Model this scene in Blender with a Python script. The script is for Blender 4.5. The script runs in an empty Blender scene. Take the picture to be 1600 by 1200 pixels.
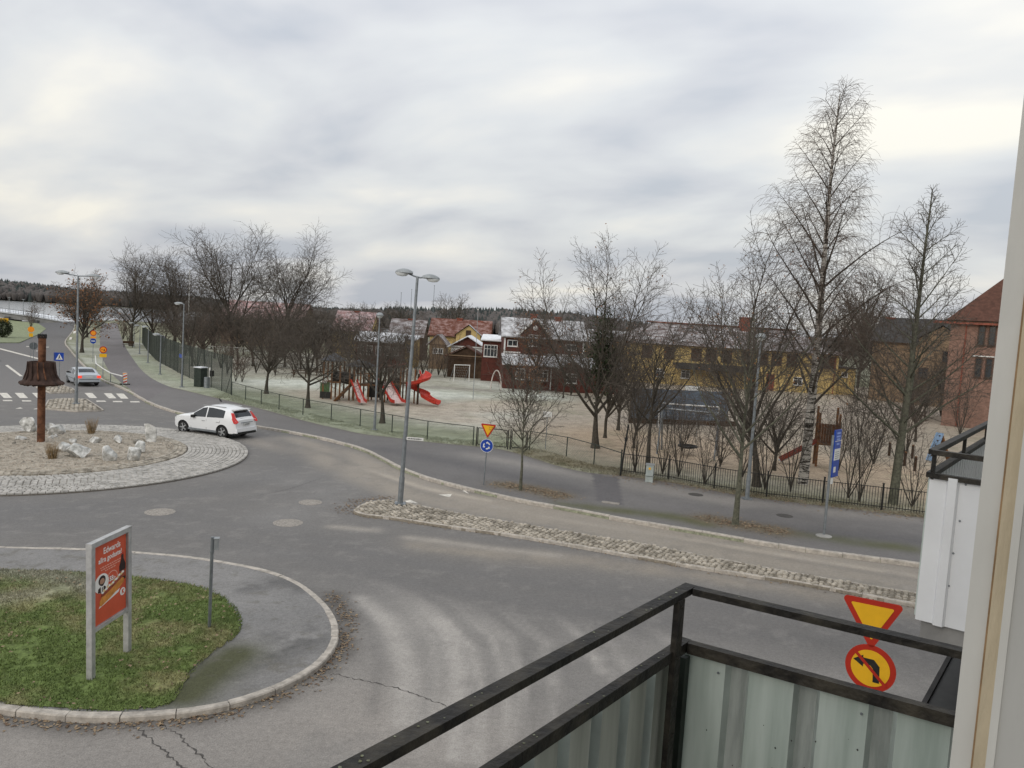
import bpy, bmesh, math, random
import numpy as np
from mathutils import Vector, Matrix, noise as mnoise
from mathutils.geometry import tessellate_polygon
S = bpy.context.scene
COL = S.collection
rad = math.radians
random.seed(7)
RNG = np.random.default_rng(7)

# ------------------------------------------------------------------ camera
CAM_H = 7.4; FPX = 1190.0; PITCH = rad(4.5); ROLL = rad(3.5)
fw = Vector((0, math.cos(PITCH), -math.sin(PITCH)))
r0 = Vector((1, 0, 0)); u0 = Vector((0, math.sin(PITCH), math.cos(PITCH)))
CR = math.cos(ROLL)*r0 + math.sin(ROLL)*u0
CU = -math.sin(ROLL)*r0 + math.cos(ROLL)*u0
cam_d = bpy.data.cameras.new('camera'); cam = bpy.data.objects.new('camera', cam_d); COL.objects.link(cam)
cam_d.sensor_width = 36; cam_d.lens = 36*FPX/1600; cam_d.clip_start = 0.05; cam_d.clip_end = 6000
mw = Matrix((CR, CU, -fw)).transposed().to_4x4(); mw.translation = (0, 0, CAM_H); cam.matrix_world = mw
S.camera = cam
CP = Vector((0, 0, CAM_H))
def ray(x, y): return fw + (x-800)/FPX*CR + (600-y)/FPX*CU
def G(x, y, z=0.0):
    "survey: the place at height z that the photograph shows at (x, y)"
    d = ray(x, y); return CP + d*((z-CAM_H)/d.z)
def at(x, y, Y):
    d = ray(x, y); return CP + d*(Y/d.y)
def hgt(xt, yt, base):
    "height of a thing whose foot stands at base and whose top shows at (xt, yt)"
    d = ray(xt, yt); k = math.hypot(base.x, base.y)/math.hypot(d.x, d.y); return CAM_H + d.z*k - base.z

# ------------------------------------------------------------------ sky, sun, exposure
SUN_EL, SUN_ROT = rad(24), rad(215)
W = bpy.data.worlds.new('World'); S.world = W; W.use_nodes = True
nt = W.node_tree; nt.nodes.clear(); N = nt.nodes.new; LK = nt.links.new
out = N('ShaderNodeOutputWorld'); mixs = N('ShaderNodeMixShader')
bg1 = N('ShaderNodeBackground'); bg2 = N('ShaderNodeBackground')
sky = N('ShaderNodeTexSky'); sky.sky_type = 'NISHITA'; sky.sun_disc = False
sky.sun_elevation = SUN_EL; sky.sun_rotation = SUN_ROT; sky.air_density = 1.5; sky.dust_density = 3
bg1.inputs[1].default_value = 0.1; LK(sky.outputs[0], bg1.inputs[0])
tc = N('ShaderNodeTexCoord'); sp = N('ShaderNodeSeparateXYZ'); LK(tc.outputs['Generated'], sp.inputs[0])
def mth(op, a, b=None, c=None):
    m = N('ShaderNodeMath'); m.operation = op
    for i, v in enumerate((a, b, c)):
        if v is None: continue
        if isinstance(v, (int, float)): m.inputs[i].default_value = v
        else: LK(v, m.inputs[i])
    return m.outputs[0]
zc = mth('ADD', mth('MAXIMUM', sp.outputs[2], 0.0), 0.22)
u = mth('DIVIDE', sp.outputs[0], zc); v = mth('DIVIDE', sp.outputs[1], zc)
cb = N('ShaderNodeCombineXYZ'); LK(mth('MULTIPLY_ADD', v, 0.10, mth('MULTIPLY', u, 0.85)), cb.inputs[0]); LK(mth('MULTIPLY_ADD', u, 0.22, v), cb.inputs[1])
n1 = N('ShaderNodeTexNoise'); n1.inputs['Scale'].default_value = 1.5; n1.inputs['Detail'].default_value = 5; n1.inputs['Roughness'].default_value = 0.45; n1.inputs['Distortion'].default_value = 0.22
n2 = N('ShaderNodeTexNoise'); n2.inputs['Scale'].default_value = 0.55; n2.inputs['Detail'].default_value = 3
LK(cb.outputs[0], n1.inputs['Vector']); LK(cb.outputs[0], n2.inputs['Vector'])
cl = mth('ADD', mth('MULTIPLY', n1.outputs[0], 0.72), mth('MULTIPLY', n2.outputs[0], 0.28))
rmp = N('ShaderNodeValToRGB'); LK(cl, rmp.inputs[0])
e = rmp.color_ramp.elements; e[0].position = 0.41; e[0].color = (0.50, 0.53, 0.585, 1)
e[1].position = 0.625; e[1].color = (0.90, 0.87, 0.79, 1)
for pos, col in ((0.46, (0.60, 0.615, 0.65, 1)), (0.515, (0.68, 0.695, 0.71, 1)), (0.57, (0.77, 0.765, 0.745, 1))):
    k = rmp.color_ramp.elements.new(pos); k.color = col
LK(rmp.outputs[0], bg2.inputs[0])
LK(mth('MULTIPLY_ADD', mth('MAXIMUM', sp.outputs[2], 0.0), 0.75, 0.92), bg2.inputs[1])   # overcast skies brighten evenly towards the zenith
mixs.inputs[0].default_value = 0.9
LK(bg1.outputs[0], mixs.inputs[1]); LK(bg2.outputs[0], mixs.inputs[2]); LK(mixs.outputs[0], out.inputs[0])
sd = bpy.data.lights.new('sun', 'SUN'); sd.energy = 0.9; sd.angle = rad(25); sd.color = (1, 0.95, 0.88)
so = bpy.data.objects.new('sun', sd); COL.objects.link(so)
sdir = Vector((math.sin(SUN_ROT)*math.cos(SUN_EL), math.cos(SUN_ROT)*math.cos(SUN_EL), math.sin(SUN_EL)))
so.rotation_euler = sdir.to_track_quat('Z', 'Y').to_euler()
S.view_settings.view_transform = 'Standard'; S.view_settings.look = 'None'; S.view_settings.gamma = 1
S.view_settings.use_curve_mapping = False; S.view_settings.exposure = 0.12
S.render.resolution_x = 1024; S.render.resolution_y = 768

# ------------------------------------------------------------------ materials
MATS = {}
def mat(name, c, rough=.8, var=.18, scale=4., bump=0., metal=0., c2=None, detail=6, spec=.3, bscale=None, lo=.35, hi=.65, stretch=None, alpha=None, trans=0.):
    if name in MATS: return MATS[name]
    m = bpy.data.materials.new(name); m.use_nodes = True; MATS[name] = m
    t = m.node_tree; b = t.nodes['Principled BSDF']
    b.inputs['Roughness'].default_value = rough; b.inputs['Metallic'].default_value = metal; b.inputs['Specular IOR Level'].default_value = spec
    if trans: b.inputs['Transmission Weight'].default_value = trans
    tcn = t.nodes.new('ShaderNodeTexCoord'); src = tcn.outputs['Object']
    if stretch:
        mp = t.nodes.new('ShaderNodeMapping'); mp.inputs['Scale'].default_value = stretch; t.links.new(src, mp.inputs[0]); src = mp.outputs[0]
    n = t.nodes.new('ShaderNodeTexNoise'); n.inputs['Scale'].default_value = scale; n.inputs['Detail'].default_value = detail; n.inputs['Roughness'].default_value = .6
    t.links.new(src, n.inputs['Vector'])
    r = t.nodes.new('ShaderNodeValToRGB'); t.links.new(n.outputs[0], r.inputs[0])
    a = tuple(max(0, x*(1-var)) for x in c); d = c2 if c2 else tuple(min(1, x*(1+var)) for x in c)
    r.color_ramp.elements[0].position = lo; r.color_ramp.elements[0].color = (*a, 1)
    r.color_ramp.elements[1].position = hi; r.color_ramp.elements[1].color = (*d, 1)
    t.links.new(r.outputs[0], b.inputs['Base Color'])
    if bump:
        n2 = t.nodes.new('ShaderNodeTexNoise'); n2.inputs['Scale'].default_value = bscale or scale*4; n2.inputs['Detail'].default_value = 4
        t.links.new(src, n2.inputs['Vector'])
        bp = t.nodes.new('ShaderNodeBump'); bp.inputs['Strength'].default_value = bump; bp.inputs['Distance'].default_value = .02
        t.links.new(n2.outputs[0], bp.inputs['Height']); t.links.new(bp.outputs[0], b.inputs['Normal'])
    return m
def tintmat(name, rough=.85, amt=.22, s1=1.2, s2=28., bump=.4, spec=.25, gain=1., wlow=.6):
    "ground: the surface colour mapped on the sheet (attribute 'tint'), with grain"
    m = bpy.data.materials.new(name); m.use_nodes = True; MATS[name] = m
    t = m.node_tree; b = t.nodes['Principled BSDF']; b.inputs['Roughness'].default_value = rough; b.inputs['Specular IOR Level'].default_value = spec
    at_ = t.nodes.new('ShaderNodeAttribute'); at_.attribute_name = 'tint'
    g = t.nodes.new('ShaderNodeNewGeometry')
    na = t.nodes.new('ShaderNodeTexNoise'); na.inputs['Scale'].default_value = s1; na.inputs['Detail'].default_value = 8; na.inputs['Roughness'].default_value = .65
    nb = t.nodes.new('ShaderNodeTexNoise'); nb.inputs['Scale'].default_value = s2; nb.inputs['Detail'].default_value = 3; nb.inputs['Roughness'].default_value = .7
    t.links.new(g.outputs['Position'], na.inputs['Vector']); t.links.new(g.outputs['Position'], nb.inputs['Vector'])
    nc = t.nodes.new('ShaderNodeTexNoise'); nc.inputs['Scale'].default_value = s2*.28; nc.inputs['Detail'].default_value = 6; nc.inputs['Roughness'].default_value = .75; t.links.new(g.outputs['Position'], nc.inputs['Vector'])
    sm = t.nodes.new('ShaderNodeMath'); sm.operation = 'MULTIPLY_ADD'; sm.inputs[1].default_value = wlow; t.links.new(na.outputs[0], sm.inputs[0]); sc_ = t.nodes.new('ShaderNodeMath'); sc_.operation = 'MULTIPLY'; sc_.inputs[1].default_value = 1-wlow; t.links.new(nc.outputs[0], sc_.inputs[0]); t.links.new(sc_.outputs[0], sm.inputs[2])
    ad = t.nodes.new('ShaderNodeMath'); ad.operation = 'ADD'; t.links.new(sm.outputs[0], ad.inputs[0]); t.links.new(nb.outputs[0], ad.inputs[1])
    mr = t.nodes.new('ShaderNodeMapRange'); mr.inputs[1].default_value = .6; mr.inputs[2].default_value = 1.4; mr.inputs[3].default_value = gain*(1-amt*1.6); mr.inputs[4].default_value = gain*(1+amt*1.6)
    t.links.new(ad.outputs[0], mr.inputs[0])
    mx = t.nodes.new('ShaderNodeVectorMath'); mx.operation = 'SCALE'; t.links.new(at_.outputs['Color'], mx.inputs[0]); t.links.new(mr.outputs[0], mx.inputs['Scale'])
    t.links.new(mx.outputs[0], b.inputs['Base Color'])
    bp = t.nodes.new('ShaderNodeBump'); bp.inputs['Strength'].default_value = bump; bp.inputs['Distance'].default_value = .02
    t.links.new(nb.outputs[0], bp.inputs['Height']); t.links.new(bp.outputs[0], b.inputs['Normal'])
    return m
M_ROAD = tintmat('asphalt', .8, .27, 2.2, 34., .6, gain=.82, wlow=.22)
M_PAVE = tintmat('pavement_asphalt', .8, .28, 1.6, 32., .5, gain=.76, wlow=.3)
M_TURF = tintmat('turf', .95, .5, .9, 9., .9)
M_KERB = mat('granite_kerb', (.42, .385, .34), .85, .25, 6, .3)
M_STEEL = mat('galvanised_steel', (.23, .25, .265), .45, .18, 5, 0, .5)
M_LAMP = mat('lamp_grey', (.30, .32, .33), .5, .15, 5, 0, .3)
M_BLACK = mat('black_paint', (.018, .018, .017), .5, .3, 9)
M_GREENPOST = mat('dark_green_paint', (.03, .04, .032), .6, .3, 5)
M_WHITE = mat('white_paint', (.66, .66, .64), .5, .06, 4)
M_SNOW = mat('snow_dusting', (.72, .74, .77), .9, .15, 2.5)
M_RED = mat('sign_red', (.42, .028, .014), .4, .06, 6, spec=.25)
M_YEL = mat('sign_yellow', (.78, .43, .018), .4, .05, 6, spec=.25)
M_BLUE = mat('sign_blue', (.012, .055, .33), .35, .08, 6)
M_ORANGE = mat('orange_reflective', (.85, .30, .02), .4, .08, 6)
M_RUST = mat('corten', (.12, .05, .027), .9, .55, 3.5, .3, c2=(.19, .085, .045))
M_RUSTD = mat('dark_corten', (.045, .026, .02), .85, .5, 3, .3)
M_WOOD = mat('playground_wood', (.17, .08, .035), .8, .35, 5, .2)
M_SLIDE = mat('red_plastic', (.47, .042, .026), .5, .25, 5)
M_BARK = mat('bark', (.062, .054, .043), .95, .4, 9, .5)
M_BARK2 = mat('grey_green_bark', (.105, .105, .078), .95, .35, 9, .5)
M_TWIG = mat('twigs', (.098, .083, .069), .95, .25, 3)
M_TWIGR = mat('reddish_twigs', (.115, .086, .070), .95, .25, 3)
M_BIRCH = mat('birch_bark', (.04, .035, .03), .9, .3, 2.2, .2, c2=(.50, .47, .43), lo=.44, hi=.52, stretch=(1, 1, 5))
M_LEAF = mat('dry_leaves', (.20, .085, .04), .9, .4, 6, c2=(.30, .15, .07))
M_IVY = mat('ivy_leaves', (.030, .042, .016), .7, .4, 4)
M_GLASS = mat('dark_window', (.035, .04, .045), .12, .4, .7, spec=.6)
M_CARGLASS = mat('car_glass', (.02, .024, .028), .06, .2, 1, spec=.7)
M_TYRE = mat('tyre', (.018, .018, .018), .85, .2, 12)
M_ALLOY = mat('alloy', (.45, .46, .47), .35, .1, 6, 0, .7)

# ------------------------------------------------------------------ mesh helpers
class MB:
    def __init__(s): s.v = []; s.f = []; s.mi = []; s.mats = []; s.cur = 0
    def use(s, m):
        if m not in s.mats: s.mats.append(m)
        s.cur = s.mats.index(m); return s
    def add(s, vs, fs):
        o = len(s.v); s.v += [tuple(v) for v in vs]
        for f in fs: s.f.append(tuple(i+o for i in f)); s.mi.append(s.cur)
        return s
    def box(s, c, d, rz=0., M=None, top=1.0):
        x, y, z = d[0]/2, d[1]/2, d[2]/2
        vs = [Vector((sx*x*(top if sz > 0 else 1), sy*y*(top if sz > 0 else 1), sz*z)) for sz in (-1, 1) for sy in (-1, 1) for sx in (-1, 1)]
        R = Matrix.Rotation(rz, 4, 'Z')
        vs = [R @ v + Vector(c) for v in vs]
        if M: vs = [M @ v for v in vs]
        return s.add(vs, [(0, 2, 3, 1), (4, 5, 7, 6), (0, 1, 5, 4), (1, 3, 7, 5), (3, 2, 6, 7), (2, 0, 4, 6)])
    def bar(s, p0, p1, w, h=None, up=(0, 0, 1)):
        p0, p1 = Vector(p0), Vector(p1); d = (p1-p0).normalized(); h = h or w
        a = d.cross(Vector(up))
        if a.length < 1e-3: a = d.cross(Vector((0, 1, 0)))
        a.normalize(); b = a.cross(d).normalized(); vs = []
        for p in (p0, p1):
            for i, j in ((-1, -1), (1, -1), (1, 1), (-1, 1)): vs.append(p + a*i*w/2 + b*j*h/2)
        return s.add(vs, [(0, 1, 2, 3), (7, 6, 5, 4), (0, 4, 5, 1), (1, 5, 6, 2), (2, 6, 7, 3), (3, 7, 4, 0)])
    def cyl(s, p0, p1, r, r1=None, n=8, cap=True):
        return s.tube([p0, p1], [r, r if r1 is None else r1], n, cap)
    def tube(s, pts, r, n=8, cap=True):
        pts = [Vector(p) for p in pts]; rs = r if isinstance(r, (list, tuple)) else [r]*len(pts)
        o = len(s.v); a = None
        for i, p in enumerate(pts):
            d = (pts[min(i+1, len(pts)-1)]-pts[max(i-1, 0)]).normalized()
            if a is None:
                a = d.cross(Vector((0, 0, 1)))
                if a.length < 1e-3: a = Vector((1, 0, 0))
            a = (a - d*a.dot(d)).normalized(); b = d.cross(a)
            for k in range(n):
                t = 2*math.pi*k/n; s.v.append(tuple(p + (a*math.cos(t)+b*math.sin(t))*rs[i]))
        for i in range(len(pts)-1):
            for k in range(n):
                s.f.append((o+i*n+k, o+i*n+(k+1) % n, o+(i+1)*n+(k+1) % n, o+(i+1)*n+k)); s.mi.append(s.cur)
        if cap:
            s.f.append(tuple(o+k for k in reversed(range(n)))); s.mi.append(s.cur)
            s.f.append(tuple(o+(len(pts)-1)*n+k for k in range(n))); s.mi.append(s.cur)
        return s
    def lathe(s, prof, n=16, c=(0, 0, 0), fn=None, cap=True):
        o = len(s.v)
        for r, z in prof:
            for k in range(n):
                t = 2*math.pi*k/n; q = fn(r, z, t) if fn else (r, z)
                s.v.append((c[0]+q[0]*math.cos(t), c[1]+q[0]*math.sin(t), c[2]+q[1]))
        for i in range(len(prof)-1):
            for k in range(n):
                s.f.append((o+i*n+k, o+i*n+(k+1) % n, o+(i+1)*n+(k+1) % n, o+(i+1)*n+k)); s.mi.append(s.cur)
        if not cap: return s
        s.f.append(tuple(o+k for k in reversed(range(n)))); s.mi.append(s.cur)
        s.f.append(tuple(o+(len(prof)-1)*n+k for k in range(n))); s.mi.append(s.cur)
        return s
    def prism(s, poly, depth, M):
        "poly in local (x, z) at y=0, thickness depth towards +y"
        n = len(poly); vs = [M @ Vector((p[0], 0, p[1])) for p in poly] + [M @ Vector((p[0], depth, p[1])) for p in poly]
        fs = [tuple(range(n)), tuple(reversed(range(n, 2*n)))] + [(i, i+n, (i+1) % n+n, (i+1) % n) for i in range(n)]
        return s.add(vs, fs)
    def quad(s, a, b, c, d): return s.add([a, b, c, d], [(0, 1, 2, 3)])
    def build(s, name, m=None, parent=None, smooth=False, kind=None, angle=None):
        me = bpy.data.meshes.new(name); me.from_pydata(s.v, [], s.f)
        ms = s.mats if s.mats else [m]
        for x in ms: me.materials.append(x)
        if s.mats: me.polygons.foreach_set('material_index', s.mi)
        if smooth:
            me.polygons.foreach_set('use_smooth', [True]*len(me.polygons))
            me.set_sharp_from_angle(angle=rad(angle or 35))
        me.update(); o = bpy.data.objects.new(name, me); COL.objects.link(o)
        if parent: o.parent = parent
        if kind: o['kind'] = kind
        return o
def tag(o, label, cat, group=None):
    o['label'] = label; o['category'] = cat
    if group: o['group'] = group
    return o
def thing(name, label, cat, loc=(0, 0, 0), rz=0., group=None):
    o = bpy.data.objects.new(name, None); COL.objects.link(o); o.empty_display_size = .3
    o.location = loc; o.rotation_euler = (0, 0, rz); return tag(o, label, cat, group)
def mesh_np(name, V, Fq, m, parent=None, kind=None, tint=None, smooth=False):
    "numpy verts (n,3), faces (k,3|4)"
    me = bpy.data.meshes.new(name); n = len(V); k, w = Fq.shape
    me.vertices.add(n); me.vertices.foreach_set('co', np.ascontiguousarray(V, np.float32).ravel())
    me.loops.add(k*w); me.loops.foreach_set('vertex_index', np.ascontiguousarray(Fq, np.int32).ravel())
    me.polygons.add(k); me.polygons.foreach_set('loop_start', np.arange(0, k*w, w, dtype=np.int32))
    me.materials.append(m)
    if smooth: me.polygons.foreach_set('use_smooth', np.ones(k, bool))
    me.update(calc_edges=True)
    if tint is not None:
        a = me.color_attributes.new('tint', 'FLOAT_COLOR', 'POINT')
        a.data.foreach_set('color', np.concatenate([tint, np.ones((n, 1))], 1).astype(np.float32).ravel())
    o = bpy.data.objects.new(name, me); COL.objects.link(o)
    if parent: o.parent = parent
    if kind: o['kind'] = kind
    return o
def copy_tree(o, parent=None):
    c = o.copy(); COL.objects.link(c); c.parent = parent
    for ch in list(o.children): copy_tree(ch, c)
    return c
def pieces(plist, parent, name, m, cap=300):
    "plist of (verts, faces): the nearest 'cap' become parts, the rest one joined part"
    key = lambda p: (Vector(p[0][0])).length
    plist = sorted(plist, key=key)
    for vs, fs in plist[:cap]:
        MB().add(vs, fs).build(name, m, parent)
    if len(plist) > cap:
        b = MB()
        for vs, fs in plist[cap:]: b.add(vs, fs)
        b.build(name+'s_beyond', m, parent, kind='stuff')
def stone(c, ux, uy, lx, ly, z0, h, tp=.78, rnd=.0):
    "one paving stone: chamfered block at c with axes ux, uy"
    vs = []
    for zz, k in ((z0, 1.0), (z0+h*.6, 1.0), (z0+h, tp)):
        for i, j in ((-1, -1), (1, -1), (1, 1), (-1, 1)):
            q = c + ux*i*lx/2*k*(1+random.uniform(-rnd, rnd)) + uy*j*ly/2*k*(1+random.uniform(-rnd, rnd)); vs.append((q.x, q.y, zz))
    fs = [(8, 9, 10, 11)]
    for r in (0, 4):
        for i in range(4): fs.append((r+i, r+(i+1) % 4, r+4+(i+1) % 4, r+4+i))
    return vs, fs
def resample(pts, n):
    P = np.array([(p[0], p[1]) for p in pts]); L = np.r_[0, np.cumsum(np.hypot(*np.diff(P, axis=0).T))]
    t = np.linspace(0, L[-1], n); return np.c_[np.interp(t, L, P[:, 0]), np.interp(t, L, P[:, 1])], L[-1]
def smoothpl(pts, it=2):
    P = [Vector((p[0], p[1])) for p in pts]
    for _ in range(it):
        Q = [P[0]]
        for a, b in zip(P, P[1:]): Q += [a*.75+b*.25, a*.25+b*.75]
        Q.append(P[-1]); P = Q
    return P
def GL(lst, z=0.): return [G(x, y, z) for x, y in lst]
def dpl(X, Y, pts):
    "distance of points to a polyline"
    D = np.full(X.shape, 1e9)
    for a, b in zip(pts, pts[1:]):
        dx, dy = b[0]-a[0], b[1]-a[1]; L2 = dx*dx+dy*dy+1e-9
        t = np.clip(((X-a[0])*dx+(Y-a[1])*dy)/L2, 0, 1)
        D = np.minimum(D, np.hypot(X-a[0]-t*dx, Y-a[1]-t*dy))
    return D
_lat = RNG.random((256, 256))
def vn(X, Y, s):
    "value noise, feature size s metres, 0..1"
    x = X/s+1000; y = Y/s+1000; i = np.floor(x).astype(int); j = np.floor(y).astype(int); fx = x-i; fy = y-j
    fx = fx*fx*(3-2*fx); fy = fy*fy*(3-2*fy); g = lambda a, b: _lat[a % 256, b % 256]
    return (g(i, j)*(1-fx)+g(i+1, j)*fx)*(1-fy)+(g(i, j+1)*(1-fx)+g(i+1, j+1)*fx)*fy
def fbm(X, Y, s): return .5*vn(X, Y, s)+.3*vn(X, Y, s/2.3)+.2*vn(X, Y, s/5.1)
def inpoly(X, Y, poly):
    r = np.zeros(X.shape, bool)
    for (x1, y1), (x2, y2) in zip(poly, poly[1:]+poly[:1]):
        c = ((y1 > Y) != (y2 > Y)) & (X < (x2-x1)*(Y-y1)/(y2-y1+1e-12)+x1); r ^= c
    return r
def lerp(T, c, k):
    k = np.clip(k, 0, 1)[..., None]; return T*(1-k)+np.array(c)*k
def gridmesh(name, x0, x1, y0, y1, st, z, m, colour, keep=None, kind='structure'):
    xs = np.arange(x0, x1+st/2, st); ys = np.arange(y0, y1+st/2, st); X, Y = np.meshgrid(xs, ys)
    T = colour(X, Y); nx, ny = len(xs), len(ys)
    i = np.arange(nx*ny).reshape(ny, nx); F = np.stack([i[:-1, :-1], i[:-1, 1:], i[1:, 1:], i[1:, :-1]], -1).reshape(-1, 4)
    if keep is not None:
        k = keep(X, Y); kk = (k[:-1, :-1] & k[1:, 1:] & k[:-1, 1:] & k[1:, :-1]).ravel(); F = F[kk]
    V = np.stack([X, Y, np.full(X.shape, z)], -1).reshape(-1, 3); T = T.reshape(-1, 3)
    u_, inv = np.unique(F, return_inverse=True); return mesh_np(name, V[u_], inv.reshape(-1, 4), m, kind=kind, tint=T[u_])
def strip(name, A, B, n, mm, z, m, colour, kind='structure', parent=None):
    a, _ = resample(A, n); b, _ = resample(B, n); t = np.linspace(0, 1, mm)[None, :, None]
    P = a[:, None]*(1-t)+b[:, None]*t; X, Y = P[..., 0], P[..., 1]; T = colour(X, Y)
    i = np.arange(n*mm).reshape(n, mm); F = np.stack([i[:-1, :-1], i[:-1, 1:], i[1:, 1:], i[1:, :-1]], -1).reshape(-1, 4)
    V = np.stack([X, Y, np.full(X.shape, z)], -1).reshape(-1, 3)
    p, q, r = V[F[0][0]], V[F[0][1]], V[F[0][2]]
    if np.cross(q-p, r-p)[2] < 0: F = F[:, ::-1]
    return mesh_np(name, V, F, m, kind=kind, tint=T.reshape(-1, 3), parent=parent)
def polysheet(name, pts, z, m, kind='structure', tint=None, parent=None, skirt=0):
    P = [Vector((p[0], p[1], z)) for p in pts]; tr = tessellate_polygon([P]); F = []
    for t in tr:
        a, b, c = (P[i] for i in t); F.append(t if (b-a).cross(c-a).z > 0 else (t[0], t[2], t[1]))
    V = [tuple(p) for p in P]; n = len(V)
    if skirt:
        V += [(p.x, p.y, z-skirt) for p in P]; F = list(F)
        for i in range(n): j = (i+1) % n; F += [(i, j, j+n), (i, j+n, i+n)]
    F = np.array(F); V = np.array(V)
    return mesh_np(name, V, F, m, kind=kind, parent=parent, tint=None if tint is None else np.tile(np.array(tint), (len(V), 1)))
def ribbon(name, pts, w, z, m, parent, jit=0.):
    P = [Vector((p[0], p[1], z)) for p in pts]; vs = []; fs = []
    for i, p in enumerate(P):
        d = (P[min(i+1, len(P)-1)]-P[max(i-1, 0)]); a = Vector((-d.y, d.x, 0)).normalized(); ww = w*(1+random.uniform(-jit, jit))/2
        p = p + a*random.uniform(-jit, jit)*w*2; vs += [p+a*ww, p-a*ww]
    for i in range(len(P)-1): fs.append((2*i, 2*i+1, 2*i+3, 2*i+2))
    return MB().add(vs, fs).build(name, m, parent)
def dens(pts, st):
    P, L = resample(pts, max(2, int(resample(pts, 2)[1]/st))); return [Vector((p[0], p[1], 0)) for p in P]
# ================================================================== GROUND
K1 = [(1760, 932), (1600, 906), (1425, 880), (1345, 870), (1227, 854), (1100, 832), (1050, 824), (987, 813), (935, 804), (880, 793), (826, 784), (752, 768), (730, 763), (670, 748), (625, 732), (598, 717), (562, 699), (490, 681), (404, 666), (330, 655), (283, 646), (247, 635), (228, 627)]
VERGE = [(1760, 850), (1600, 828), (1435, 808), (1310, 793), (1195, 780), (1120, 768), (1045, 753), (969, 743), (925, 740), (875, 730), (822, 712), (780, 701), (739, 697), (670, 691), (610, 683), (564, 678), (530, 670), (480, 659), (410, 639), (360, 627), (310, 615), (285, 609), (267, 605)]
ROADR = [(228, 627), (190, 605), (165, 597), (148, 586), (133, 574), (121, 562), (106, 543), (100, 536), (103, 529), (108, 524), (115, 515), (116, 507)]
PATHL = [(228, 627), (196, 603), (180, 590), (168, 577), (159, 558), (156, 540), (156, 525), (157, 512), (159, 505)]
PATHR = [(267, 605), (242, 595), (222, 580), (210, 564), (199, 548), (192, 534), (188, 522), (185, 512), (183, 505)]
k1 = smoothpl(GL(K1, .12)); verge = smoothpl(GL(VERGE, .12)); roadr = smoothpl(GL(ROADR, .1)); pathl = smoothpl(GL(PATHL, .12)); pathr = smoothpl(GL(PATHR, .12))
# sheets that reach the horizon
M_GROUND = mat('far_ground', (.13, .125, .09), .95, .3, .01)
polysheet('ground', [(-5000, -300), (5000, -300), (5000, 5000), (-5000, 5000)], -1.2, M_GROUND)
M_LAKE = mat('lake_water', (.40, .43, .46), .12, .12, .004, spec=.6)
polysheet('lake', [(-1500, 150), (-175, 218), (-138, 262), (-95, 285), (-60, 300), (-30, 420), (-20, 760), (-300, 860), (-800, 800), (-1600, 700)], -1.1, M_LAKE)
land = list(k1) + list(roadr[1:]) + [G(124, 504), G(150, 501), G(190, 501)] + [Vector(p) for p in ((-92, 270), (-40, 300), (0, 440), (900, 700), (900, -250), (40, -250))]
landp = [(p[0], p[1]) for p in land]
polysheet('lawn', landp, .10, M_TURF, tint=(.23, .235, .165), skirt=1.3)
# roads: coarse sheet under the close one
polysheet('road', [(-260, -60), (60, -60), (60, 60), (-20, 110)]+[tuple(G(*q))[:2] for q in ((170, 503), (118, 502.5), (60, 505), (-300, 530))], -.012, M_ROAD, tint=(.215, .208, .205), skirt=1.3)
grassL = [G(-300, 560), G(0, 536), G(30, 536), (G(62, 522)), G(72, 514), G(60, 506), G(0, 499), G(-300, 492)]
polysheet('meadow', grassL, .08, M_TURF, tint=(.22, .25, .155), skirt=.2)
polysheet('meadow_left', [(p[0], p[1]) for p in (G(-300, 620), G(-2, 566), G(0, 562), G(-300, 590))], .07, M_TURF, tint=(.22, .23, .16))
# ---- close road with its dust, wear and tyre tracks
RC = Vector((-21.5, 35.5)); RR = 8.65; RI = 5.9
def PL(l): return [tuple(G(*p))[:2] for p in l]
lane = PL([(440, 690), (520, 712), (600, 747), (680, 775), (800, 797), (950, 822), (1150, 860), (1425, 905), (1700, 950)])
lightl = [PL([(700, 778), (850, 806), (1100, 848), (1425, 900)]), PL([(560, 730), (660, 762), (760, 782)])]
isl_side = PL([(660, 852), (760, 864), (900, 875), (1050, 893), (1250, 925), (1420, 952), (1650, 985)])
streaks = [PL([(520, 823), (590, 829)]), PL([(640, 840), (755, 855)]), PL([(780, 858), (870, 868)])]
maind = PL([(-200, 800), (100, 805), (300, 820), (500, 860), (700, 905), (900, 935), (1100, 962), (1300, 985), (1600, 1020)])
arcs = [PL(l) for l in ([(600, 905), (680, 935), (740, 990), (760, 1060), (750, 1150)], [(660, 915), (760, 945), (830, 1000), (850, 1075), (840, 1160)],
        [(720, 925), (830, 955), (900, 1010), (920, 1080)], [(800, 930), (900, 960), (960, 1010), (990, 1060)], [(560, 900), (630, 940), (680, 1000), (690, 1080), (670, 1170)], [(900, 940), (980, 965), (1030, 1000)], [(545, 930), (590, 975), (610, 1040), (600, 1120)])]
litnear = PL([(-100, 1190), (150, 1170), (350, 1165), (520, 1110), (600, 1150), (700, 1180)])
yard = PL([(640, 960), (760, 1000), (880, 1020), (1000, 1010), (1100, 1010), (1400, 1080)])
kerbdark = PL([(0, 1122), (150, 1135), (300, 1125), (420, 1095), (500, 1055), (540, 1010), (545, 970), (520, 930)])
midgrey = PL([(400, 740), (520, 760), (480, 790), (440, 810)])
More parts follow.
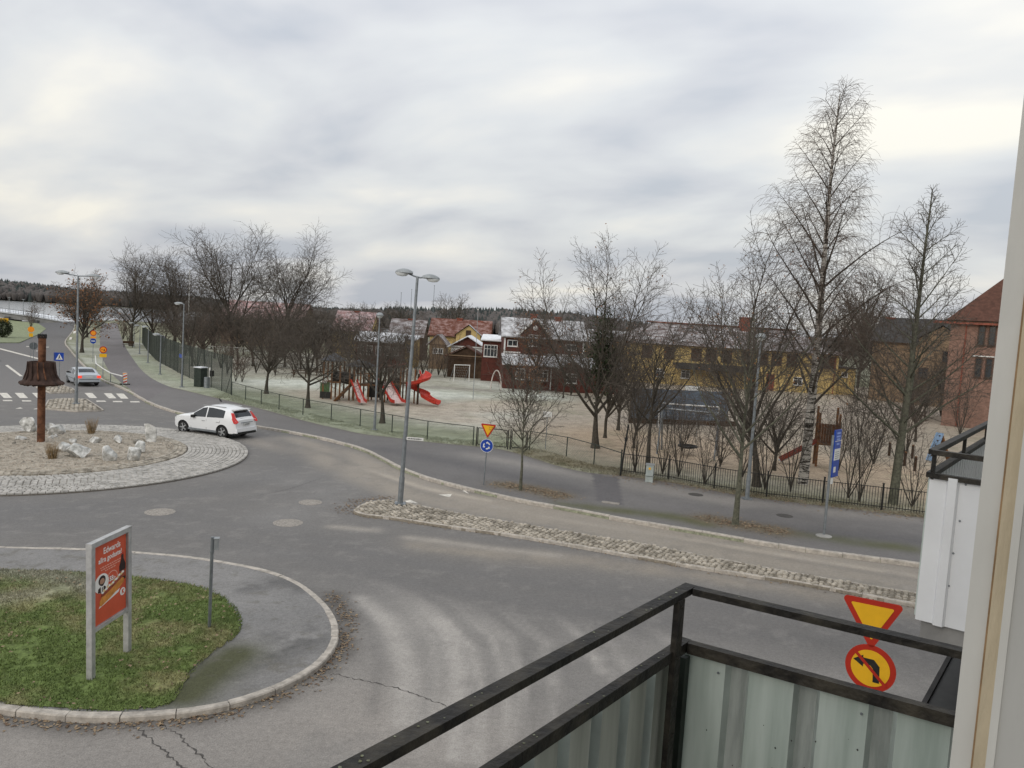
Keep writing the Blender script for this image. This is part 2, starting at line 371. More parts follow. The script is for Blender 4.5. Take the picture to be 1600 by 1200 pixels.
def roadcol(X, Y):
    T = np.tile(np.array((.215, .205, .195)), X.shape+(1,)); f = fbm(X, Y, 2.2); f2 = fbm(X+40, Y, .7); f3 = fbm(X, Y+90, 6.)
    T = T*(0.95+.10*f3)[..., None]
    gs = lambda d, w: np.exp(-(d/w)**2)
    T = lerp(T, (.37, .352, .33), gs(dpl(X, Y, yard), 3.8)*(.3+.9*f)*.75)
    T = lerp(T, (.38, .35, .32), gs(dpl(X, Y, litnear), 2.1)*(.5+.6*f))
    f4 = fbm(X*1.0, Y+17, .33)
    rs_ = random.Random(5)
    for a in arcs:
        for o_, w_, k_ in [(rs_.uniform(-.9, .9), rs_.uniform(.06, .26), rs_.uniform(.3, .9)) for _ in range(rs_.choice((2, 3, 4)))]: T = lerp(T, (.50, .47, .435), gs(dpl(X+o_, Y-o_*.35, a), w_)*(.3+.9*f4)*k_)
        T = lerp(T, (.15, .145, .14), gs(dpl(X+.25, Y-.1, a), .13)*(.35+.5*f4)*.5)
    d = dpl(X, Y, maind); T = lerp(T, (.205, .197, .19), np.clip(1.6-d/1.9, 0, 1)*.95)
    for s in (-.8, .8): T = lerp(T, (.185, .18, .178), gs(dpl(X, Y+s, maind), .35)*.35)
    T = lerp(T, (.35, .31, .26), gs(dpl(X, Y, isl_side), .75)*(.25+.9*f2))
    for a in streaks: T = lerp(T, (.42, .385, .34), gs(dpl(X, Y, a), .28)*(.2+f2))
    d = dpl(X, Y, lane); T = lerp(T, (.375, .335, .285), np.clip(1.9-d/1.25, 0, 1)*(.75+.35*f))
    for a in lightl: T = lerp(T, (.52, .46, .385), gs(dpl(X, Y, a), .28)*(.4+.7*f2))
    T = lerp(T, (.20, .19, .175), gs(dpl(X, Y, lane), .3)*.35)
    T = lerp(T, (.105, .095, .085), gs(dpl(X, Y, kerbdark), .33)*(.35+.8*f2))
    T = lerp(T, (.27, .262, .255), gs(dpl(X, Y, midgrey), 1.3)*f*.9)
    R = np.hypot(X-RC.x, Y-RC.y); T = lerp(T, (.185, .18, .178), gs(R-11.0, 1.1)*.6); T = lerp(T, (.185, .18, .178), gs(R-13.4, .6)*.35)
    T = lerp(T, (.31, .30, .29), np.clip((f3-.56)*4, 0, 1)*.2)
    s1_ = fbm(X+3, Y*1.0, .9); s2_ = fbm(X, Y+55, .45); T = lerp(T, (.15, .145, .14), np.clip((s1_-.62)*14, 0, 1)*.16); T = lerp(T, (.38, .36, .335), np.clip((s2_-.64)*16, 0, 1)*.2)
    return T
gridmesh('close_road', -36, 22, 7, 62, .13, 0., M_ROAD, roadcol)
ROAD = bpy.data.objects['close_road']
# tar lines and cracks
M_TAR = mat('tar', (.075, .07, .065), .8, .3, 8)
for l, w_ in (([(196, 1128), (225, 1145), (255, 1172), (290, 1205)], .028), ([(248, 1128), (280, 1150), (310, 1178), (340, 1205)], .026), ([(520, 1052), (560, 1062), (620, 1075), (700, 1104), (722, 1110)], .02), ([(400, 775), (450, 765), (500, 748)], .02)):
    ribbon('crack', dens(GL(l), .06), w_, .004, M_TAR, ROAD, .8)
# utility covers set in the road
M_IRON = mat('cover_iron', (.29, .265, .235), .7, .3, 14, .5)
for x, y, r in ((250, 800, .42), (485, 785, .36), (450, 817, .42)):
    p = G(x, y); b = MB(); b.lathe([(r+.09, 0), (r+.09, .006), (r+.01, .012)], 28); b.lathe([(r, .0), (r, .011), (r-.03, .016), (r-.03, .013), (.1, .014)], 28)
    o = b.build('manhole_cover', M_IRON, ROAD); o.location = (p.x, p.y, 0)
# paint: give-way triangles, crossing, lane marks
M_PAINT = mat('road_paint', (.62, .59, .53), .8, .3, 5)
def painted(name, px, z=.006):
    P = [G(x, y) for x, y in px]; P = [Vector((p.x, p.y, z)) for p in P]
    b = MB(); f = tuple(range(len(P)))
    if (P[1]-P[0]).cross(P[2]-P[0]).z < 0: f = f[::-1]
    b.add(P, [f]); return b.build(name, M_PAINT, ROAD)
for tri in ([(627, 784), (641, 781), (654, 787)], [(685, 773), (703, 777), (706, 772)], [(722, 767), (733, 772), (726, 766)]): painted('give_way_triangle', tri)
for x0, y0 in ((-29, 614), (-2, 614), (23, 614), (50, 614), (132, 614), (162, 614.5), (181, 615)):
    w = 13 if x0 < 130 else 12; painted('crossing_stripe', [(x0, y0), (x0+w, y0), (x0+w+8, y0+8), (x0+8, y0+8)])
for x0, y0 in ((4, 625), (34, 625.6), (150, 626), (176, 626.6), (203, 627)): painted('stop_dash', [(x0, y0), (x0+14, y0), (x0+16, y0+1.8), (x0+1, y0+1.8)])
for x0, y0 in ((24, 638), (52, 638.8)): painted('stop_dash', [(x0+2, y0), (x0+8, y0-1.4), (x0+12, y0+.4), (x0, y0+.8)])
painted('lane_line', [(8, 571), (12, 570), (36, 588), (31, 588)]); painted('lane_line', [(0, 546), (0, 544), (62, 560), (60, 561.5)])
for y0, x0 in ((541, 41), (542, 70), (548, 56)): painted('lane_line', [(x0, y0), (x0+6, y0), (x0+7, y0+.8), (x0, y0+.8)])
for x0, y0 in ((115, 518), (109, 528)): painted('kerb_block_mark', [(x0, y0), (x0+4, y0-.3), (x0+3, y0+3.6), (x0-1, y0+3.9)], .13)

# ---- kerbs, stone by stone
def kerb(name, pts, w=.16, h=.12, z0=-.02, ln=1.25, side=1, cap=300):
    P, L = resample(pts, max(4, int(resample(pts, 2)[1]/.3))); P = [Vector((p[0], p[1])) for p in P]
    root = bpy.data.objects.new(name, None); COL.objects.link(root); root['kind'] = 'structure'; pl = []
    nper = max(1, int(round(ln/.3))); i = 0
    while i < len(P)-1:
        j = min(len(P)-1, i+nper+random.choice((-1, 0, 0, 1)));
        if j <= i: j = i+1
        seg = P[i:j+1]; vs = []; fs = []; hh = h+random.uniform(-.008, .008); off = random.uniform(-.008, .008)
        for k in range(len(seg)):
            q = seg[k]; d = (P[min(i+k+1, len(P)-1)]-P[max(i+k-1, 0)]).normalized(); a = Vector((-d.y, d.x))*side
            if k == 0: q = q+d*.008
            if k == len(seg)-1: q = q-d*.008
            e0 = q+a*off
            for aa, zz in ((0, z0), (0, hh-.025), (.02, hh), (w-.01, hh), (w, hh-.02), (w, z0)): r_ = e0+a*aa; vs.append((r_.x, r_.y, zz))
        for k in range(len(seg)-1):
            for r_ in range(5): fs.append((k*6+r_, k*6+r_+1, k*6+6+r_+1, k*6+6+r_) if side < 0 else (k*6+r_, k*6+6+r_, k*6+6+r_+1, k*6+r_+1))
        fs.append((0, 1, 2, 3, 4, 5)); n_ = (len(seg)-1)*6; fs.append(tuple(n_+q for q in (5, 4, 3, 2, 1, 0)))
        pl.append((vs, fs)); i = j
    pieces(pl, root, 'kerb_stone', M_KERB, cap); return root
kerb('kerb', k1, side=-1, w=.2, h=.145)
kerb('road_kerb', roadr, side=-1, h=.14)
# ---- pavement and cycle path
mossl = PL([(880, 792), (960, 802), (1040, 810), (1100, 822)]); mossr = PL([(1220, 835), (1290, 846), (1420, 862)])
pits = [PL([(790, 762), (835, 769), (870, 778)]), PL([(1110, 816), (1150, 824), (1210, 834)])]
light_p = [PL([(740, 715), (850, 735), (930, 752)]), PL([(960, 752), (1100, 780), (1300, 805), (1430, 815)]), PL([(1000, 765), (1150, 790)])]
dark_p = [PL([(600, 705), (700, 725), (820, 752), (900, 772)]), PL([(1200, 830), (1430, 850)])]
patch = [tuple(G(x, y, .12))[:2] for x, y in ((925, 740), (966, 747), (974, 788), (932, 782))]
M_PATCHC = (.17, .162, .165)
def pavecol(X, Y):
    T = np.tile(np.array((.215, .205, .20)), X.shape+(1,)); f = fbm(X, Y, 1.6); f3 = fbm(X+9, Y, 5.)
    gs = lambda d, w: np.exp(-(d/w)**2)
    T = T*(.85+.3*f3)[..., None]
    for a in dark_p: T = lerp(T, (.155, .15, .152), gs(dpl(X, Y, a), 1.0)*.85)
    for a in light_p: T = lerp(T, (.34, .318, .295), gs(dpl(X, Y, a), .9)*(.35+.8*f))
    T = lerp(T, M_PATCHC, inpoly(X, Y, patch)*1.)
    for a in (mossl, mossr): T = lerp(T, (.125, .13, .055), gs(dpl(X, Y, a), .6)*(.1+1.1*f))
    for a in pits: T = lerp(T, (.20, .165, .115), gs(dpl(X, Y, a), .75)*1.3)
    T = lerp(T, (.15, .13, .10), gs(dpl(X, Y, [tuple(p) for p in verge]), .3)*(.2+.8*f))
    return T
def pathcol(X, Y):
    T = np.tile(np.array((.215, .20, .20)), X.shape+(1,)); return T*(.8+.4*fbm(X, Y, 3.))[..., None]
strip('pavement', k1, verge, 330, 26, .124, M_PAVE, pavecol)
strip('cycle_path', pathl, pathr, 120, 12, .126, M_PAVE, pathcol)
PAVE = bpy.data.objects['pavement']
for x, y in ((1087, 773), (1226, 806)):
    p = G(x, y, .12); b = MB(); b.lathe([(.34, 0), (.34, .006), (.28, .012), (.27, .006), (.1, .008)], 24); o = b.build('manhole_cover', M_TAR, PAVE); o.location = (p.x, p.y, .124)
p = G(954, 786, .12); b = MB(); b.box((0, 0, .008), (.75, .35, .016)); o = b.build('gully_frame', M_IRON, PAVE); o.location = (p.x, p.y, .124); o.rotation_euler.z = -.3
# ---- lawn, schoolyard and sand beyond the pavement
sandp = [PL([(500, 618), (560, 628), (640, 634), (720, 640), (790, 634)]), PL([(700, 655), (640, 648)])]
sandr = PL([(1000, 690), (1100, 710), (1250, 730), (1440, 760)])
yardg = PL([(860, 660), (900, 680), (1000, 655), (1150, 650), (1400, 640)])
greens = PL([(380, 617), (480, 645), (600, 668), (700, 682), (760, 690)])
frost = [PL([(440, 600), (560, 605), (700, 618)]), PL([(640, 655), (700, 665), (760, 650)]), PL([(760, 600), (840, 620)])]
vergeg = PL([(215, 560), (260, 592), (340, 612), (440, 640), (560, 672), (700, 690)])
brown = [PL([(830, 712), (900, 730), (960, 738)]), PL([(975, 748), (1100, 768), (1300, 795), (1440, 812)])]
darkstrip = PL([(640, 606), (700, 608), (760, 612)])
def turfcol(X, Y):
    T = np.tile(np.array((.25, .255, .185)), X.shape+(1,)); f = fbm(X, Y, 3.2); f2 = fbm(X+31, Y-8, 1.1); f3 = fbm(X-70, Y, 9.)
    gs = lambda d, w: np.exp(-(d/w)**2)
    T = lerp(T, (.42, .43, .37), np.clip((f3-.4)*4, 0, 1)*.7)
    far = np.clip((Y-66)/25, 0, 1)*(X > -40); T = lerp(T, (.38, .355, .30), far*(.5+.5*f))
    T = lerp(T, (.32, .27, .21), np.clip((X-2)/6, 0, 1)*np.clip((Y-38)/6, 0, 1)*.95)
    T = lerp(T, (.31, .265, .22), gs(dpl(X, Y, yardg), 9)*.85)
    for a, w in ((frost[0], 5), (frost[1], 3.2), (frost[2], 4)): T = lerp(T, (.55, .57, .51), gs(dpl(X, Y, a), w)*(.4+.8*f))
    for a in sandp: T = lerp(T, (.40, .345, .28), np.clip(gs(dpl(X, Y, a), 3.8)*1.35, 0, 1)*(.6+.5*f))
    T = lerp(T, (.25, .23, .20), gs(dpl(X, Y, darkstrip), 2.0)*.8)
    T = lerp(T, (.40, .31, .22), np.clip(gs(dpl(X, Y, sandr), 6.)*1.5, 0, 1)*(.75+.35*f))
    T = lerp(T, (.23, .255, .17), np.clip(gs(dpl(X, Y, greens), 3.2)*1.2, 0, 1)*(.55+.5*f))
    T = lerp(T, (.27, .295, .215), gs(dpl(X, Y, vergeg), 1.4)*(.5+.7*f))
    for a in brown: T = lerp(T, (.15, .125, .075), gs(dpl(X, Y, a), 1.1)*(.4+.7*f2))
    T = lerp(T, (.16, .17, .10), np.clip((f2-.6)*5, 0, 1)*.4)
    return T
gridmesh('playground_lawn', -75, 62, 24, 134, .5, .115, M_TURF, turfcol, keep=lambda X, Y: inpoly(X, Y, landp) & (dpl(X, Y, [tuple(p) for p in k1]) > .9))
# ---- the corner plot close to the building
K2 = [(-260, 846), (0, 853), (130, 856), (200, 860), (275, 866), (330, 873), (395, 884), (440, 896), (480, 915), (512, 943), (528, 970), (531, 992), (520, 1018), (497, 1043), (440, 1074), (370, 1099), (290, 1113), (200, 1120), (110, 1120), (0, 1108), (-260, 1070)]
k2 = smoothpl(GL(K2, .12), 2)
GRASS2 = [(-260, 884), (0, 888), (130, 893), (210, 900), (300, 912), (340, 925), (370, 948), (381, 972), (372, 996), (335, 1018), (305, 1045), (282, 1080), (268, 1104), (200, 1112), (110, 1112), (0, 1100), (-260, 1063)]
g2 = smoothpl(GL(GRASS2, .12), 2)
kerb('corner_kerb', k2, side=-1, w=.17, ln=1.0)
k2p = [(p.x, p.y) for p in k2]; g2p = [(p.x, p.y) for p in g2]
wet = PL([(385, 925), (440, 915), (470, 925)]); wet2 = PL([(330, 1060), (380, 1035), (430, 1020), (480, 1000)]); mossc = PL([(290, 1095), (330, 1060), (370, 1030)])
def cornercol(X, Y):
    T = np.tile(np.array((.30, .292, .284)), X.shape+(1,)); f = fbm(X, Y, .8); f2 = fbm(X+5, Y, .25)
    gs = lambda d, w: np.exp(-(d/w)**2)
    T = T*(.85+.3*fbm(X, Y, 2.))[..., None]
    T = lerp(T, (.15, .147, .145), gs(dpl(X, Y, wet), .4)*np.clip((f-.3)*5, 0, 1)*.8)
    T = lerp(T, (.13, .128, .125), gs(dpl(X, Y, wet2), .8)*np.clip((f-.3)*4, 0, 1)*.9)
    T = lerp(T, (.10, .105, .055), gs(dpl(X, Y, mossc), .55)*1.1)
    T = lerp(T, (.17, .16, .13), np.clip((f2-.62)*7, 0, 1)*.5)
    return T
gridmesh('corner_pavement', -30, -2.5, 10, 26, .07, .112, M_PAVE, cornercol, keep=lambda X, Y: inpoly(X, Y, k2p) & (dpl(X, Y, k2p) > .08))
def grasscol(X, Y):
    f = fbm(X, Y, 1.1); f2 = fbm(X+50, Y, .35); T = np.tile(np.array((.125, .17, .052)), X.shape+(1,))
    T = lerp(T, (.24, .21, .11), np.clip((f-.45)*4, 0, 1)*.65); T = lerp(T, (.09, .13, .035), np.clip((.45-f2)*5, 0, 1)*.7)
    T = lerp(T, (.26, .25, .20), np.exp(-(dpl(X, Y, PL([(-100, 890), (80, 905), (150, 925)]))/.6)**2)*.8)
    T = lerp(T, (.30, .285, .20), np.exp(-(dpl(X, Y, PL([(-100, 960), (20, 940), (60, 935)]))/.5)**2)*.95)
    return T
gridmesh('corner_lawn', -30, -4, 10.5, 24, .09, .128, M_TURF, grasscol, keep=lambda X, Y: inpoly(X, Y, g2p))
def blades(name, n, keep, area, colour, hmin, hmax, w, z):
    x = RNG.uniform(area[0], area[1], n); y = RNG.uniform(area[2], area[3], n); k = keep(x, y); x, y = x[k], y[k]; n = len(x)
    a = RNG.uniform(0, 2*np.pi, n); h = RNG.uniform(hmin, hmax, n); lx, ly = RNG.normal(0, .6, n)*h, RNG.normal(0, .6, n)*h
    dx, dy = np.cos(a)*w/2, np.sin(a)*w/2; V = np.empty((n, 3, 3))
    V[:, 0] = np.stack([x-dx, y-dy, np.full(n, z)], -1); V[:, 1] = np.stack([x+dx, y+dy, np.full(n, z)], -1); V[:, 2] = np.stack([x+lx, y+ly, z+h], -1)
    T = colour(x, y)*RNG.uniform(.7, 1.35, n)[:, None]; T = np.repeat(T[:, None], 3, 1).reshape(-1, 3)
    return mesh_np(name, V.reshape(-1, 3), np.arange(n*3).reshape(-1, 3), M_BLADE, kind='stuff', tint=T)
M_BLADE = tintmat('grass_blades', .9, .1, 1., 8., 0.)
bl = blades('lawn_grass', 150000, lambda x, y: inpoly(x, y, g2p) & (fbm(x, y, .5) > .3), (-17, -4, 11, 22), grasscol, .025, .07, .02, .125)
tag(bl, 'short green and straw coloured grass of the corner lawn round the red poster stand', 'grass')
def vcol(x, y): return turfcol(x, y)
bl2 = blades('verge_grass', 380000, lambda x, y: (dpl(x, y, [tuple(p) for p in verge]) < 2.2) & ~inpoly(x, y, [tuple(p) for p in k1]+[tuple(p) for p in reversed(verge)]) & (fbm(x, y, .9) > .38) & (dpl(x, y, [tuple(p) for p in k1]) > 4.2), (-24, 20, 32, 66), vcol, .04, .10, .03, .12)
tag(bl2, 'frosty grass along the fence on the far side of the pavement', 'grass')
def leafcol(x, y): return lerp(np.tile(np.array((.13, .085, .06)), x.shape+(1,)), (.33, .25, .16), RNG.random(x.shape))
def leaves(name, n, keep, area, z, label, s=.045):
    x = RNG.uniform(area[0], area[1], n); y = RNG.uniform(area[2], area[3], n); k = keep(x, y); x, y = x[k], y[k]; n = len(x)
    a = RNG.uniform(0, 6.28, n); r = RNG.uniform(.5, 1.1, n)*s; V = np.empty((n, 4, 3))
    for i in range(4):
        V[:, i, 0] = x+np.cos(a+i*1.57)*r*(1 if i % 2 else .6); V[:, i, 1] = y+np.sin(a+i*1.57)*r*(1 if i % 2 else .6); V[:, i, 2] = z+RNG.uniform(.002, .03, n)
    T = np.repeat(leafcol(x, y)[:, None], 4, 1).reshape(-1, 3)
    o = mesh_np(name, V.reshape(-1, 3), np.arange(n*4).reshape(-1, 4), M_BLADE, kind='stuff', tint=T); return tag(o, label, 'leaves')
isl_lo = PL([(548, 802), (610, 810), (700, 824), (800, 838), (900, 854), (1040, 880), (1150, 897), (1260, 914), (1422, 946)])
leaves('fallen_leaves', 26000, lambda x, y: RNG.random(x.shape) < np.exp(-(dpl(x, y, isl_lo)/.22)**2), (-8, 14, 19, 30), .0, 'dead leaves lying in the gutter below the cobbled island')
leaves('fallen_leaves', 40000, lambda x, y: RNG.random(x.shape) < np.exp(-(dpl(x, y, kerbdark)/.2)**2)*.9, (-20, -3, 10.5, 20), .0, 'dead leaves lying along the kerb of the corner plot')
leaves('fallen_leaves', 9000, lambda x, y: RNG.random(x.shape) < np.maximum(np.exp(-(dpl(x, y, pits[0])/.55)**2), 0)*.9, (-3, 5, 30, 36), .126, 'straw coloured leaves in the bed of the slender tree near the round blue sign', .06)
leaves('fallen_leaves', 9000, lambda x, y: RNG.random(x.shape) < np.exp(-(dpl(x, y, pits[1])/.55)**2)*.9, (6, 14, 26, 33), .126, 'brown leaves in the tree bed beside the blue stop sign', .06)
leaves('fallen_leaves', 26000, lambda x, y: RNG.random(x.shape) < np.exp(-(dpl(x, y, brown[1])/.7)**2)*.6, (4, 22, 30, 42), .12, 'brown leaves under the black bar fence', .06)
leaves('fallen_leaves', 5200, lambda x, y: inpoly(x, y, g2p) & (fbm(x, y, 1.3) > .42) & (RNG.random(x.shape) < .45), (-17, -4, 11, 22), .17, 'pale dead leaves scattered over the corner lawn', .04)
tip = PL([(535, 797), (560, 784), (600, 778)])
leaves('fallen_leaves', 6000, lambda x, y: RNG.random(x.shape) < np.exp(-(dpl(x, y, tip)/.35)**2)*.8, (-8, -2, 27, 32), .0, 'dead leaves round the tip of the cobbled island')

# ---- cobbled traffic island
IU = [(552, 796), (560, 789), (580, 782), (605, 781), (628, 783), (700, 798), (800, 815), (900, 832), (1000, 847), (1100, 867), (1150, 877), (1260, 897), (1422, 924), (1700, 970)]
IL = [(552, 796), (553, 799), (568, 804), (590, 806), (610, 808), (700, 822), (800, 835), (900, 852), (1000, 870), (1100, 887), (1150, 895), (1260, 911), (1422, 943), (1700, 992)]
iu = smoothpl(GL(IU, .1), 1); il = smoothpl(GL(IL, .1), 1); ipoly = list(iu)+list(reversed(il))[:-1]
M_COBBLE = mat('cobbles', (.33, .295, .24), .9, .5, 2.7, .3, c2=(.50, .455, .385)); M_MORTAR = mat('island_sand', (.20, .175, .14), .95, .3, 9)
isl = bpy.data.objects.new('traffic_island', None); COL.objects.link(isl); tag(isl, 'long narrow cobblestone traffic island with the tall twin lamp at its tip', 'traffic island')
polysheet('island_bed', ipoly, .09, M_MORTAR, kind=None, parent=isl, skirt=.1)
ipp = [(p.x, p.y) for p in ipoly]; cob = []
def cobbles(poly, step, z, into, rows=None):
    xs = [p[0] for p in poly]; ys = [p[1] for p in poly]; pts = []
    gx = np.arange(min(xs), max(xs), step); gy = np.arange(min(ys), max(ys), step*.9); X, Y = np.meshgrid(gx, gy); X = X+(np.arange(len(gy)) % 2)[:, None]*step/2
    X = X+RNG.uniform(-.03, .03, X.shape); Y = Y+RNG.uniform(-.03, .03, Y.shape); k = inpoly(X, Y, poly) & (dpl(X, Y, poly+[poly[0]]) > step*.45)
    for x, y in zip(X[k], Y[k]):
        a = random.uniform(0, 3.14); s = step*random.uniform(.8, 1.05); ux = Vector((math.cos(a), math.sin(a))); n = 6; vs = []
        jj = [random.uniform(.82, 1.1) for _ in range(n)]; hh = random.uniform(.045, .08)
        for kk, zz in ((1., z), (.92, z+hh*.6), (.55, z+hh)):
            for i in range(n): t = a+6.283*i/n; vs.append((x+math.cos(t)*s*.5*kk*jj[i], y+math.sin(t)*s*.5*kk*jj[i], zz))
        fs = [tuple(range(2*n, 3*n))]+[(r*n+i, r*n+(i+1) % n, (r+1)*n+(i+1) % n, (r+1)*n+i) for r in (0, 1) for i in range(n)]
        into.append((vs, fs))
cobbles(ipp, .2, .082, cob); pieces(cob, isl, 'cobble', M_COBBLE)
kr = kerb('island_kerb', il, side=1, w=.14, h=.11); kr2 = kerb('island_far_kerb', iu, side=-1, w=.1, h=.10)
# ---- small splitter islands at the crossing
def small_island(nm, px, label, st):
    pp = [(p.x, p.y) for p in GL(px, .1)]; r = bpy.data.objects.new(nm, None); COL.objects.link(r); tag(r, label, 'traffic island')
    polysheet('island_bed', pp, .09, M_MORTAR, kind=None, parent=r, skirt=.1); c = []; cobbles(pp, st, .08, c); pieces(c, r, 'cobble', M_COBBLE, 150)
    kerb(nm+'_kerb', [Vector(p) for p in pp+[pp[0]]], w=.1, h=.1, ln=1.2)
small_island('splitter_island', [(70, 637), (78, 624), (100, 622), (134, 623), (160, 640), (120, 641.5)], 'small cobbled island at the foot of the lamp before the crossing', .3)
small_island('splitter_island', [(58, 604), (90, 600), (112, 606), (119, 612), (80, 613)], 'small cobbled island beyond the crossing by the silver car', .3)
# ---- roundabout
M_SETT = mat('granite_setts', (.40, .385, .355), .85, .3, 3.2, .2, c2=(.50, .48, .45)); M_GRAVEL = mat('gravel', (.40, .33, .255), .95, .35, 5, .8, bscale=30, c2=(.46, .41, .34)); M_JOINT = mat('joint_sand', (.15, .135, .115), .95, .2, 8)
rb = bpy.data.objects.new('roundabout', None); COL.objects.link(rb); rb['kind'] = 'structure'
b = MB(); b.lathe([(RR+.12, 0), (RR+.12, .03), (RR, .075), (RI, .15), (RI-.05, .13)], 120, (RC.x, RC.y, 0)); b.build('apron_bed', M_JOINT, rb, smooth=True)
b = MB(); b.lathe([(RI-.02, .1), (RI-.04, .19), (RI*.75, .26), (RI*.4, .36), (.1, .42)], 90, (RC.x, RC.y, 0)); b.build('gravel_bed', M_GRAVEL, rb, smooth=True)
setts = []; r_ = RI+.02; ring = 0
while r_ < RR:
    dr = .19; nst = int(2*math.pi*r_/.24); o_ = random.random()
    for k in range(nst):
        a = 2*math.pi*(k+o_)/nst
        c = RC+Vector((math.cos(a), math.sin(a)))*(r_+dr/2)
        if c.x < -32 : continue
        z = .15-.075*(r_-RI)/(RR-RI); setts.append(stone(c, Vector((math.cos(a), math.sin(a))), Vector((-math.sin(a), math.cos(a))), dr*.9, 2*math.pi*r_/nst*.9, z-.03, .055+random.uniform(-.008, .012), .86, .05))
    r_ += dr; ring += 1
pieces(setts, rb, 'sett', M_SETT)
c2 = []; arcst = [RI-.12, RI-.33, RI-.54]
for r_ in arcst:
    nst = int(2*math.pi*r_/.24)
    for k in range(nst):
        a = 2*math.pi*k/nst; c = RC+Vector((math.cos(a), math.sin(a)))*r_; c2.append(stone(c, Vector((math.cos(a), math.sin(a))), Vector((-math.sin(a), math.cos(a))), .17, .21, .15+.045*(RI-r_)/.54, .06+random.uniform(-.01, .01), .8, .06))
pieces(c2, rb, 'cobble', M_COBBLE, 0)
# gravel stones
n = 9000; a = RNG.uniform(0, 6.283, n); rr = RI*np.sqrt(RNG.random(n))*.97; x = RC.x+np.cos(a)*rr; y = RC.y+np.sin(a)*rr; zz = np.interp(rr, [0, RI*.4, RI*.75, RI], [.42, .36, .26, .18]); s = RNG.uniform(.02, .06, n)
O = np.array([(1, 0, 0), (-.5, .87, 0), (-.5, -.87, 0), (0, 0, .9)]); V = np.stack([x, y, zz], -1)[:, None]+O[None]*s[:, None, None]; Fq = (np.arange(n)[:, None, None]*4+np.array([(0, 1, 3), (1, 2, 3), (2, 0, 3)])[None]).reshape(-1, 3)
go = mesh_np('gravel', V.reshape(-1, 3), Fq, M_COBBLE, kind='stuff', parent=rb)
def rz_at(x, y): return float(np.interp(math.hypot(x-RC.x, y-RC.y), [0, RI*.4, RI*.75, RI, RR, RR+.2], [.42, .36, .26, .17, .09, 0]))
# ================================================================== TREES
def segmesh(name, segs, m, parent, n=4, smooth=True):
    A = np.array(segs, float); P, Q, ra, rb_ = A[:, 0:3], A[:, 3:6], A[:, 6], A[:, 7]
    d = Q-P; d /= np.linalg.norm(d, axis=1, keepdims=True)+1e-9
    up = np.where(np.abs(d[:, 2:3]) > .9, np.array([[1., 0, 0]]), np.array([[0, 0, 1.]]))
    a = np.cross(d, up); a /= np.linalg.norm(a, axis=1, keepdims=True); b = np.cross(d, a)
    t = np.arange(n)*2*np.pi/n; c, s = np.cos(t), np.sin(t)
    o = a[:, None]*c[None, :, None]+b[:, None]*s[None, :, None]
    V = np.concatenate([P[:, None]+o*ra[:, None, None], Q[:, None]+o*rb_[:, None, None]], 1).reshape(-1, 3)
    k = np.arange(n); f = np.stack([k, k+n, (k+1) % n+n, (k+1) % n], -1)
    F = (np.arange(len(A))[:, None, None]*2*n+f[None]).reshape(-1, 4)
    return mesh_np(name, V, F, m, parent, smooth=smooth)
def rperp(d):
    while True:
        v = Vector((random.gauss(0, 1), random.gauss(0, 1), random.gauss(0, 1))); v = v-d*v.dot(d)
        if v.length > .1: return v.normalized()
def grow(spec, H, r, seed):
    random.seed(seed); outs = [[] for _ in spec]; tips = []
    def br(p, d, L, r, lvl):
        sp = spec[lvl]; ns = max(2, int(L/sp['seg'])+1); st = L/ns; pts = [(p.copy(), d.copy(), r)]
        for i in range(ns):
            d = (d+rperp(d)*random.gauss(0, sp['wob'])+Vector((0, 0, sp['trop']*(1 if not sp.get('late') else (i/ns)**1.2)))).normalized()
            q = p+d*st; r2 = r*(1-.9*((i+1)/ns)**sp.get('tp', 1.)); r2 = max(r2, sp['rmin'])
            outs[lvl].append((*p, *q, pts[-1][2], r2)); pts.append((q.copy(), d.copy(), r2)); p = q
        if lvl+1 < len(spec):
            c = spec[lvl+1]; n = c['n'](L) if callable(c['n']) else c['n']
            az = random.random()*6.28
            for k in range(n):
                t = c['t0']+(c.get('t1', 1.)-c['t0'])*((k+random.random()*.8)/n); x = t*ns; i = min(int(x), ns-1); fr = x-i
                bp = pts[i][0].lerp(pts[i+1][0], fr); bd = pts[i][1]; brd = pts[i][2]
                az += 2.4+random.uniform(-.5, .5)
                u_ = bd.cross(Vector((0, 0, 1)));
                if u_.length < .05: u_ = Vector((1, 0, 0))
                u_.normalize(); w_ = bd.cross(u_); s_ = u_*math.cos(az)+w_*math.sin(az)
                an = rad(c['ang'](t) if callable(c['ang']) else c['ang'])*random.uniform(.8, 1.2)
                nd = (bd*math.cos(an)+s_*math.sin(an)).normalized(); nl = c['len'](t, L)*random.uniform(.7, 1.2)
                if nl < .08: continue
                br(bp, nd, nl, max(min(brd*.8, c['r'](nl, brd)), c['rmin']), lvl+1)
        else: tips.append(tuple(p))
    br(Vector((0, 0, -.1)), Vector((0, 0, 1)), H*spec[0].get('h', 1.), r, 0); return outs, tips
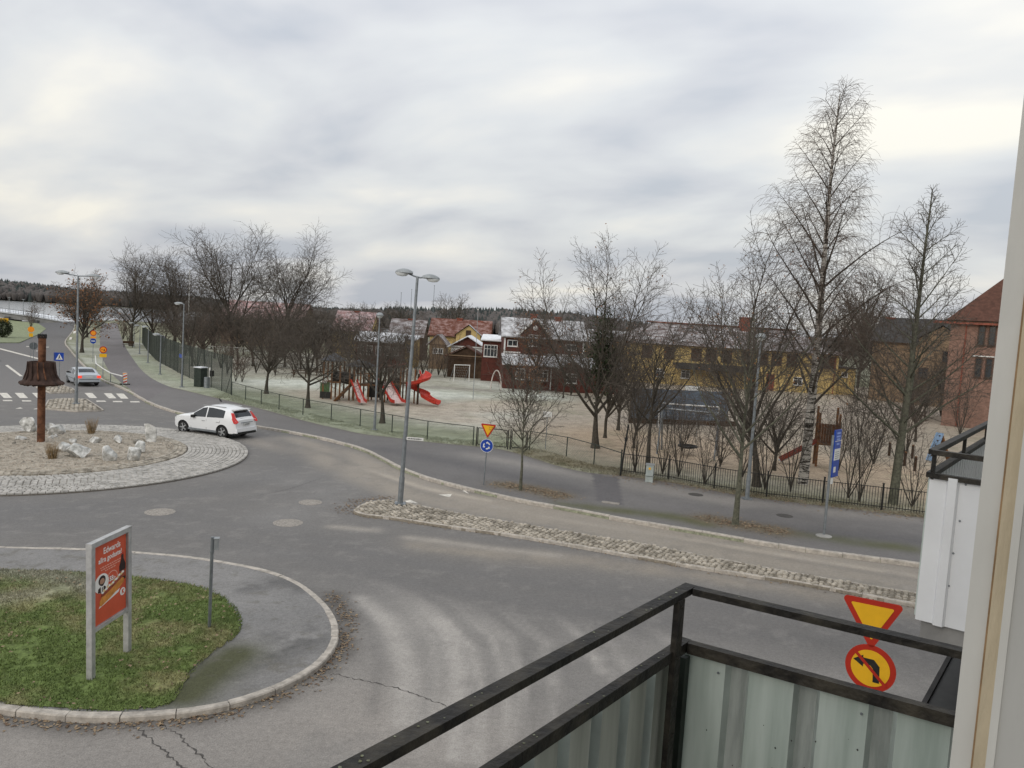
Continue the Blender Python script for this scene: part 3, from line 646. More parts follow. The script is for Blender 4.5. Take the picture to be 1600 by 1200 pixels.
def SPEC(kind, H, tw=.008):
    s = H/12
    if kind == 'linden': return [dict(seg=.7, wob=.012, trop=.03, rmin=.02, tp=.9),
        dict(n=46, t0=.2, t1=.98, ang=lambda t: 62-28*t, len=lambda t, L: L*(.43*(1-t)**.95+.025), wob=.04, trop=.02, seg=.5, rmin=.010, r=lambda l, b: .011+l*.0095),
        dict(n=lambda L: int(5+L*4.0), t0=.2, ang=44, len=lambda t, L: .15+L*.32*(1-.6*t), wob=.1, trop=.03, seg=.4, rmin=tw, r=lambda l, b: tw+l*.006),
        dict(n=lambda L: int(2+L*4.5), t0=.2, ang=45, len=lambda t, L: .12+L*.36, wob=.1, trop=.03, seg=.3, rmin=tw*.8, r=lambda l, b: tw)]
    if kind == 'birch': return [dict(seg=.8, wob=.010, trop=.03, rmin=.02, tp=1.),
        dict(n=46, t0=.2, t1=.985, ang=lambda t: 46-16*t, len=lambda t, L: L*(.31*(1-t)**.75+.03), wob=.05, trop=-.055, seg=.5, rmin=.012, r=lambda l, b: .01+l*.011, late=1),
        dict(n=lambda L: int(6+L*4.0), t0=.15, ang=45, len=lambda t, L: .35+L*.26*(1-.4*t), wob=.07, trop=-.13, seg=.3, rmin=tw, r=lambda l, b: tw+l*.003),
        dict(n=lambda L: int(3+L*4.5), t0=.2, ang=35, len=lambda t, L: .25+L*.5, wob=.05, trop=-.30, seg=.22, rmin=tw*.65, r=lambda l, b: tw*.8)]
    if kind == 'round': return [dict(seg=.4, wob=.05, trop=.02, rmin=.1, tp=.5, h=.34),
        dict(n=9, t0=.5, t1=1., ang=lambda t: 62-38*t, len=lambda t, L: H*(.62+.08*random.random()), wob=.075, trop=.055, seg=.5, rmin=.015, r=lambda l, b: .02+l*.016),
        dict(n=lambda L: int(5+L*2.0), t0=.15, ang=42, len=lambda t, L: .3+L*.34*(1-.55*t), wob=.1, trop=.05, seg=.4, rmin=tw*1.1, r=lambda l, b: tw+l*.008),
        dict(n=lambda L: int(3+L*3.0), t0=.15, ang=42, len=lambda t, L: .2+L*.33*(1-.4*t), wob=.1, trop=.04, seg=.3, rmin=tw, r=lambda l, b: tw+l*.002),
        dict(n=lambda L: int(.6+L*2.4), t0=.2, ang=40, len=lambda t, L: .1+L*.4, wob=.1, trop=.03, seg=.25, rmin=tw*.7, r=lambda l, b: tw*.8)]
    if kind == 'apple': return [dict(seg=.3, wob=.06, trop=.02, rmin=.1, tp=.5, h=.36),
        dict(n=9, t0=.62, t1=1., ang=lambda t: 85-45*t, len=lambda t, L: H*(.5+.1*random.random()), wob=.17, trop=.05, seg=.35, rmin=.02, r=lambda l, b: .025+l*.022),
        dict(n=lambda L: int(5+L*2.0), t0=.15, ang=55, len=lambda t, L: .3+L*.42*(1-.4*t), wob=.18, trop=.03, seg=.3, rmin=tw*1.2, r=lambda l, b: tw+l*.009),
        dict(n=lambda L: int(3+L*3.), t0=.1, ang=55, len=lambda t, L: .2+L*.36, wob=.14, trop=.05, seg=.22, rmin=tw, r=lambda l, b: tw),
        dict(n=lambda L: int(.6+L*2.4), t0=.1, ang=50, len=lambda t, L: .1+L*.4, wob=.12, trop=.02, seg=.2, rmin=tw*.7, r=lambda l, b: tw*.8)]
    if kind == 'street': return [dict(seg=.4, wob=.03, trop=.02, rmin=.03, tp=.55, h=.72),
        dict(n=16, t0=.42, t1=1., ang=lambda t: 64-34*t, len=lambda t, L: H*(.46-.16*(t-.4)), wob=.09, trop=.05, seg=.35, rmin=.012, r=lambda l, b: .012+l*.011),
        dict(n=lambda L: int(4+L*3.2), t0=.15, ang=45, len=lambda t, L: .25+L*.30*(1-.5*t), wob=.12, trop=.03, seg=.3, rmin=tw, r=lambda l, b: tw+l*.004),
        dict(n=lambda L: int(2+L*3.6), t0=.15, ang=45, len=lambda t, L: .12+L*.42, wob=.12, trop=.02, seg=.2, rmin=tw*.8, r=lambda l, b: tw)]
    if kind == 'shrub': return [dict(seg=.3, wob=.02, trop=.0, rmin=.02, tp=.2, h=.05),
        dict(n=9, t0=.2, t1=1., ang=lambda t: random.uniform(5, 30), len=lambda t, L: H*random.uniform(.6, 1.), wob=.06, trop=.03, seg=.35, rmin=.01, r=lambda l, b: .008+l*.007),
        dict(n=lambda L: int(2+L*1.8), t0=.2, ang=38, len=lambda t, L: .2+L*.33*(1-.5*t), wob=.1, trop=.04, seg=.3, rmin=tw, r=lambda l, b: tw+l*.003),
        dict(n=lambda L: int(1+L*2.6), t0=.2, ang=40, len=lambda t, L: .12+L*.4, wob=.1, trop=.03, seg=.25, rmin=tw*.8, r=lambda l, b: tw)]
    if kind == 'bigold': return [dict(seg=.6, wob=.05, trop=.02, rmin=.15, tp=.5, h=.42),
        dict(n=12, t0=.45, t1=1., ang=lambda t: 66-44*t, len=lambda t, L: H*(.48+.1*random.random()), wob=.1, trop=.035, seg=.7, rmin=.03, r=lambda l, b: .03+l*.016),
        dict(n=lambda L: int(5+L*1.05), t0=.15, ang=46, len=lambda t, L: .5+L*.38*(1-.5*t), wob=.12, trop=.05, seg=.6, rmin=tw*1.6, r=lambda l, b: tw+l*.008),
        dict(n=lambda L: int(4+L*2.0), t0=.12, ang=46, len=lambda t, L: .4+L*.36, wob=.12, trop=.03, seg=.5, rmin=tw, r=lambda l, b: tw*1.1),
        dict(n=lambda L: int(.8+L*1.4), t0=.12, ang=42, len=lambda t, L: .3+L*.36, wob=.12, trop=.0, seg=.45, rmin=tw*.8, r=lambda l, b: tw*.9)]
def leafcloud(name, pts, per, s, m, parent, spread=.12):
    P = np.repeat(np.array(pts), per, 0); n = len(P); P = P+RNG.normal(0, spread, P.shape); R_ = RNG.normal(0, 1, (n, 2, 3)); R_ /= np.linalg.norm(R_, axis=2, keepdims=True)
    k = RNG.uniform(.6, 1.2, (n, 1))*s; V = np.stack([P-R_[:, 0]*k, P+R_[:, 1]*k*.6, P+R_[:, 0]*k, P-R_[:, 1]*k*.6], 1).reshape(-1, 3)
    return mesh_np(name, V, np.arange(n*4).reshape(-1, 4), m, parent)
def tree(name, kind, base, H, r, seed, label, group=None, tw=.008, bark=None, twig=None, dry=None, cat='tree', rz=None, lean=(0, 0)):
    outs, tips = grow(SPEC(kind, H, tw), H, r, seed)
    t = thing(name, label, cat, base, random.random()*6.28 if rz is None else rz, group); t.rotation_euler.x, t.rotation_euler.y = lean
    segmesh('trunk', outs[0]+(outs[1] if kind in ('round', 'apple', 'bigold', 'shrub') else []), bark or M_BARK, t, 7)
    rest = [s for o in outs[(2 if kind in ('round', 'apple', 'bigold', 'shrub') else 1):2] for s in o]
    if rest: segmesh('branches', rest, bark if kind != 'birch' and bark else M_BARK, t, 5)
    segmesh('crown', [s for o in outs[2:] for s in o], twig or M_TWIG, t, 3)
    if dry:
        tp = [p for p in tips if p[2] > dry[1]*H and random.random() < dry[0]]
        if tp: leafcloud('dry_leaves', tp, dry[3] if len(dry) > 3 else 2, dry[2], M_LEAF, t)
    return t
LW = .12
def B(x, y): return G(x, y, LW)
b_ = B(1254, 756); birch = tree('birch_tree', 'birch', b_, hgt(1325, 142, b_), .27, 11, 'tall white-stemmed weeping birch, the highest tree', tw=.0075, bark=M_BIRCH, twig=M_TWIGR, rz=0., lean=(0, .025))
b_ = B(1395, 788); tree('linden_tree', 'linden', b_, hgt(1438, 296, b_), .23, 5, 'straight dark leafless tree with upright even crown right of the birch', bark=M_BARK2)
b_ = B(930, 700); ivyt = tree('ivy_tree', 'round', b_, hgt(950, 378, b_)*.93, .34, 21, 'large leafless tree with dark green ivy clump in its fork', dry=(.10, .45, .07, 1))
n = 1500; P_ = RNG.normal(0, 1, (n, 3))*np.array((.3, .3, 1.2))+np.array((0, 0, 6.0)); leafcloud('ivy', P_, 1, .11, M_IVY, ivyt)
b_ = B(945, 684); tree('park_tree', 'round', b_, 8.2, .17, 22, 'thin leafless tree just behind the ivy-clad tree', tw=.009)
b_ = B(966, 672); tree('park_tree', 'round', b_, 7.5, .2, 23, 'leaning leafless tree farther behind the ivy-clad tree', tw=.009, lean=(0, .1))
b_ = B(813, 766); tree('street_tree', 'street', b_, hgt(822, 572, b_), .10, 34, 'slender young street tree with pale stem beside the round blue sign', bark=M_BARK2, tw=.0075)
b_ = B(1149, 820); tree('street_tree', 'street', b_, hgt(1165, 455, b_)*.97, .16, 33, 'street tree in a leaf-strewn bed left of the blue stop sign', bark=M_BARK2, tw=.0075, dry=(.10, .55, .055, 1))
b_ = B(1182, 760); tree('park_tree', 'round', b_, hgt(1200, 372, b_)*.95, .30, 41, 'dark stout tree with rusty leaves behind the grey lamp post', dry=(.22, .55, .06, 1))
b_ = B(1012, 742); tree('park_tree', 'street', b_, hgt(1000, 470, b_), .17, 45, 'thin dark tree beside the grey cabinet at the fence', dry=(.05, .6, .06, 1), rz=1.2, lean=(0, -.1))
for i, (x, y, H, s, lab) in enumerate(((992, 738, 4.2, 51, 'bare many-stemmed shrub where the bar fence begins'), (1035, 742, 3.6, 52, 'bare shrub behind the grey cabinet'), (1060, 745, 3.4, 57, 'spreading bare shrub in front of the basket swing'), (1100, 757, 3.0, 53, 'small bare sapling left of the leaf-strewn street tree'), (1195, 765, 4.4, 54, 'bare coppice stems right of the lamp post'), (1235, 768, 3.6, 55, 'bare stems at the foot of the birch'), (1325, 778, 5.0, 56, 'open bare shrub between birch and upright tree'), (1342, 784, 4.4, 58, 'bare shrub left of the upright dark tree'), (1425, 792, 3.4, 59, 'bare bush against the end of the bar fence'))):
    tree('shrub', 'shrub', B(x, y), H*1.35, .04, s, lab, cat='shrub', tw=.006)
for x, y, xt, yt, s, lab, k in ((597, 661, 612, 470, 61, 'old leafless fruit tree in front of the red slides', 1.0), (481, 637, 478, 470, 62, 'old crooked fruit tree left of the play tower', 1.0), (416, 615, 405, 480, 63, 'leafless fruit tree nearest the tall wire fence', 1.0)):
    b_ = B(x, y); tree('fruit_tree', 'apple', b_, hgt(xt, yt, b_)*k, .28, s, lab, tw=.010)
for x, y, xt, yt, s, lab, dr in ((838, 612, 838, 468, 71, 'leafless tree with rusty leaves before the red house', (.35, .3, .09, 2)), (822, 628, 818, 560, 72, 'small russet-leaved tree before the porch of the red house', (.5, .2, .09, 2))):
    b_ = B(x, y); tree('park_tree', 'round', b_, hgt(xt, yt, b_)*.93, .2, s, lab, tw=.014, twig=M_TWIGR, dry=dr)
# big old trees beyond the playground and towards the lake
for x, y, xt, yt, s, lab, tw in ((362, 560, 365, 347, 81, 'wide old leafless tree left of the pair on the skyline', .024), (440, 558, 446, 362, 82, 'wide old leafless tree right of the pair on the skyline', .024), (205, 541, 208, 380, 83, 'tall leafless tree beside the cycle path near the lake', .024), (272, 548, 274, 384, 84, 'leafless tree beside the left flagpole', .024)):
    b_ = B(x, y); tree('old_tree', 'bigold', b_, hgt(xt, yt, b_)*.97, .42, s, lab, tw=tw*.6)
b_ = B(128, 551); tree('beech_tree', 'bigold', b_, hgt(131, 408, b_)*.8, .34, 91, 'tree still full of russet leaves by the far road', tw=.012, dry=(.55, .2, .2, 1))
b_ = B(136, 527); tree('beech_tree', 'round', b_, 11, .3, 92, 'second russet tree just behind the one by the far road', tw=.016, dry=(.5, .2, .2, 1))
# thickets: three grown forms, set out many times
random.seed(99)
protos = []
for s, kind, H in ((101, 'round', 7.0), (102, 'shrub', 5.0), (103, 'apple', 6.5)):
    protos.append(tree('thicket_tree', kind, (0, 0, 0), H, .16, s, 'x', tw=.0105, twig=M_TWIG if s != 102 else M_TWIGR, cat='tree'))
spots = {
 'leafless tree in the thicket behind the tall wire fence': ('thicket behind the tall wire fence', [(300, 572, 0, 1.25), (320, 568, 2, 1.2), (345, 575, 1, 1.2), (335, 560, 0, 1.5), (372, 570, 2, 1.25), (395, 572, 0, 1.4), (420, 575, 2, 1.3), (445, 573, 0, 1.45), (470, 577, 2, 1.3), (495, 580, 0, 1.3), (520, 578, 2, 1.35), (545, 582, 0, 1.2), (290, 556, 1, 1.6), (255, 548, 1, 1.4), (240, 540, 0, 1.5), (315, 552, 0, 1.2), (380, 555, 0, 1.2), (470, 560, 0, 1.1)]),
 'leafless tree in the row before the far houses': ('trees before the far houses', [(575, 580, 1, 1.3), (610, 582, 2, 1.1), (640, 582, 1, 1.35), (660, 584, 1, 1.2), (685, 586, 1, 1.1), (705, 586, 1, .9), (558, 586, 1, 1.0), (592, 590, 1, .9), (625, 590, 1, .85), (650, 590, 1, .9), (672, 590, 1, .8), (695, 590, 1, .75), (720, 583, 1, .6), (788, 596, 1, .8), (812, 604, 1, .7), (845, 612, 1, .9), (868, 615, 1, .8), (892, 618, 1, .95), (802, 612, 0, .85), (880, 622, 0, .9), (915, 622, 0, 1.), (540, 584, 1, 1.), (530, 578, 1, 1.2), (775, 590, 1, .9), (800, 600, 1, .9), (765, 588, 1, .8)]),
 'leafless tree right of the yellow hall': ('trees right of the yellow hall', [(1340, 606, 0, 2.1), (1362, 606, 0, 2.2), (1385, 607, 0, 2.0), (1420, 612, 0, 1.7), (1310, 598, 0, 2.3), (1400, 590, 0, 2.2)]),
 'bare bush in the thicket before the brick building': ('thicket before the brick building', [(1420, 640, 1, 1.), (1445, 655, 2, .9), (1470, 650, 1, 1.2), (1490, 660, 2, 1.1), (1510, 655, 1, 1.3), (1530, 665, 2, 1.2), (1480, 635, 0, 1.5), (1520, 640, 0, 1.5), (1550, 660, 1, 1.5), (1458, 625, 1, 1.4), (1495, 628, 2, 1.5), (1512, 632, 2, 1.4), (1535, 632, 1, 1.8), (1440, 622, 2, 1.2), (1500, 680, 1, 1.1)]),
 'bare tree between the red house and the yellow hall': ('trees between red house and yellow hall', [(960, 625, 0, 1.1), (1000, 628, 1, 1.), (950, 610, 0, 1.2)])}
spots['bare tree in the park behind the bar fence'] = ('trees in the park behind the bar fence', [(990, 700, 0, .8), (1065, 705, 1, .75), (1125, 730, 1, .75), (1210, 735, 0, .8), (1310, 735, 1, .75), (1365, 725, 1, .8), (1415, 715, 1, .9), (1430, 690, 0, 1.0), (1160, 745, 1, .7)])
spots['leafless tree in the thicket behind the tall wire fence'][1].extend([(308, 580, 1, 1.1), (355, 585, 1, .9), (400, 583, 1, 1.0), (430, 586, 1, .9), (460, 586, 1, .9), (505, 586, 1, .9), (330, 545, 2, 1.3), (410, 550, 2, 1.3), (500, 560, 2, 1.2), (275, 545, 2, 1.3)])
used = set()
for lab, (grp, lst) in spots.items():
    for x, y, k, sc in lst:
        p = protos[k] if k not in used else copy_tree(protos[k]); used.add(k)
        p.location = B(x, y); p.scale = (sc*random.uniform(.9, 1.1), sc*random.uniform(.9, 1.1), sc*random.uniform(.92, 1.08)); p.rotation_euler = (0, 0, random.random()*6.28)
        tag(p, lab, 'tree', grp)
# far single trees on the skyline
for x, y, yt, k in ((712, 545, 450, 0), (580, 545, 460, 2), (632, 545, 458, 2), (1350, 560, 410, 0), (560, 545, 468, 0)):
    b_ = B(x, y); p = copy_tree(protos[k]); p.location = b_; sc = hgt(x+4, yt, b_)/7.; p.scale = (sc, sc, sc)
    tag(p, {712: 'pale round tree standing above the roofs', 580: 'leafless tree above the pink roof', 632: 'leafless tree behind the tall central lamp', 1350: 'leafless tree behind the birch crown', 560: 'leafless tree on the skyline left of the pink roof'}[x], 'tree')
# dense bush by the fence and dark evergreen at the left edge
t = tree('bush', 'shrub', B(378, 597), 3.1, .05, 131, 'dense brown bush behind the corner of the tall wire fence', cat='bush', tw=.014, twig=M_TWIGR)
t2 = copy_tree(t); t2.location = B(368, 596); t2.rotation_euler.z = 2.; tag(t2, 'dense brown bush half hidden by the tall wire fence', 'bush')
t3 = copy_tree(t); t3.location = B(192, 530); t3.scale = (2.2, 2.2, 2.2); tag(t3, 'brown hedge bush where the cycle path narrows', 'bush')
t3 = copy_tree(t); t3.location = B(201, 538); t3.scale = (2., 2., 1.8); tag(t3, 'reddish hedge bush beside the bench', 'bush')
t3 = copy_tree(t); t3.location = G(48, 512, .08); t3.scale = (2., 2., 2.); tag(t3, 'brown bush below the bridge', 'bush')
bu = thing('evergreen_bush', 'rounded dark green bush at the left edge beside the road', 'bush', G(4, 527, .08))
P_ = RNG.normal(0, 1, (3500, 3)); P_ /= np.linalg.norm(P_, axis=1, keepdims=True); P_ = P_*(RNG.uniform(.6, 1.02, (3500, 1)))*np.array((1.35, 1.35, 1.5))+np.array((0, 0, 1.5)); P_ = P_[P_[:, 2] > 0]
leafcloud('foliage', P_, 1, .12, M_IVY, bu); segmesh('stem', [(0, 0, 0, 0, 0, 1.6, .1, .05)], M_BARK, bu)
# dry grass tufts on the roundabout
M_STRAW = mat('straw', (.28, .20, .11), .9, .4, 5)
for x, y, h, lab in ((82, 719, .75, 'tuft of dry straw-coloured grass at the front of the roundabout'), (143, 678, .9, 'thin upright tuft of dry grass at the back of the roundabout')):
    p = G(x, y, .25); sg = []
    for _ in range(130):
        a = random.random()*6.28; q = random.uniform(0, .16); s = random.uniform(.02, .3)*h; sg.append((math.cos(a)*q, math.sin(a)*q, 0, math.cos(a)*(q+s), math.sin(a)*(q+s), h*random.uniform(.5, 1), .008, .003))
    t = thing('grass_tuft', lab, 'grass tuft', (p.x, p.y, rz_at(p.x, p.y))); segmesh('blades', sg, M_STRAW, t, 3)
# ================================================================== BUILDINGS
M_YWALL = mat('yellow_render', (.48, .36, .155), .9, .1, .8); M_RWALL = mat('falu_red_boards', (.095, .030, .022), .85, .25, 2.)
M_BRICK = mat('pink_brick', (.215, .13, .10), .9, .25, 3.2); M_TAN = mat('tan_render', (.22, .155, .10), .9, .15, .8); M_BROWNW = mat('brown_boards', (.065, .04, .025), .9, .3, 2)
M_TILE = mat('frosted_roof_tiles', (.15, .105, .095), .9, .3, 1.6, .2, c2=(.46, .45, .46), stretch=(.35, 1, 1), lo=.38, hi=.68)
M_TILER = mat('red_roof_tiles', (.17, .062, .04), .9, .3, 1.5, .2, c2=(.38, .26, .24), lo=.42, hi=.8); M_PINKROOF = mat('pinkish_roof', (.33, .17, .155), .9, .2, 1.2, c2=(.50, .40, .40))
M_SNOWROOF = mat('snowy_roof', (.26, .25, .25), .9, .3, 1.4, c2=(.62, .63, .65), lo=.36, hi=.66); M_DARKROOF = mat('dark_slate', (.045, .043, .042), .85, .3, 2); M_BRROOF = mat('red_brown_tiles', (.095, .045, .032), .9, .25, 3, .3)
M_CHIM = mat('chimney_brick', (.23, .075, .05), .9, .3, 4); M_SHUT = mat('brown_shutter', (.07, .042, .03), .8, .25, 3)
def wall_frame(P0, P1):
    P0, P1 = Vector((P0[0], P0[1])), Vector((P1[0], P1[1])); d = P1-P0; return P0, d.length, math.atan2(d.y, d.x)
def window(parent, x, z, w, h, y=0., frame=None, pane=None, bars=1, side=None, sill=True):
    "framed window proud of the front wall (side: on the right end wall)"
    fr, pn = frame or M_WHITE, pane or M_GLASS; t = .09; b = MB(); c = MB()
    M = Matrix.Translation((side, 0, 0)) @ Matrix.Rotation(math.pi/2, 4, 'Z') if side is not None else Matrix.Translation((0, y, 0))
    for (cx, cz, ww, hh) in ((x, z+h/2-t/2, w, t), (x, z-h/2+t/2, w, t), (x-w/2+t/2, z, t, h-2*t), (x+w/2-t/2, z, t, h-2*t)): b.box((cx, -.03, cz), (ww, .1, hh), 0, M)
    for i in range(1, bars+1): b.box((x-w/2+w*i/(bars+1), -.025, z), (.05, .07, h-2*t), 0, M)
    if h > 1.0: b.box((x, -.022, z+h*.16), (w-2*t, .06, .045), 0, M)
    if sill: b.box((x, -.07, z-h/2-.03), (w+.1, .16, .05), 0, M)
    o = b.build('window', fr, parent); c.box((x, -.004, z), (w-2*t, .03, h-2*t), 0, M); c.build('pane', pn, o); return o
def house(name, label, P0, P1, dep, ev, rh, wm, rm, kind='x', oh=.35, cat='house', chim=(), z0=0., hipl=None):
    p, w, a = wall_frame(P0, P1); t = thing(name, label, cat, (p.x, p.y, z0), a); b = MB()
    b.box((w/2, dep/2, ev/2), (w, dep, ev))
    if kind == 'x': b.add([(0, 0, ev), (0, dep, ev), (0, dep/2, ev+rh)], [(0, 2, 1)]); b.add([(w, 0, ev), (w, dep, ev), (w, dep/2, ev+rh)], [(0, 1, 2)])
    if kind == 'y': b.add([(0, 0, ev), (w, 0, ev), (w/2, 0, ev+rh)], [(0, 1, 2)]); b.add([(0, dep, ev), (w, dep, ev), (w/2, dep, ev+rh)], [(0, 2, 1)])
    b.build('wall', wm, t); th = .14; r = MB()
    def slab(q):  # roof slab: four corners + thickness
        q = [Vector(v) for v in q]; n = (q[1]-q[0]).cross(q[3]-q[0]).normalized(); n = n if n.z > 0 else -n
        r.add([v+n*.02 for v in q]+[v+n*(th+.02) for v in q], [(0, 1, 2, 3), (7, 6, 5, 4), (0, 4, 5, 1), (1, 5, 6, 2), (2, 6, 7, 3), (3, 7, 4, 0)])
    if kind == 'x':
        k = rh/(dep/2); slab([(-oh, -oh, ev-oh*k), (w+oh, -oh, ev-oh*k), (w+oh, dep/2, ev+rh), (-oh, dep/2, ev+rh)]); slab([(-oh, dep+oh, ev-oh*k), (-oh, dep/2, ev+rh), (w+oh, dep/2, ev+rh), (w+oh, dep+oh, ev-oh*k)])
    elif kind == 'y':
        k = rh/(w/2); slab([(-oh, -oh, ev-oh*k), (w/2, -oh, ev+rh), (w/2, dep+oh, ev+rh), (-oh, dep+oh, ev-oh*k)]); slab([(w+oh, -oh, ev-oh*k), (w+oh, dep+oh, ev-oh*k), (w/2, dep+oh, ev+rh), (w/2, -oh, ev+rh)])
    elif kind == 'hip':
        h = hipl or dep/2; A = [(-oh, -oh, ev), (w+oh, -oh, ev), (w+oh, dep+oh, ev), (-oh, dep+oh, ev)]; R = [(h, dep/2, ev+rh), (w-h, dep/2, ev+rh)]
        r.add(A+R, [(0, 1, 5, 4), (1, 2, 5), (2, 3, 4, 5), (3, 0, 4), (3, 2, 1, 0)])
    elif kind == 'shed': slab([(-oh, -oh, ev-.1), (w+oh, -oh, ev-.1), (w+oh, dep, ev+rh), (-oh, dep, ev+rh)])
    ro = r.build('roof', rm, t)
    for cx, cy, cw, ch in chim:
        c = MB(); c.box((cx, cy, ch/2+ev+rh*.4), (cw, cw, ch+rh*.2)); c.box((cx, cy, ev+rh*.5+ch+.06), (cw+.16, cw+.16, .16)); c.build('chimney', M_CHIM, ro)
    e_ = MB(); e_.box((w/2, -oh-.05, ev-.12 if kind in ('hip', 'shed') else ev-.2), (w+oh, .1, .1)); e_.build('gutter', M_BROWNW, ro)
    t['w'] = w; return t
# yellow hall
yb = house('yellow_hall', 'long two-storey yellow hall with frosted tile roof and brown shutters', (15.5, 110), (46.6, 109.4), 13, 5.75, 3.1, M_YWALL, M_TILE, 'hip', .6, 'building', chim=((19.0, 6.0, 1.5, 3.0),), z0=.1, hipl=5.)
ri = MB(); ri.box((15.5, 6.5, 8.95), (22.5, .5, .22)); ri.build('ridge_tiles', M_TILER, yb)
for px in (1010, 1045, 1055+12, 1087, 1110, 1134, 1165, 1190, 1212, 1236, 1283, 1302 - 6):
    x = at(px, 560, 110).x-15.5
    if px in (1055+12,): continue
    window(yb, x, 4.55, 1.5, 1.75, frame=M_SHUT, pane=M_SHUT, bars=3)
for px in (1030, 1070, 1245): window(yb, at(px, 590, 110).x-15.5, 1.6, 1.3, 1.2, bars=1)
b = MB(); b.box((13.2, -1.2, 3.1), (11.5, 2.4, .25)); b.box((13.2, -2.42, 2.9), (11.5, .08, .9)); b.build('canopy', M_DARKROOF, yb)
b = MB(); b.box((21.6, -.04, 1.2), (1.1, .1, 2.3)); b.build('door', M_CHIM, yb)
b = MB(); b.cyl((30.6, -.08, .1), (30.6, -.08, 5.6), .06); b.build('downpipe', M_CHIM, yb)
b = MB(); b.box((32.6, 4, 1.9), (3, 6, 3.8)); b.build('annex_wall', M_YWALL, yb); b = MB(); b.box((32.6, 4, 3.9), (3.6, 6.6, .2)); b.build('annex_roof', M_DARKROOF, yb)
window(yb, 32.5, 2.9, .9, .7, 1.0)
# red house
RY = 88.
rx0, rx1 = at(786, 560, RY).x, at(912, 560, RY).x
rh = house('red_house', 'red timber house with white trim, front gable and snowy veranda roof', (rx0, RY), (rx1, RY+.6), 8, 5.9, 2.05, M_RWALL, M_SNOWROOF, 'x', .35, chim=((3.6, 4, .7, 1.6), (6.6, 4, .7, 1.4)), z0=.1)
w = rh['w']; gx0, gx1 = at(815, 520, RY).x-rx0, at(857, 520, RY).x-rx0
g = MB(); gc = (gx0+gx1)/2; gw = gx1-gx0
g.add([(gx0, -.25, 4.), (gx1, -.25, 4.), (gx1, -.25, 6.3), (gc, -.25, 7.6), (gx0, -.25, 6.3), (gx0, 3.5, 4.), (gx1, 3.5, 4.), (gx1, 3.5, 6.3), (gc, 3.5, 7.9), (gx0, 3.5, 6.3)], [(0, 1, 2, 3, 4), (1, 6, 7, 2), (0, 4, 9, 5), (2, 7, 8, 3), (3, 8, 9, 4)]); g.build('front_gable', M_RWALL, rh)
g = MB()
for s in (-1, 1):
    g.bar((gc, -.45, 8.05), (gc+s*(gw/2+.35), -.45, 6.15), .18, .12, (0, 1, 0))
g.box((w/2, -.04, 4.05), (w, .1, .16)); g.box((.09, -.04, 2.95), (.18, .12, 5.8)); g.box((w-.09, -.04, 2.95), (.18, .12, 5.8)); g.build('white_trim', M_WHITE, rh)
g = MB()
for s in (-1, 1): g.add([(gc, -.5, 8.12), (gc+s*(gw/2+.4), -.5, 6.15), (gc+s*(gw/2+.4), 3.6, 6.15), (gc, 3.6, 8.12)], [(0, 1, 2, 3)])
g.build('gable_roof', M_SNOWROOF, rh)
g = MB(); g.lathe([(.28, -.03), (.28, .03)], 14); o = g.build('round_window', M_WHITE, rh); o.rotation_euler.x = math.pi/2; o.location = (gc, -.3, 7.0)
window(rh, gc, 5.55, 1.5, 1.35, -.25, bars=2); window(rh, 1.0, 5.1, 1.2, .75, 0., bars=1); window(rh, w-1.5, 5.0, 1.3, .7, 0., bars=1)
vr = MB(); vw = at(975, 560, RY-2.6).x-rx0
vr.box((vw/2, -1.15, 1.35), (vw, 2.3, 2.7)); vr.build('veranda_wall', M_RWALL, rh)
vr = MB(); vr.add([(-.2, -2.75, 2.72), (vw, -2.75, 2.72), (vw, .02, 3.75), (-.2, .02, 3.75), (-.2, -2.75, 2.84), (vw, -2.75, 2.84), (vw, .02, 3.9), (-.2, .02, 3.9)], [(0, 1, 2, 3), (7, 6, 5, 4), (0, 4, 5, 1), (1, 5, 6, 2), (3, 7, 4, 0)]); vr.build('veranda_roof', M_SNOW, rh)
vr = MB(); q = at(893, 560, RY-2.6).x-rx0; vr.add([(q-1.6, -3.0, .1), (q+1.6, -3.0, .1), (q+1.6, -3.0, 2.6), (q, -3.0, 3.6), (q-1.6, -3.0, 2.6)], [(0, 1, 2, 3, 4)]); vr.box((q, -2.6, 1.3), (3.2, .7, 2.6)); pv = vr.build('porch', M_RWALL, rh)
vr = MB(); vr.bar((q, -3.05, 3.7), (q-1.8, -3.05, 2.5), .14, .3, (0, 1, 0)); vr.bar((q, -3.05, 3.7), (q+1.8, -3.05, 2.5), .14, .3, (0, 1, 0)); vr.build('porch_gable_trim', M_SNOW, pv)
for px_ in (812, 833, 848): window(rh, at(px_, 570, RY-2.4).x-rx0, 1.75, 1.1, 1.25, -2.3, bars=1)
window(rh, q, 1.6, 1.2, 1.1, -3.0, bars=1)
vr = MB()
for px_ in (860, 872): vr.box((at(px_, 575, RY-2.4).x-rx0, -2.36, 1.35), (.12, .1, 2.5))
vr.build('veranda_posts', M_WHITE, rh)
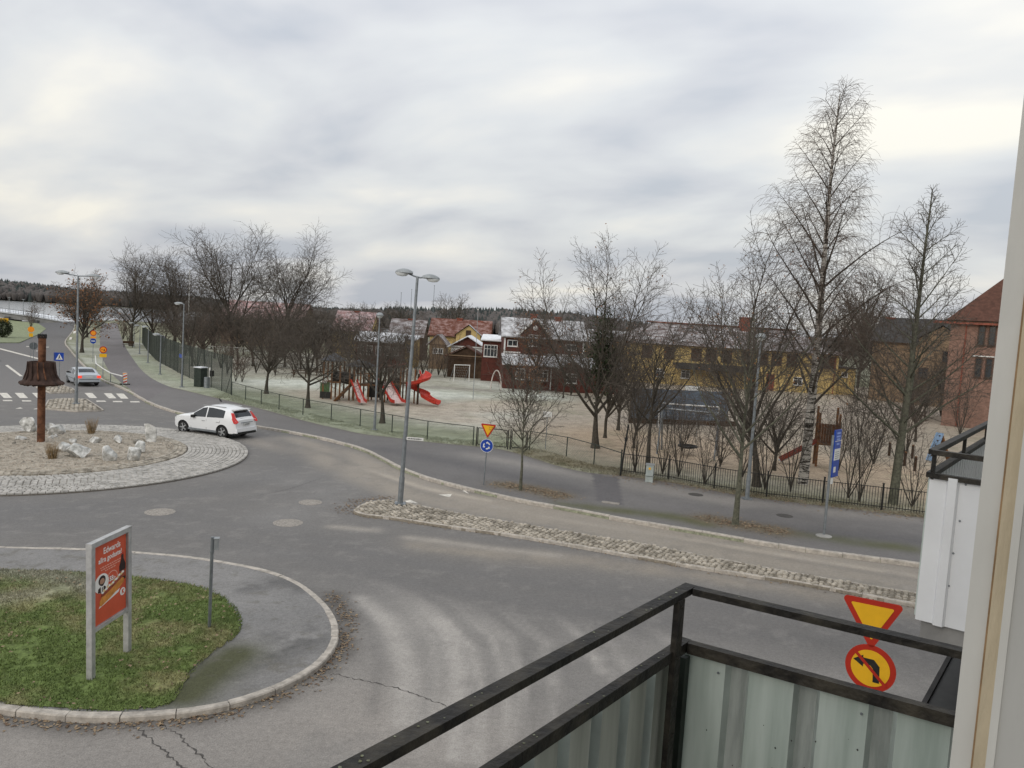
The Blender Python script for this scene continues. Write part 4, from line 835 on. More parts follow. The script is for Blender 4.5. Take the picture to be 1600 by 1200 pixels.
# far houses
def hx(px, Y): return (at(px, 520, Y).x, Y)
H1 = house('far_house', 'yellow house with pinkish roof at the left of the far row', hx(520, 128), hx(577, 128), 9, 4.7, 3.1, M_YWALL, M_PINKROOF, 'x', chim=((3., 4.5, .8, 1.6),))
window(H1, 2, 3.5, 1.1, 1.2); window(H1, 4.5, 3.5, 1.1, 1.2)
H2 = house('far_house', 'house with frosted brown roof behind the central lamp', hx(608, 132), hx(660, 132), 9, 4.2, 2.8, M_BROWNW, M_TILE, 'x', chim=((3., 4.5, .8, 1.5),))
window(H2, 2, 3.0, 1.1, 1.2)
H3 = house('far_house', 'long yellow house with half red half frosted roof and small front gable', hx(672, 124), hx(764, 124), 9, 4.9, 2.6, M_YWALL, M_TILER, 'x', chim=((4.4, 4.4, .9, 1.5), (7.9, 4.4, .7, 1.2)))
g = MB(); g.box((6.3, -.6, 2.6), (3.9, 1.4, 5.2)); g.add([(4.35, -1.32, 5.2), (8.25, -1.32, 5.2), (6.3, -1.32, 6.7)], [(0, 1, 2)]); g.build('front_gable', M_YWALL, H3)
g = MB()
for s in (-1, 1): g.add([(6.3, -1.7, 6.85), (6.3+s*2.3, -1.7, 5.05), (6.3+s*2.3, 3, 5.05), (6.3, 3, 6.85)], [(0, 1, 2, 3)])
g.build('gable_roof', M_SNOWROOF, H3); window(H3, 6.3, 5.4, .8, 1.1, -1.33, frame=M_SHUT, pane=M_SHUT)
H4 = house('far_house', 'small ochre gabled shed left of the red garage', hx(672, 112), hx(697, 112), 5, 3.9, 1.2, M_TAN, M_TILE, 'y'); window(H4, .9, 2.8, .7, .8); window(H4, 1.7, 2.8, .7, .8)
H5 = house('garage', 'low red and white garage with broad snowy gable roof', hx(706, 106), hx(757, 106), 7, 3.9, 1.35, M_WHITE, M_SNOW, 'y', .5, 'garage')
g = MB(); q = H5['w']; g.add([(.1, -.05, 3.95), (q-.1, -.05, 3.95), (q/2, -.05, 5.2)], [(0, 1, 2)]); g.build('gable_boards', M_RWALL, H5); g = MB(); g.box((q*.6, -.04, 1.6), (2.4, .1, 2.3)); g.build('garage_door', M_BROWNW, H5)
H6 = house('red_wing', 'red wooden wing with large white framed window beside the red house', hx(755, 95), hx(787, 95), 6, 5.2, .5, M_RWALL, M_SNOW, 'shed', .25, 'house'); window(H6, 1.05, 3.9, 1.7, 1.5, bars=3)
H7 = house('pavilion', 'dark brown open pavilion behind the white goal', hx(702, 98), hx(757, 98), 4, 2.9, 1.2, M_BROWNW, M_BRROOF, 'y', .4, 'pavilion')
g = MB(); g.box((H7['w']/2, -.3, 2.95), (H7['w']+.6, .08, .12)); g.build('tie_beam', M_TAN, H7)
H8 = house('low_house', 'long low dark house with snowy roof behind the fruit tree', hx(556, 108), hx(628, 108), 8, 3.7, 1.2, M_RWALL, M_SNOW, 'x', .3, 'house')
for i in range(5): window(H8, .8+i*1.25, 2.5, .8, 1.3)
H9 = house('yellow_outbuilding', 'small yellow outbuilding right of the long low house', hx(622, 112), hx(650, 112), 5, 4.2, .4, M_YWALL, M_SNOW, 'shed', .2, 'house'); window(H9, .8, 2.9, .6, 1.1); window(H9, 1.7, 2.9, .6, 1.1)
H10 = house('snowy_house', 'house with snow covered roof between red house and yellow hall', hx(925, 125), hx(1000, 125), 9, 4.8, 2.4, M_TAN, M_SNOWROOF, 'x')
H11 = house('reddish_house', 'long reddish roofed house behind the thicket on the left', hx(345, 150), hx(470, 150), 10, 5.5, 3.2, M_TAN, M_PINKROOF, 'x', chim=((6, 5, .9, 1.4),))
# tan building and brick building on the right
T1 = house('tan_house', 'tan two-storey house with dark roof and two chimneys', hx(1366, 104), hx(1495, 98), 10, 8.2, 3.2, M_TAN, M_DARKROOF, 'x', .4, 'building', chim=((.9, 5, 1., 1.6), (7.0, 5, 1.0, 1.4)))
g = MB(); g.box((8.4, -.5, 4.4), (5.2, 1.4, 8.8)); g.add([(5.8, -1.22, 8.8), (11., -1.22, 8.8), (8.4, -1.22, 10.4)], [(0, 1, 2)]); g.build('gable_bay', M_TAN, T1)
g = MB()
for s in (-1, 1): g.add([(8.4, -1.6, 10.6), (8.4+s*2.9, -1.6, 8.7), (8.4+s*2.9, 4, 8.7), (8.4, 4, 10.6)], [(0, 1, 2, 3)])
g.build('gable_roof', M_DARKROOF, T1)
for x, z in ((6.6, 4.3), (9.2, 6.6), (9.2, 3.2)): window(T1, x, z, 1.2, 1.4, -1.2, frame=M_SHUT, bars=1)
bp = at(1487, 500, 74); be = at(1800, 500, 66)
BB = house('brick_building', 'pink brick building with steep brown tiled roof at the right', (bp.x, bp.y), (be.x, be.y), 14, hgt(1487, 500, Vector((bp.x, bp.y, 0))), 7.6, M_BRICK, M_BRROOF, 'hip', .45, 'building', hipl=7.)
ev = hgt(1487, 500, Vector((bp.x, bp.y, 0)))
for zz in (ev-1.35, ev-4.4):
    for k in range(3): window(BB, 2.6+k*.85, zz, .62, 1.9, frame=M_SHUT, bars=0)
    g = MB(); g.box((3.45, -.08, zz+1.1), (2.9, .2, .1)); g.build('lintel', M_WHITE, BB)
for k in range(3):
    for zz in (ev-1.35, ev-4.4): window(BB, 7+k*2.2, zz, 1.5, 1.9, frame=M_SHUT, bars=2)
g = MB(); g.box((6.2, 2.4, ev+2.0), (1.5, 2.0, 1.2)); dm = g.build('dormer', M_BRROOF, BB); window(BB, 6.2, ev+2.0, 1.1, .8, 1.4, bars=1)
g = MB(); g.box((5, -.3, ev-.25), (13, .5, .22)); g.build('cornice', M_CHIM, BB); g = MB(); g.cyl((1.3, -.06, .2), (1.3, -.06, ev-.3), .06); g.build('downpipe', M_CHIM, BB)
# ------------------------------------------------------------------ hills with far forest
M_HILL = mat('hill_ground', (.045, .048, .042), .95, .3, .01); M_CONIF = mat('far_conifers', (.042, .053, .050), .95, .35, .02); M_DECID = mat('far_deciduous', (.10, .09, .085), .95, .3, .02)  # conifer colour is lightened to stand in for haze over the distance
def ridge(name, pts, label):
    "pts: (px, py of tree tops, distance); ground slopes up to the ridge, trees stand on it"
    prof = []
    for x, y, D in pts: p = at(x, y, D); prof.append((p.x, p.y, p.z))
    prof = np.array(prof); n = 160; L = np.r_[0, np.cumsum(np.hypot(np.diff(prof[:, 0]), np.diff(prof[:, 1])))]; t = np.linspace(0, L[-1], n)
    X, Y, Z = (np.interp(t, L, prof[:, k]) for k in range(3)); rows = 8; V = np.empty((n, rows, 3))
    TH = 15.
    for r in range(rows):
        f = r/(rows-2); g_ = np.clip(f, 0, 1); V[:, r, 0] = X*(.86+.14*f); V[:, r, 1] = Y*(.86+.14*f); V[:, r, 2] = -1.1+(np.maximum(Z-TH, -1)+1.1)*(g_*g_*(3-2*g_))*(1 if r < rows-1 else .9)
    i = np.arange(n*rows).reshape(n, rows); F = np.stack([i[:-1, :-1], i[1:, :-1], i[1:, 1:], i[:-1, 1:]], -1).reshape(-1, 4)
    mesh_np(name, V.reshape(-1, 3), F, M_HILL, kind='structure', smooth=True)
    m = int(L[-1]*11); a = RNG.random(m)*(n-1); f = RNG.random(m)**.75*(rows-2); i0 = a.astype(int); fr = (a-i0)[:, None]; j0 = np.minimum(f.astype(int), rows-2); fj = (f-j0)[:, None]; i1 = np.minimum(i0+1, n-1)
    P = (V[i0, j0]*(1-fr)+V[i1, j0]*fr)*(1-fj)+(V[i0, j0+1]*(1-fr)+V[i1, j0+1]*fr)*fj
    con = (RNG.random(m) < np.clip(.12+.85*(f/(rows-2))**1.5+.5*(vn(P[:, 0], P[:, 1], 90.)-.5), 0, 1))
    for nm, k, mt_, hh, rr, tp in (('conifer_forest', con, M_CONIF, (9, 14), .24, 0.), ('leafless_forest', ~con, M_DECID, (7, 13), .36, .55)):
        Q = P[k]; q = len(Q); h = RNG.uniform(*hh, q); rad_ = h*rr*RNG.uniform(.8, 1.2, q); ns = 6; th = np.arange(ns)*2*np.pi/ns+RNG.random(q)[:, None]*6; c, s = np.cos(th), np.sin(th)
        VV = np.empty((q, ns*2+1, 3)); VV[:, :ns, 0] = Q[:, :1]+c*rad_[:, None]*(1 if tp == 0 else .6); VV[:, :ns, 1] = Q[:, 1:2]+s*rad_[:, None]*(1 if tp == 0 else .6); VV[:, :ns, 2] = Q[:, 2:3]+(0 if tp == 0 else 1)
        k2_ = .5 if tp == 0 else 1.; jt = RNG.uniform(.7, 1.3, (q, ns)); VV[:, ns:2*ns, 0] = Q[:, :1]+c*rad_[:, None]*k2_*jt; VV[:, ns:2*ns, 1] = Q[:, 1:2]+s*rad_[:, None]*k2_*jt; VV[:, ns:2*ns, 2] = Q[:, 2:3]+h[:, None]*(.5 if tp == 0 else .65)*jt
        VV[:, 2*ns] = Q+np.stack([np.zeros(q), np.zeros(q), h], -1)
        kk = np.arange(ns); k1_ = (kk+1) % ns; f3 = np.concatenate([np.stack([kk, k1_, kk+ns], -1), np.stack([k1_, k1_+ns, kk+ns], -1), np.stack([kk+ns, k1_+ns, np.full(ns, 2*ns)], -1)])
        o = mesh_np(nm, VV.reshape(-1, 3), (np.arange(q)[:, None, None]*(2*ns+1)+f3[None]).reshape(-1, 3), mt_, kind='stuff'); tag(o, label[0 if tp == 0 else 1], 'forest')
ridge('lake_hill', [(-500, 418, 1000), (-100, 428, 1000), (0, 432, 1000), (60, 439, 1020), (120, 447, 1050), (200, 452, 1080), (300, 459, 1100), (380, 467, 1100), (480, 474, 1100), (560, 482, 1100)], ('dark conifers on the hill beyond the lake', 'grey leafless woods on the slope beyond the lake'))
ridge('town_hill', [(520, 488, 620), (570, 479, 620), (620, 474, 620), (700, 475, 620), (800, 476, 620), (860, 479, 620), (920, 485, 620), (1000, 498, 620), (1080, 508, 620), (1200, 518, 620), (1400, 532, 620), (1700, 556, 620)], ('dark conifers on the hill behind the red house', 'grey leafless woods at the foot of the hill behind the red house'))
fs_ = polysheet('far_field', [at(20, 467, 880)[:2], at(95, 471, 900)[:2], at(96, 462, 935)[:2], at(40, 459, 935)[:2]], .0, mat('frosty_field', (.42, .40, .34), .95, .15, .02))
# ------------------------------------------------------------------ bridge
M_CONC = mat('concrete', (.30, .295, .28), .9, .2, .8); M_CONCD = mat('dark_concrete', (.10, .10, .098), .9, .2, .8)
A = at(-160, 468, 215); Bm = at(0, 487, 218); Cc = at(45, 493, 222); D_ = at(100, 502.5, 228)
br = thing('bridge', 'low grey road bridge with thin railing sloping down to the lake shore', 'bridge', (0, 0, 0)); pts = [A, Bm, Cc, D_]; dirv = Vector((.35, 1, 0)).normalized()
b = MB(); b2 = MB(); b3 = MB()
for p, q in zip(pts, pts[1:]):
    for (bb, z0, z1, o0, o1) in ((b, -.2, .15, 0, 9), (b2, -1.7, -.25, .5, 8)):
        vs = [p+dirv*o0+Vector((0, 0, z0)), q+dirv*o0+Vector((0, 0, z0)), q+dirv*o1+Vector((0, 0, z0)), p+dirv*o1+Vector((0, 0, z0))]; vs += [v+Vector((0, 0, z1-z0)) for v in vs]
        bb.add(vs, [(3, 2, 1, 0), (4, 5, 6, 7), (0, 1, 5, 4), (1, 2, 6, 5), (2, 3, 7, 6), (3, 0, 4, 7)])
    for zz in (.6, 1.15): b3.bar(p+Vector((0, 0, zz)), q+Vector((0, 0, zz)), .07)
b.build('deck', M_SNOW, br); b2.build('girder', M_CONC, br); b3.build('rail', M_STEEL, br)
for i in range(34):
    f = i/33*3; k = min(int(f), 2); p = pts[k].lerp(pts[k+1], f-k); c = MB(); c.bar(p, p+Vector((0, 0, 1.15)), .06); c.build('baluster', M_STEEL, br)
for px_ in (-20, 14, 36, 54, 68):
    f = np.interp(px_, (-160, 0, 45, 100), (0, 1, 2, 3)); k = min(int(f), 2); p = pts[k].lerp(pts[k+1], f-k); c = MB(); c.cyl((0, 0, 0), (0, 0, 4.4), .09, .06, 6); t = thing('bridge_lamp', {-20: 'lamp post on the bridge at the left edge', 14: 'second lamp post from the left on the bridge', 36: 'middle lamp post of the bridge', 54: 'second lamp post from the shore end of the bridge', 68: 'lamp post nearest the shore end of the bridge'}[px_], 'lamp', p, 0, 'lamps on the bridge'); c.build('pole', M_STEEL, t); c = MB(); c.box((0, 0, 4.45), (.7, .3, .14)); c.build('lamp_head', M_LAMP, t)
c = MB()
for p in (Bm, Cc): c.box((p+dirv*4+Vector((0, 0, -2.6)))[:], (1.2, 6, 2.6))
c.build('pier', M_CONCD, br)
# ================================================================== LAMPS AND POLES
def lamp(name, base, H, kind, label, rz=0., r=.075, group=None, tilt=0.):
    t = thing(name, label, 'street lamp', base, rz, group); t.rotation_euler.y = tilt
    b = MB(); b.cyl((0, 0, 0), (0, 0, 1.1), r*1.25, r*1.25, 12); b.cyl((0, 0, 1.1), (0, 0, H), r, r*.6, 12); b.build('pole', M_STEEL, t, True)
    b = MB(); b.box((0, 0, .03), (r*5, r*5, .06)); b.build('base_plate', M_STEEL, t)
    def head(x0, x1, z, s):
        "cobra head: shell above, glass bowl below"
        L = abs(x1-x0); sg = 1 if x1 > x0 else -1; sh = MB(); n = 12; rows = []
        for i in range(9):
            u = i/8; w = .17*s*math.sin(math.pi*min(1, .12+u*.86))**.6; hh = .13*s*math.sin(math.pi*min(1, .1+u*.85))**.7
            rows.append([(x0+sg*L*u, w*math.cos(a), z+hh*max(0, math.sin(a))-(.02 if math.sin(a) <= 0 else 0)) for a in [2*math.pi*k/n for k in range(n)]])
        for i in range(8): sh.add(rows[i]+rows[i+1], [(k, (k+1) % n, n+(k+1) % n, n+k) for k in range(n)])
        sh.add(rows[0], [tuple(range(n))]); sh.add(rows[-1], [tuple(range(n))]); o = sh.build('lamp_head', M_LAMP, t, True)
        g = MB(); g.lathe([(.02, -.1*s), (.09*s, -.085*s), (.135*s, -.02*s), (.135*s, 0)], 14); q = g.build('glass_bowl', M_BOWL, o, True); q.location = (x0+sg*L*.62, 0, z-.015); q.scale.x = 1.5
    if kind == 'double':
        b = MB(); b.tube([(-.4, 0, H+.1), (-.1, 0, H+.0), (.1, 0, H-.03), (.4, 0, H+.02)], .032, 8); b.build('arm', M_STEEL, t); head(-.18, -.85, H+.1, 1.25); head(.18, .85, H-.02, 1.25)
    elif kind == 'wide':
        b = MB(); b.tube([(-1.0, 0, H+.12), (0, 0, H-.02), (1.0, 0, H+.04)], .04, 8); b.build('arm', M_STEEL, t); head(-.6, -1.45, H+.13, 1.3); head(.6, 1.45, H+.03, 1.2)
    elif kind == 'dome':
        b = MB(); b.lathe([(.06, H-.12), (.22, H-.02), (.24, H+.03), (.2, H+.13), (.1, H+.19), (.01, H+.2)], 18); b.build('lamp_head', M_LAMP, t, True); b = MB(); b.lathe([(.03, H-.18), (.15, H-.11), (.2, H-.035)], 16); b.build('glass_bowl', M_BOWL, t, True)
    elif kind == 'arm':
        b = MB(); b.tube([(0, 0, H-.1), (-.1, 0, H), (-.25, 0, H)], .03, 8); b.build('arm', M_STEEL, t); head(-.1, -.85, H, 1.1)
    return t
M_BOWL = mat('opal_glass', (.62, .64, .64), .25, .1, 3)
def lampat(x, y, xt, yt, *a, z=.12, **k): b_ = G(x, y, z); return lamp('street_lamp', b_, hgt(xt, yt, b_), *a, **k)
L1 = lampat(625, 788, 651, 432, 'double', 'tall twin-headed grey street lamp on the tip of the cobbled island', rz=.15, r=.085, z=.1, tilt=.026)
lampat(119, 631, 125, 431, 'wide', 'twin-armed street lamp on the small island at the crossing', rz=.15, r=.085, z=.1)
lampat(585, 672, 590, 493, 'dome', 'round-topped lamp beside the old fruit tree', r=.07)
lampat(1167, 780, 1183, 527, 'dome', 'round-topped grey lamp at the bar fence', r=.08)
lampat(284, 605, 291, 475, 'arm', 'lamp with one short arm before the tall wire fence', r=.07)
for x, y, xt, yt, lab in ((250, 585, 252, 523, 'nearest of the low path lamps'), (231, 567, 233, 511, 'second low path lamp, half before the fence'), (218, 553, 221, 509, 'third low path lamp towards the lake'), (209, 542, 212, 505, 'farthest low path lamp towards the lake')): lampat(x, y, xt, yt, 'arm', lab, r=.06, group='low lamps along the cycle path')
def pole(x, y, xt, yt, label, r=.06, m=None, z=.12, name='flagpole', cat='flagpole'):
    b_ = G(x, y, z); H = hgt(xt, yt, b_); t = thing(name, label, cat, b_); b = MB(); b.cyl((0, 0, 0), (0, 0, H), r, r*.55, 10); b.build('pole', m or M_WHITE, t, True); b = MB(); b.lathe([(.02, H), (.07, H+.05), (.07, H+.1), (.02, H+.15)], 10); b.build('finial', M_WHITE, t, True); return t
pole(739, 624, 747, 485, 'pale flagpole standing in the playground sand', .036, M_LAMP)
pole(293, 552, 295, 422, 'white flagpole among the trees on the left', .08)
pole(1449, 617, 1462, 440, 'white flagpole before the brick building', .07)
pole(697, 560, 699, 470, 'thin dark mast behind the far house', .05, M_BLACK, name='mast', cat='mast') if False else None
for x, yt, lab in ((625, 457, 'left thin mast on the far hill'), (641, 452, 'middle thin mast on the far hill'), (676, 446, 'right thin mast on the far hill')):
    p = at(x, 500, 560); c = MB(); c.cyl((0, 0, 0), (0, 0, at(x, yt, 560).z), .3, .15, 6); t = thing('mast', lab, 'mast', (p.x, p.y, 0)); c.build('pole', M_STEEL, t); c = MB(); c.box((0, 0, at(x, yt, 560).z), (.8, .8, .3)); c.build('antenna', M_STEEL, t)

# ================================================================== FENCES
M_WIRE = mat('fence_wire', (.075, .085, .075), .6, .2, 5, 0, .2)
def wires(parent, p, q, h, sp, r, z):
    d = Vector((q.x-p.x, q.y-p.y, 0)); L = d.length; d.normalize(); sg = []; n = int((L+h)/sp)
    for s in (1, -1):
        for i in range(n+1):
            x0 = i*sp-h; a0, a1 = max(0, x0), min(L, x0+h)
            if a1-a0 < .02: continue
            z0, z1 = a0-x0, a1-x0
            if s < 0: a0, a1 = L-a0, L-a1
            A_ = p+d*a0; B_ = p+d*a1; sg.append((A_.x, A_.y, z+z0, B_.x, B_.y, z+z1, r, r))
    return segmesh('wire_mesh', sg, M_WIRE, parent, 3, False)
def chain_fence(label, px, h, sp, post, rail, wsp, wr, brace=False):
    P = GL(px, .12); R_, L = resample(P, max(2, int(round(resample(P, 2)[1]/sp))+1)); R_ = [Vector((p[0], p[1], .12)) for p in R_]; o = R_[0].copy(); t = thing('wire_fence', label, 'fence', o)
    R_ = [r-o for r in R_]
    for i, p in enumerate(R_):
        b = MB(); b.cyl(p-Vector((0, 0, .1)), p+Vector((0, 0, h+.02)), post, None, 7)
        if brace and i in (0, 6): q_ = R_[i+1]-p; q_.normalize(); b.cyl(p+Vector((0, 0, h*.6)), p+q_*1.6, post*.7, None, 6)
        b.build('post', M_GREENPOST, t)
    for p, q in zip(R_, R_[1:]):
        if rail: b = MB(); b.cyl(p+Vector((0, 0, h)), q+Vector((0, 0, h)), .022, None, 6); b.build('top_rail', M_GREENPOST, t)
        wires(t, p, q, h-.05, wsp, wr, .03)
    return t
chain_fence('tall dark wire-mesh court fence along the cycle path', [(361, 617), (344, 610), (329, 605), (307, 594.5), (296, 590.6), (279, 583), (268.6, 576.5), (253, 568.6), (244, 563), (236, 555), (230, 548), (222, 536)], 3.2, 3.0, .035, False, .14, .008, True)
chain_fence('low black wire fence between pavement and playground', [(362, 618), (381, 624), (401, 630), (422, 636), (447, 643), (510, 655), (548, 663), (588, 671), (627, 679), (674, 688), (739, 696)], 1.12, 3.1, .032, True, .16, .003)
chain_fence('short black wire fence between gate and bar fence', [(827, 703), (863, 709), (900, 716), (969, 741)], 1.1, 3.0, .032, True, .16, .003)
def gate(label, pa, pb, h=1.1):
    a, b2_ = G(*pa, .12), G(*pb, .12); d = b2_-a; t = thing('gate', label, 'gate', a, math.atan2(d.y, d.x)); L = d.length; r = .025
    for nm, p, q in (('post', (0, 0, -.1), (0, 0, h+.05)), ('post', (L, 0, -.1), (L, 0, h+.05)), ('frame_bar', (.08, 0, .12), (L-.08, 0, .12)), ('frame_bar', (.08, 0, h), (L-.08, 0, h)), ('frame_bar', (.08, 0, .12), (.08, 0, h)), ('frame_bar', (L-.08, 0, .12), (L-.08, 0, h))):
        b = MB(); b.cyl(p, q, r*1.4 if nm == 'post' else r, None, 7); b.build(nm, M_BLACK, t)
    sg = []
    for i in range(int(L/.1)): sg.append((.1+i*.1, 0, .12, .1+i*.1, 0, h, .003, .003))
    segmesh('wire_mesh', sg, M_WIRE, t, 3, False)
gate('wider leaf of the playground gate behind the yellow triangle sign', (744, 697), (793, 702)); gate('narrow leaf of the playground gate behind the slender street tree', (797, 702), (823, 703))
# bar fence
bf = PL([(969, 743), (1045, 753), (1120, 768), (1195, 780), (1310, 793), (1435, 808), (1600, 828)]); bfp, bL = resample(bf, 200)
o0 = Vector((bfp[0][0], bfp[0][1], .12)); bft = thing('bar_fence', 'black iron bar fence along the far pavement', 'fence', o0)
barm = MB(); barm.box((0, 0, .56), (.018, .018, .98)); barm = barm.build('bar', M_BLACK, bft); mbar = barm.data; first = True
cumL = np.linspace(0, bL, 200); pos = lambda s: Vector((np.interp(s, cumL, bfp[:, 0]), np.interp(s, cumL, bfp[:, 1]), .12))-o0
s = .1; end = min(bL, 27)
while s < end:
    if first: o = barm; first = False
    else: o = bpy.data.objects.new('bar', mbar); COL.objects.link(o); o.parent = bft
    o.location = pos(s); s += .115
for k in range(int(end/2.45)+1):
    p = pos(k*2.45); b = MB(); b.box(p+Vector((0, 0, .58)), (.06, .06, 1.2)); b.box(p+Vector((0, 0, 1.2)), (.08, .08, .04)); b.build('post', M_BLACK, bft)
    q = pos(min(end, k*2.45+2.45))
    for zz in (.16, 1.02): b = MB(); b.bar(p+Vector((0, 0, zz)), q+Vector((0, 0, zz)), .03, .03); b.build('rail', M_BLACK, bft)
pp = G(969, 743, .12); b = MB(); t = thing('leaning_post', 'tall black fence post leaning where the two fences meet', 'post', pp); b.cyl((0, 0, -.1), (.25, .1, 2.6), .05, .045, 8); b.build('shaft', M_BLACK, t); b = MB(); b.cyl((.17, .07, 1.75), (.2, .08, 1.95), .075, None, 8); b.build('collar', M_BLACK, t)

# ================================================================== SIGNS
def disc(r, n=32): return [(r*math.cos(2*math.pi*k/n), r*math.sin(2*math.pi*k/n)) for k in range(n)]
def rtri(s, rr):
    "rounded triangle pointing down, side s"
    h = s*.866; C_ = [(-s/2, h/3), (s/2, h/3), (0, -2*h/3)]; out_ = []
    for i, (cx, cy) in enumerate(C_):
        k = 1-rr*2/(s*.577); px_, py_ = cx*k, cy*k; a0 = math.atan2(cy, cx)
        for j in range(-4, 5): a = a0+j*rad(60)/4; out_.append((px_+rr*math.cos(a), py_+rr*math.sin(a)))
    ang = sorted(out_, key=lambda p: math.atan2(p[1], p[0])); return ang
def plate(t, name, poly, z, m, y=0., th=.012, parent=None, x=0.):
    b = MB(); b.prism([(p[0]+x, p[1]+z) for p in poly], th, Matrix.Translation((0, y, 0))); return b.build(name, m, parent or t)
def post(t, H, r=.03, m=None, y=.06): b = MB(); b.cyl((0, y, -.05), (0, y, H), r, None, 10); return b.build('post', m or M_STEEL, t, True)
def yield_sign(t, s, z):
    o = plate(t, 'triangle_plate', rtri(s, s*.06), z, M_RED, 0, .014); plate(t, 'yellow_field', rtri(s*.69, s*.02), z, M_YEL, -.005, .004, o); return o
def arrow_arc(r, a0, a1, w, n=8):
    P = [((r+w/2)*math.cos(a0+(a1-a0)*k/n), (r+w/2)*math.sin(a0+(a1-a0)*k/n)) for k in range(n+1)]; Q = [((r-w/2)*math.cos(a0+(a1-a0)*k/n), (r-w/2)*math.sin(a0+(a1-a0)*k/n)) for k in range(n+1)]
    e_ = a1+(a1-a0)*.45; hd = [((r-w*1.2)*math.cos(a1), (r-w*1.2)*math.sin(a1)), (r*math.cos(e_), r*math.sin(e_)), ((r+w*1.2)*math.cos(a1), (r+w*1.2)*math.sin(a1))]
    return P, Q, hd
def facecam(p): return math.atan2(p.y, p.x)-math.pi/2
# roundabout sign
p = G(755, 758, .12); t = thing('road_sign', 'yellow give-way triangle above round blue roundabout sign on thin post', 'road sign', p, facecam(p)-.25); Hh = hgt(764, 668, p); t.rotation_euler.y = .03
post(t, Hh); yield_sign(t, .74, Hh-.06); zr = Hh-.82; o = plate(t, 'round_plate', disc(.305), zr, M_WHITE, 0, .014); plate(t, 'blue_field', disc(.285), zr, M_BLUE, -.004, .003, o)
b = MB()
for a in (rad(20), rad(140), rad(260)):
    P, Q, hd = arrow_arc(.14, a, a+rad(60), .055)
    for i in range(len(P)-1): b.prism([P[i], P[i+1], Q[i+1], Q[i]], .004, Matrix.Translation((0, -.009, zr)))
    b.prism(hd[::-1], .004, Matrix.Translation((0, -.009, zr)))
b.build('white_arrows', M_WHITE, o)
# near pair of signs
D_ = 11.0; c1 = at(1384, 967, D_); c2_ = at(1356, 1043, D_)
t = thing('road_sign', 'large yellow give-way triangle above no-left-turn disc close to the balcony', 'road sign', (c1.x, c1.y, 0), facecam(c1)-.18); t.rotation_euler.y = -.055
off = c1.z; post(t, c1.z+.1, .035); ob = yield_sign(t, .89, c1.z-.02); zr = c1.z-.80; R_ = .355
o = plate(t, 'round_plate', disc(R_, 40), zr, M_RED, 0, .014); plate(t, 'yellow_field', disc(R_*.77, 40), zr, M_YEL, -.004, .003, o)
b = MB(); b.prism([(.04, -.2), (.13, -.2), (.13, .05), (.05, .14), (-.1, .14), (-.1, .045), (.0, .045), (.04, .0)], .003, Matrix.Translation((0, -.008, zr))); b.prism([(-.24, .09), (-.1, .0), (-.1, .18)], .003, Matrix.Translation((0, -.008, zr))); b.build('black_arrow', M_BLACK, o)
b = MB(); a = R_*.86; dd = Vector((1, 0, -1)).normalized(); b.prism([(-a*.72-.02, a*.68), (-a*.68, a*.72+.02), (a*.72+.02, -a*.68), (a*.68, -a*.72-.02)][::-1], .003, Matrix.Translation((0, -.012, zr))); b.build('red_slash', M_RED, o)
# pedestrian crossing sign (two faces), round back, yellow roadworks signs
p = G(92, 608, .1); t = thing('road_sign', 'blue pedestrian crossing sign on the small island', 'road sign', p, facecam(p)-.15); Hh = hgt(95, 551, p); post(t, Hh, .03)
o = plate(t, 'blue_plate', [(-.3, -.33), (.3, -.33), (.3, .33), (-.3, .33)], Hh-.33, M_BLUE, 0, .014); plate(t, 'white_triangle', [(-.24, -.22), (.24, -.22), (0, .26)], Hh-.33, M_WHITE, -.004, .003, o)
b = MB(); T_ = Matrix.Translation((0, -.008, Hh-.36)); b.prism([(-.03, -.02), (.03, -.02), (.03, .1), (-.03, .1)], .003, T_); b.prism([(-.09, -.15), (-.05, -.15), (.02, 0), (-.03, 0)], .003, T_); b.prism([(.05, -.15), (.09, -.15), (.03, 0), (-.01, 0)], .003, T_); b.prism([(x, z+.13) for x, z in disc(.028, 10)], .003, T_); b.build('walking_figure', M_BLACK, o)
b = MB(); b.box((-.36, .25, Hh-.33), (.03, .55, .66)); b.build('side_plate', M_BLUE, t)
p = G(52, 560, .0); q = p; t = thing('road_sign', 'grey back of a round sign left of the rusty pole', 'road sign', G(52, 575, 0), 0); p = Vector(t.location); t.rotation_euler.z = facecam(p); Hh = hgt(53, 535, p); post(t, Hh, .03, y=-.03); plate(t, 'round_plate', disc(.37), Hh-.36, mat('sign_back', (.11, .125, .13), .6, .2, 4), 0, .014)
def yellow_disc(t, z, blob=True):
    o = plate(t, 'round_plate', disc(.32), z, M_RED, 0, .014); plate(t, 'orange_field', disc(.245), z, M_ORANGE, -.004, .003, o)
    return o
p = G(48, 560, 0); t = thing('road_sign', 'orange temporary round sign behind the rusty pole', 'road sign', p, facecam(p)); Hh = hgt(49, 510, p); post(t, Hh, .025); plate(t, 'round_plate', disc(.33), Hh-.35, M_ORANGE, 0, .014); plate(t, 'small_plate', [(-.2, -.2), (.2, -.2), (.2, .2), (-.2, .2)], Hh-1.0, M_YEL, 0, .012)
p = G(145, 565, .12); t = thing('road_sign', 'orange prohibition disc above round blue sign beside the cycle path', 'road sign', p, facecam(p)); Hh = hgt(147, 516, p); post(t, Hh, .028); yellow_disc(t, Hh-.33); plate(t, 'small_plate', [(-.28, -.1), (.28, -.1), (.28, .1), (-.28, .1)], Hh-.82, M_ORANGE, 0, .012); o = plate(t, 'blue_plate', disc(.3), Hh-1.25, M_BLUE, 0, .014); b = MB(); b.box((0, -.008, Hh-1.25), (.4, .006, .1)); b.build('white_bar', M_WHITE, o)
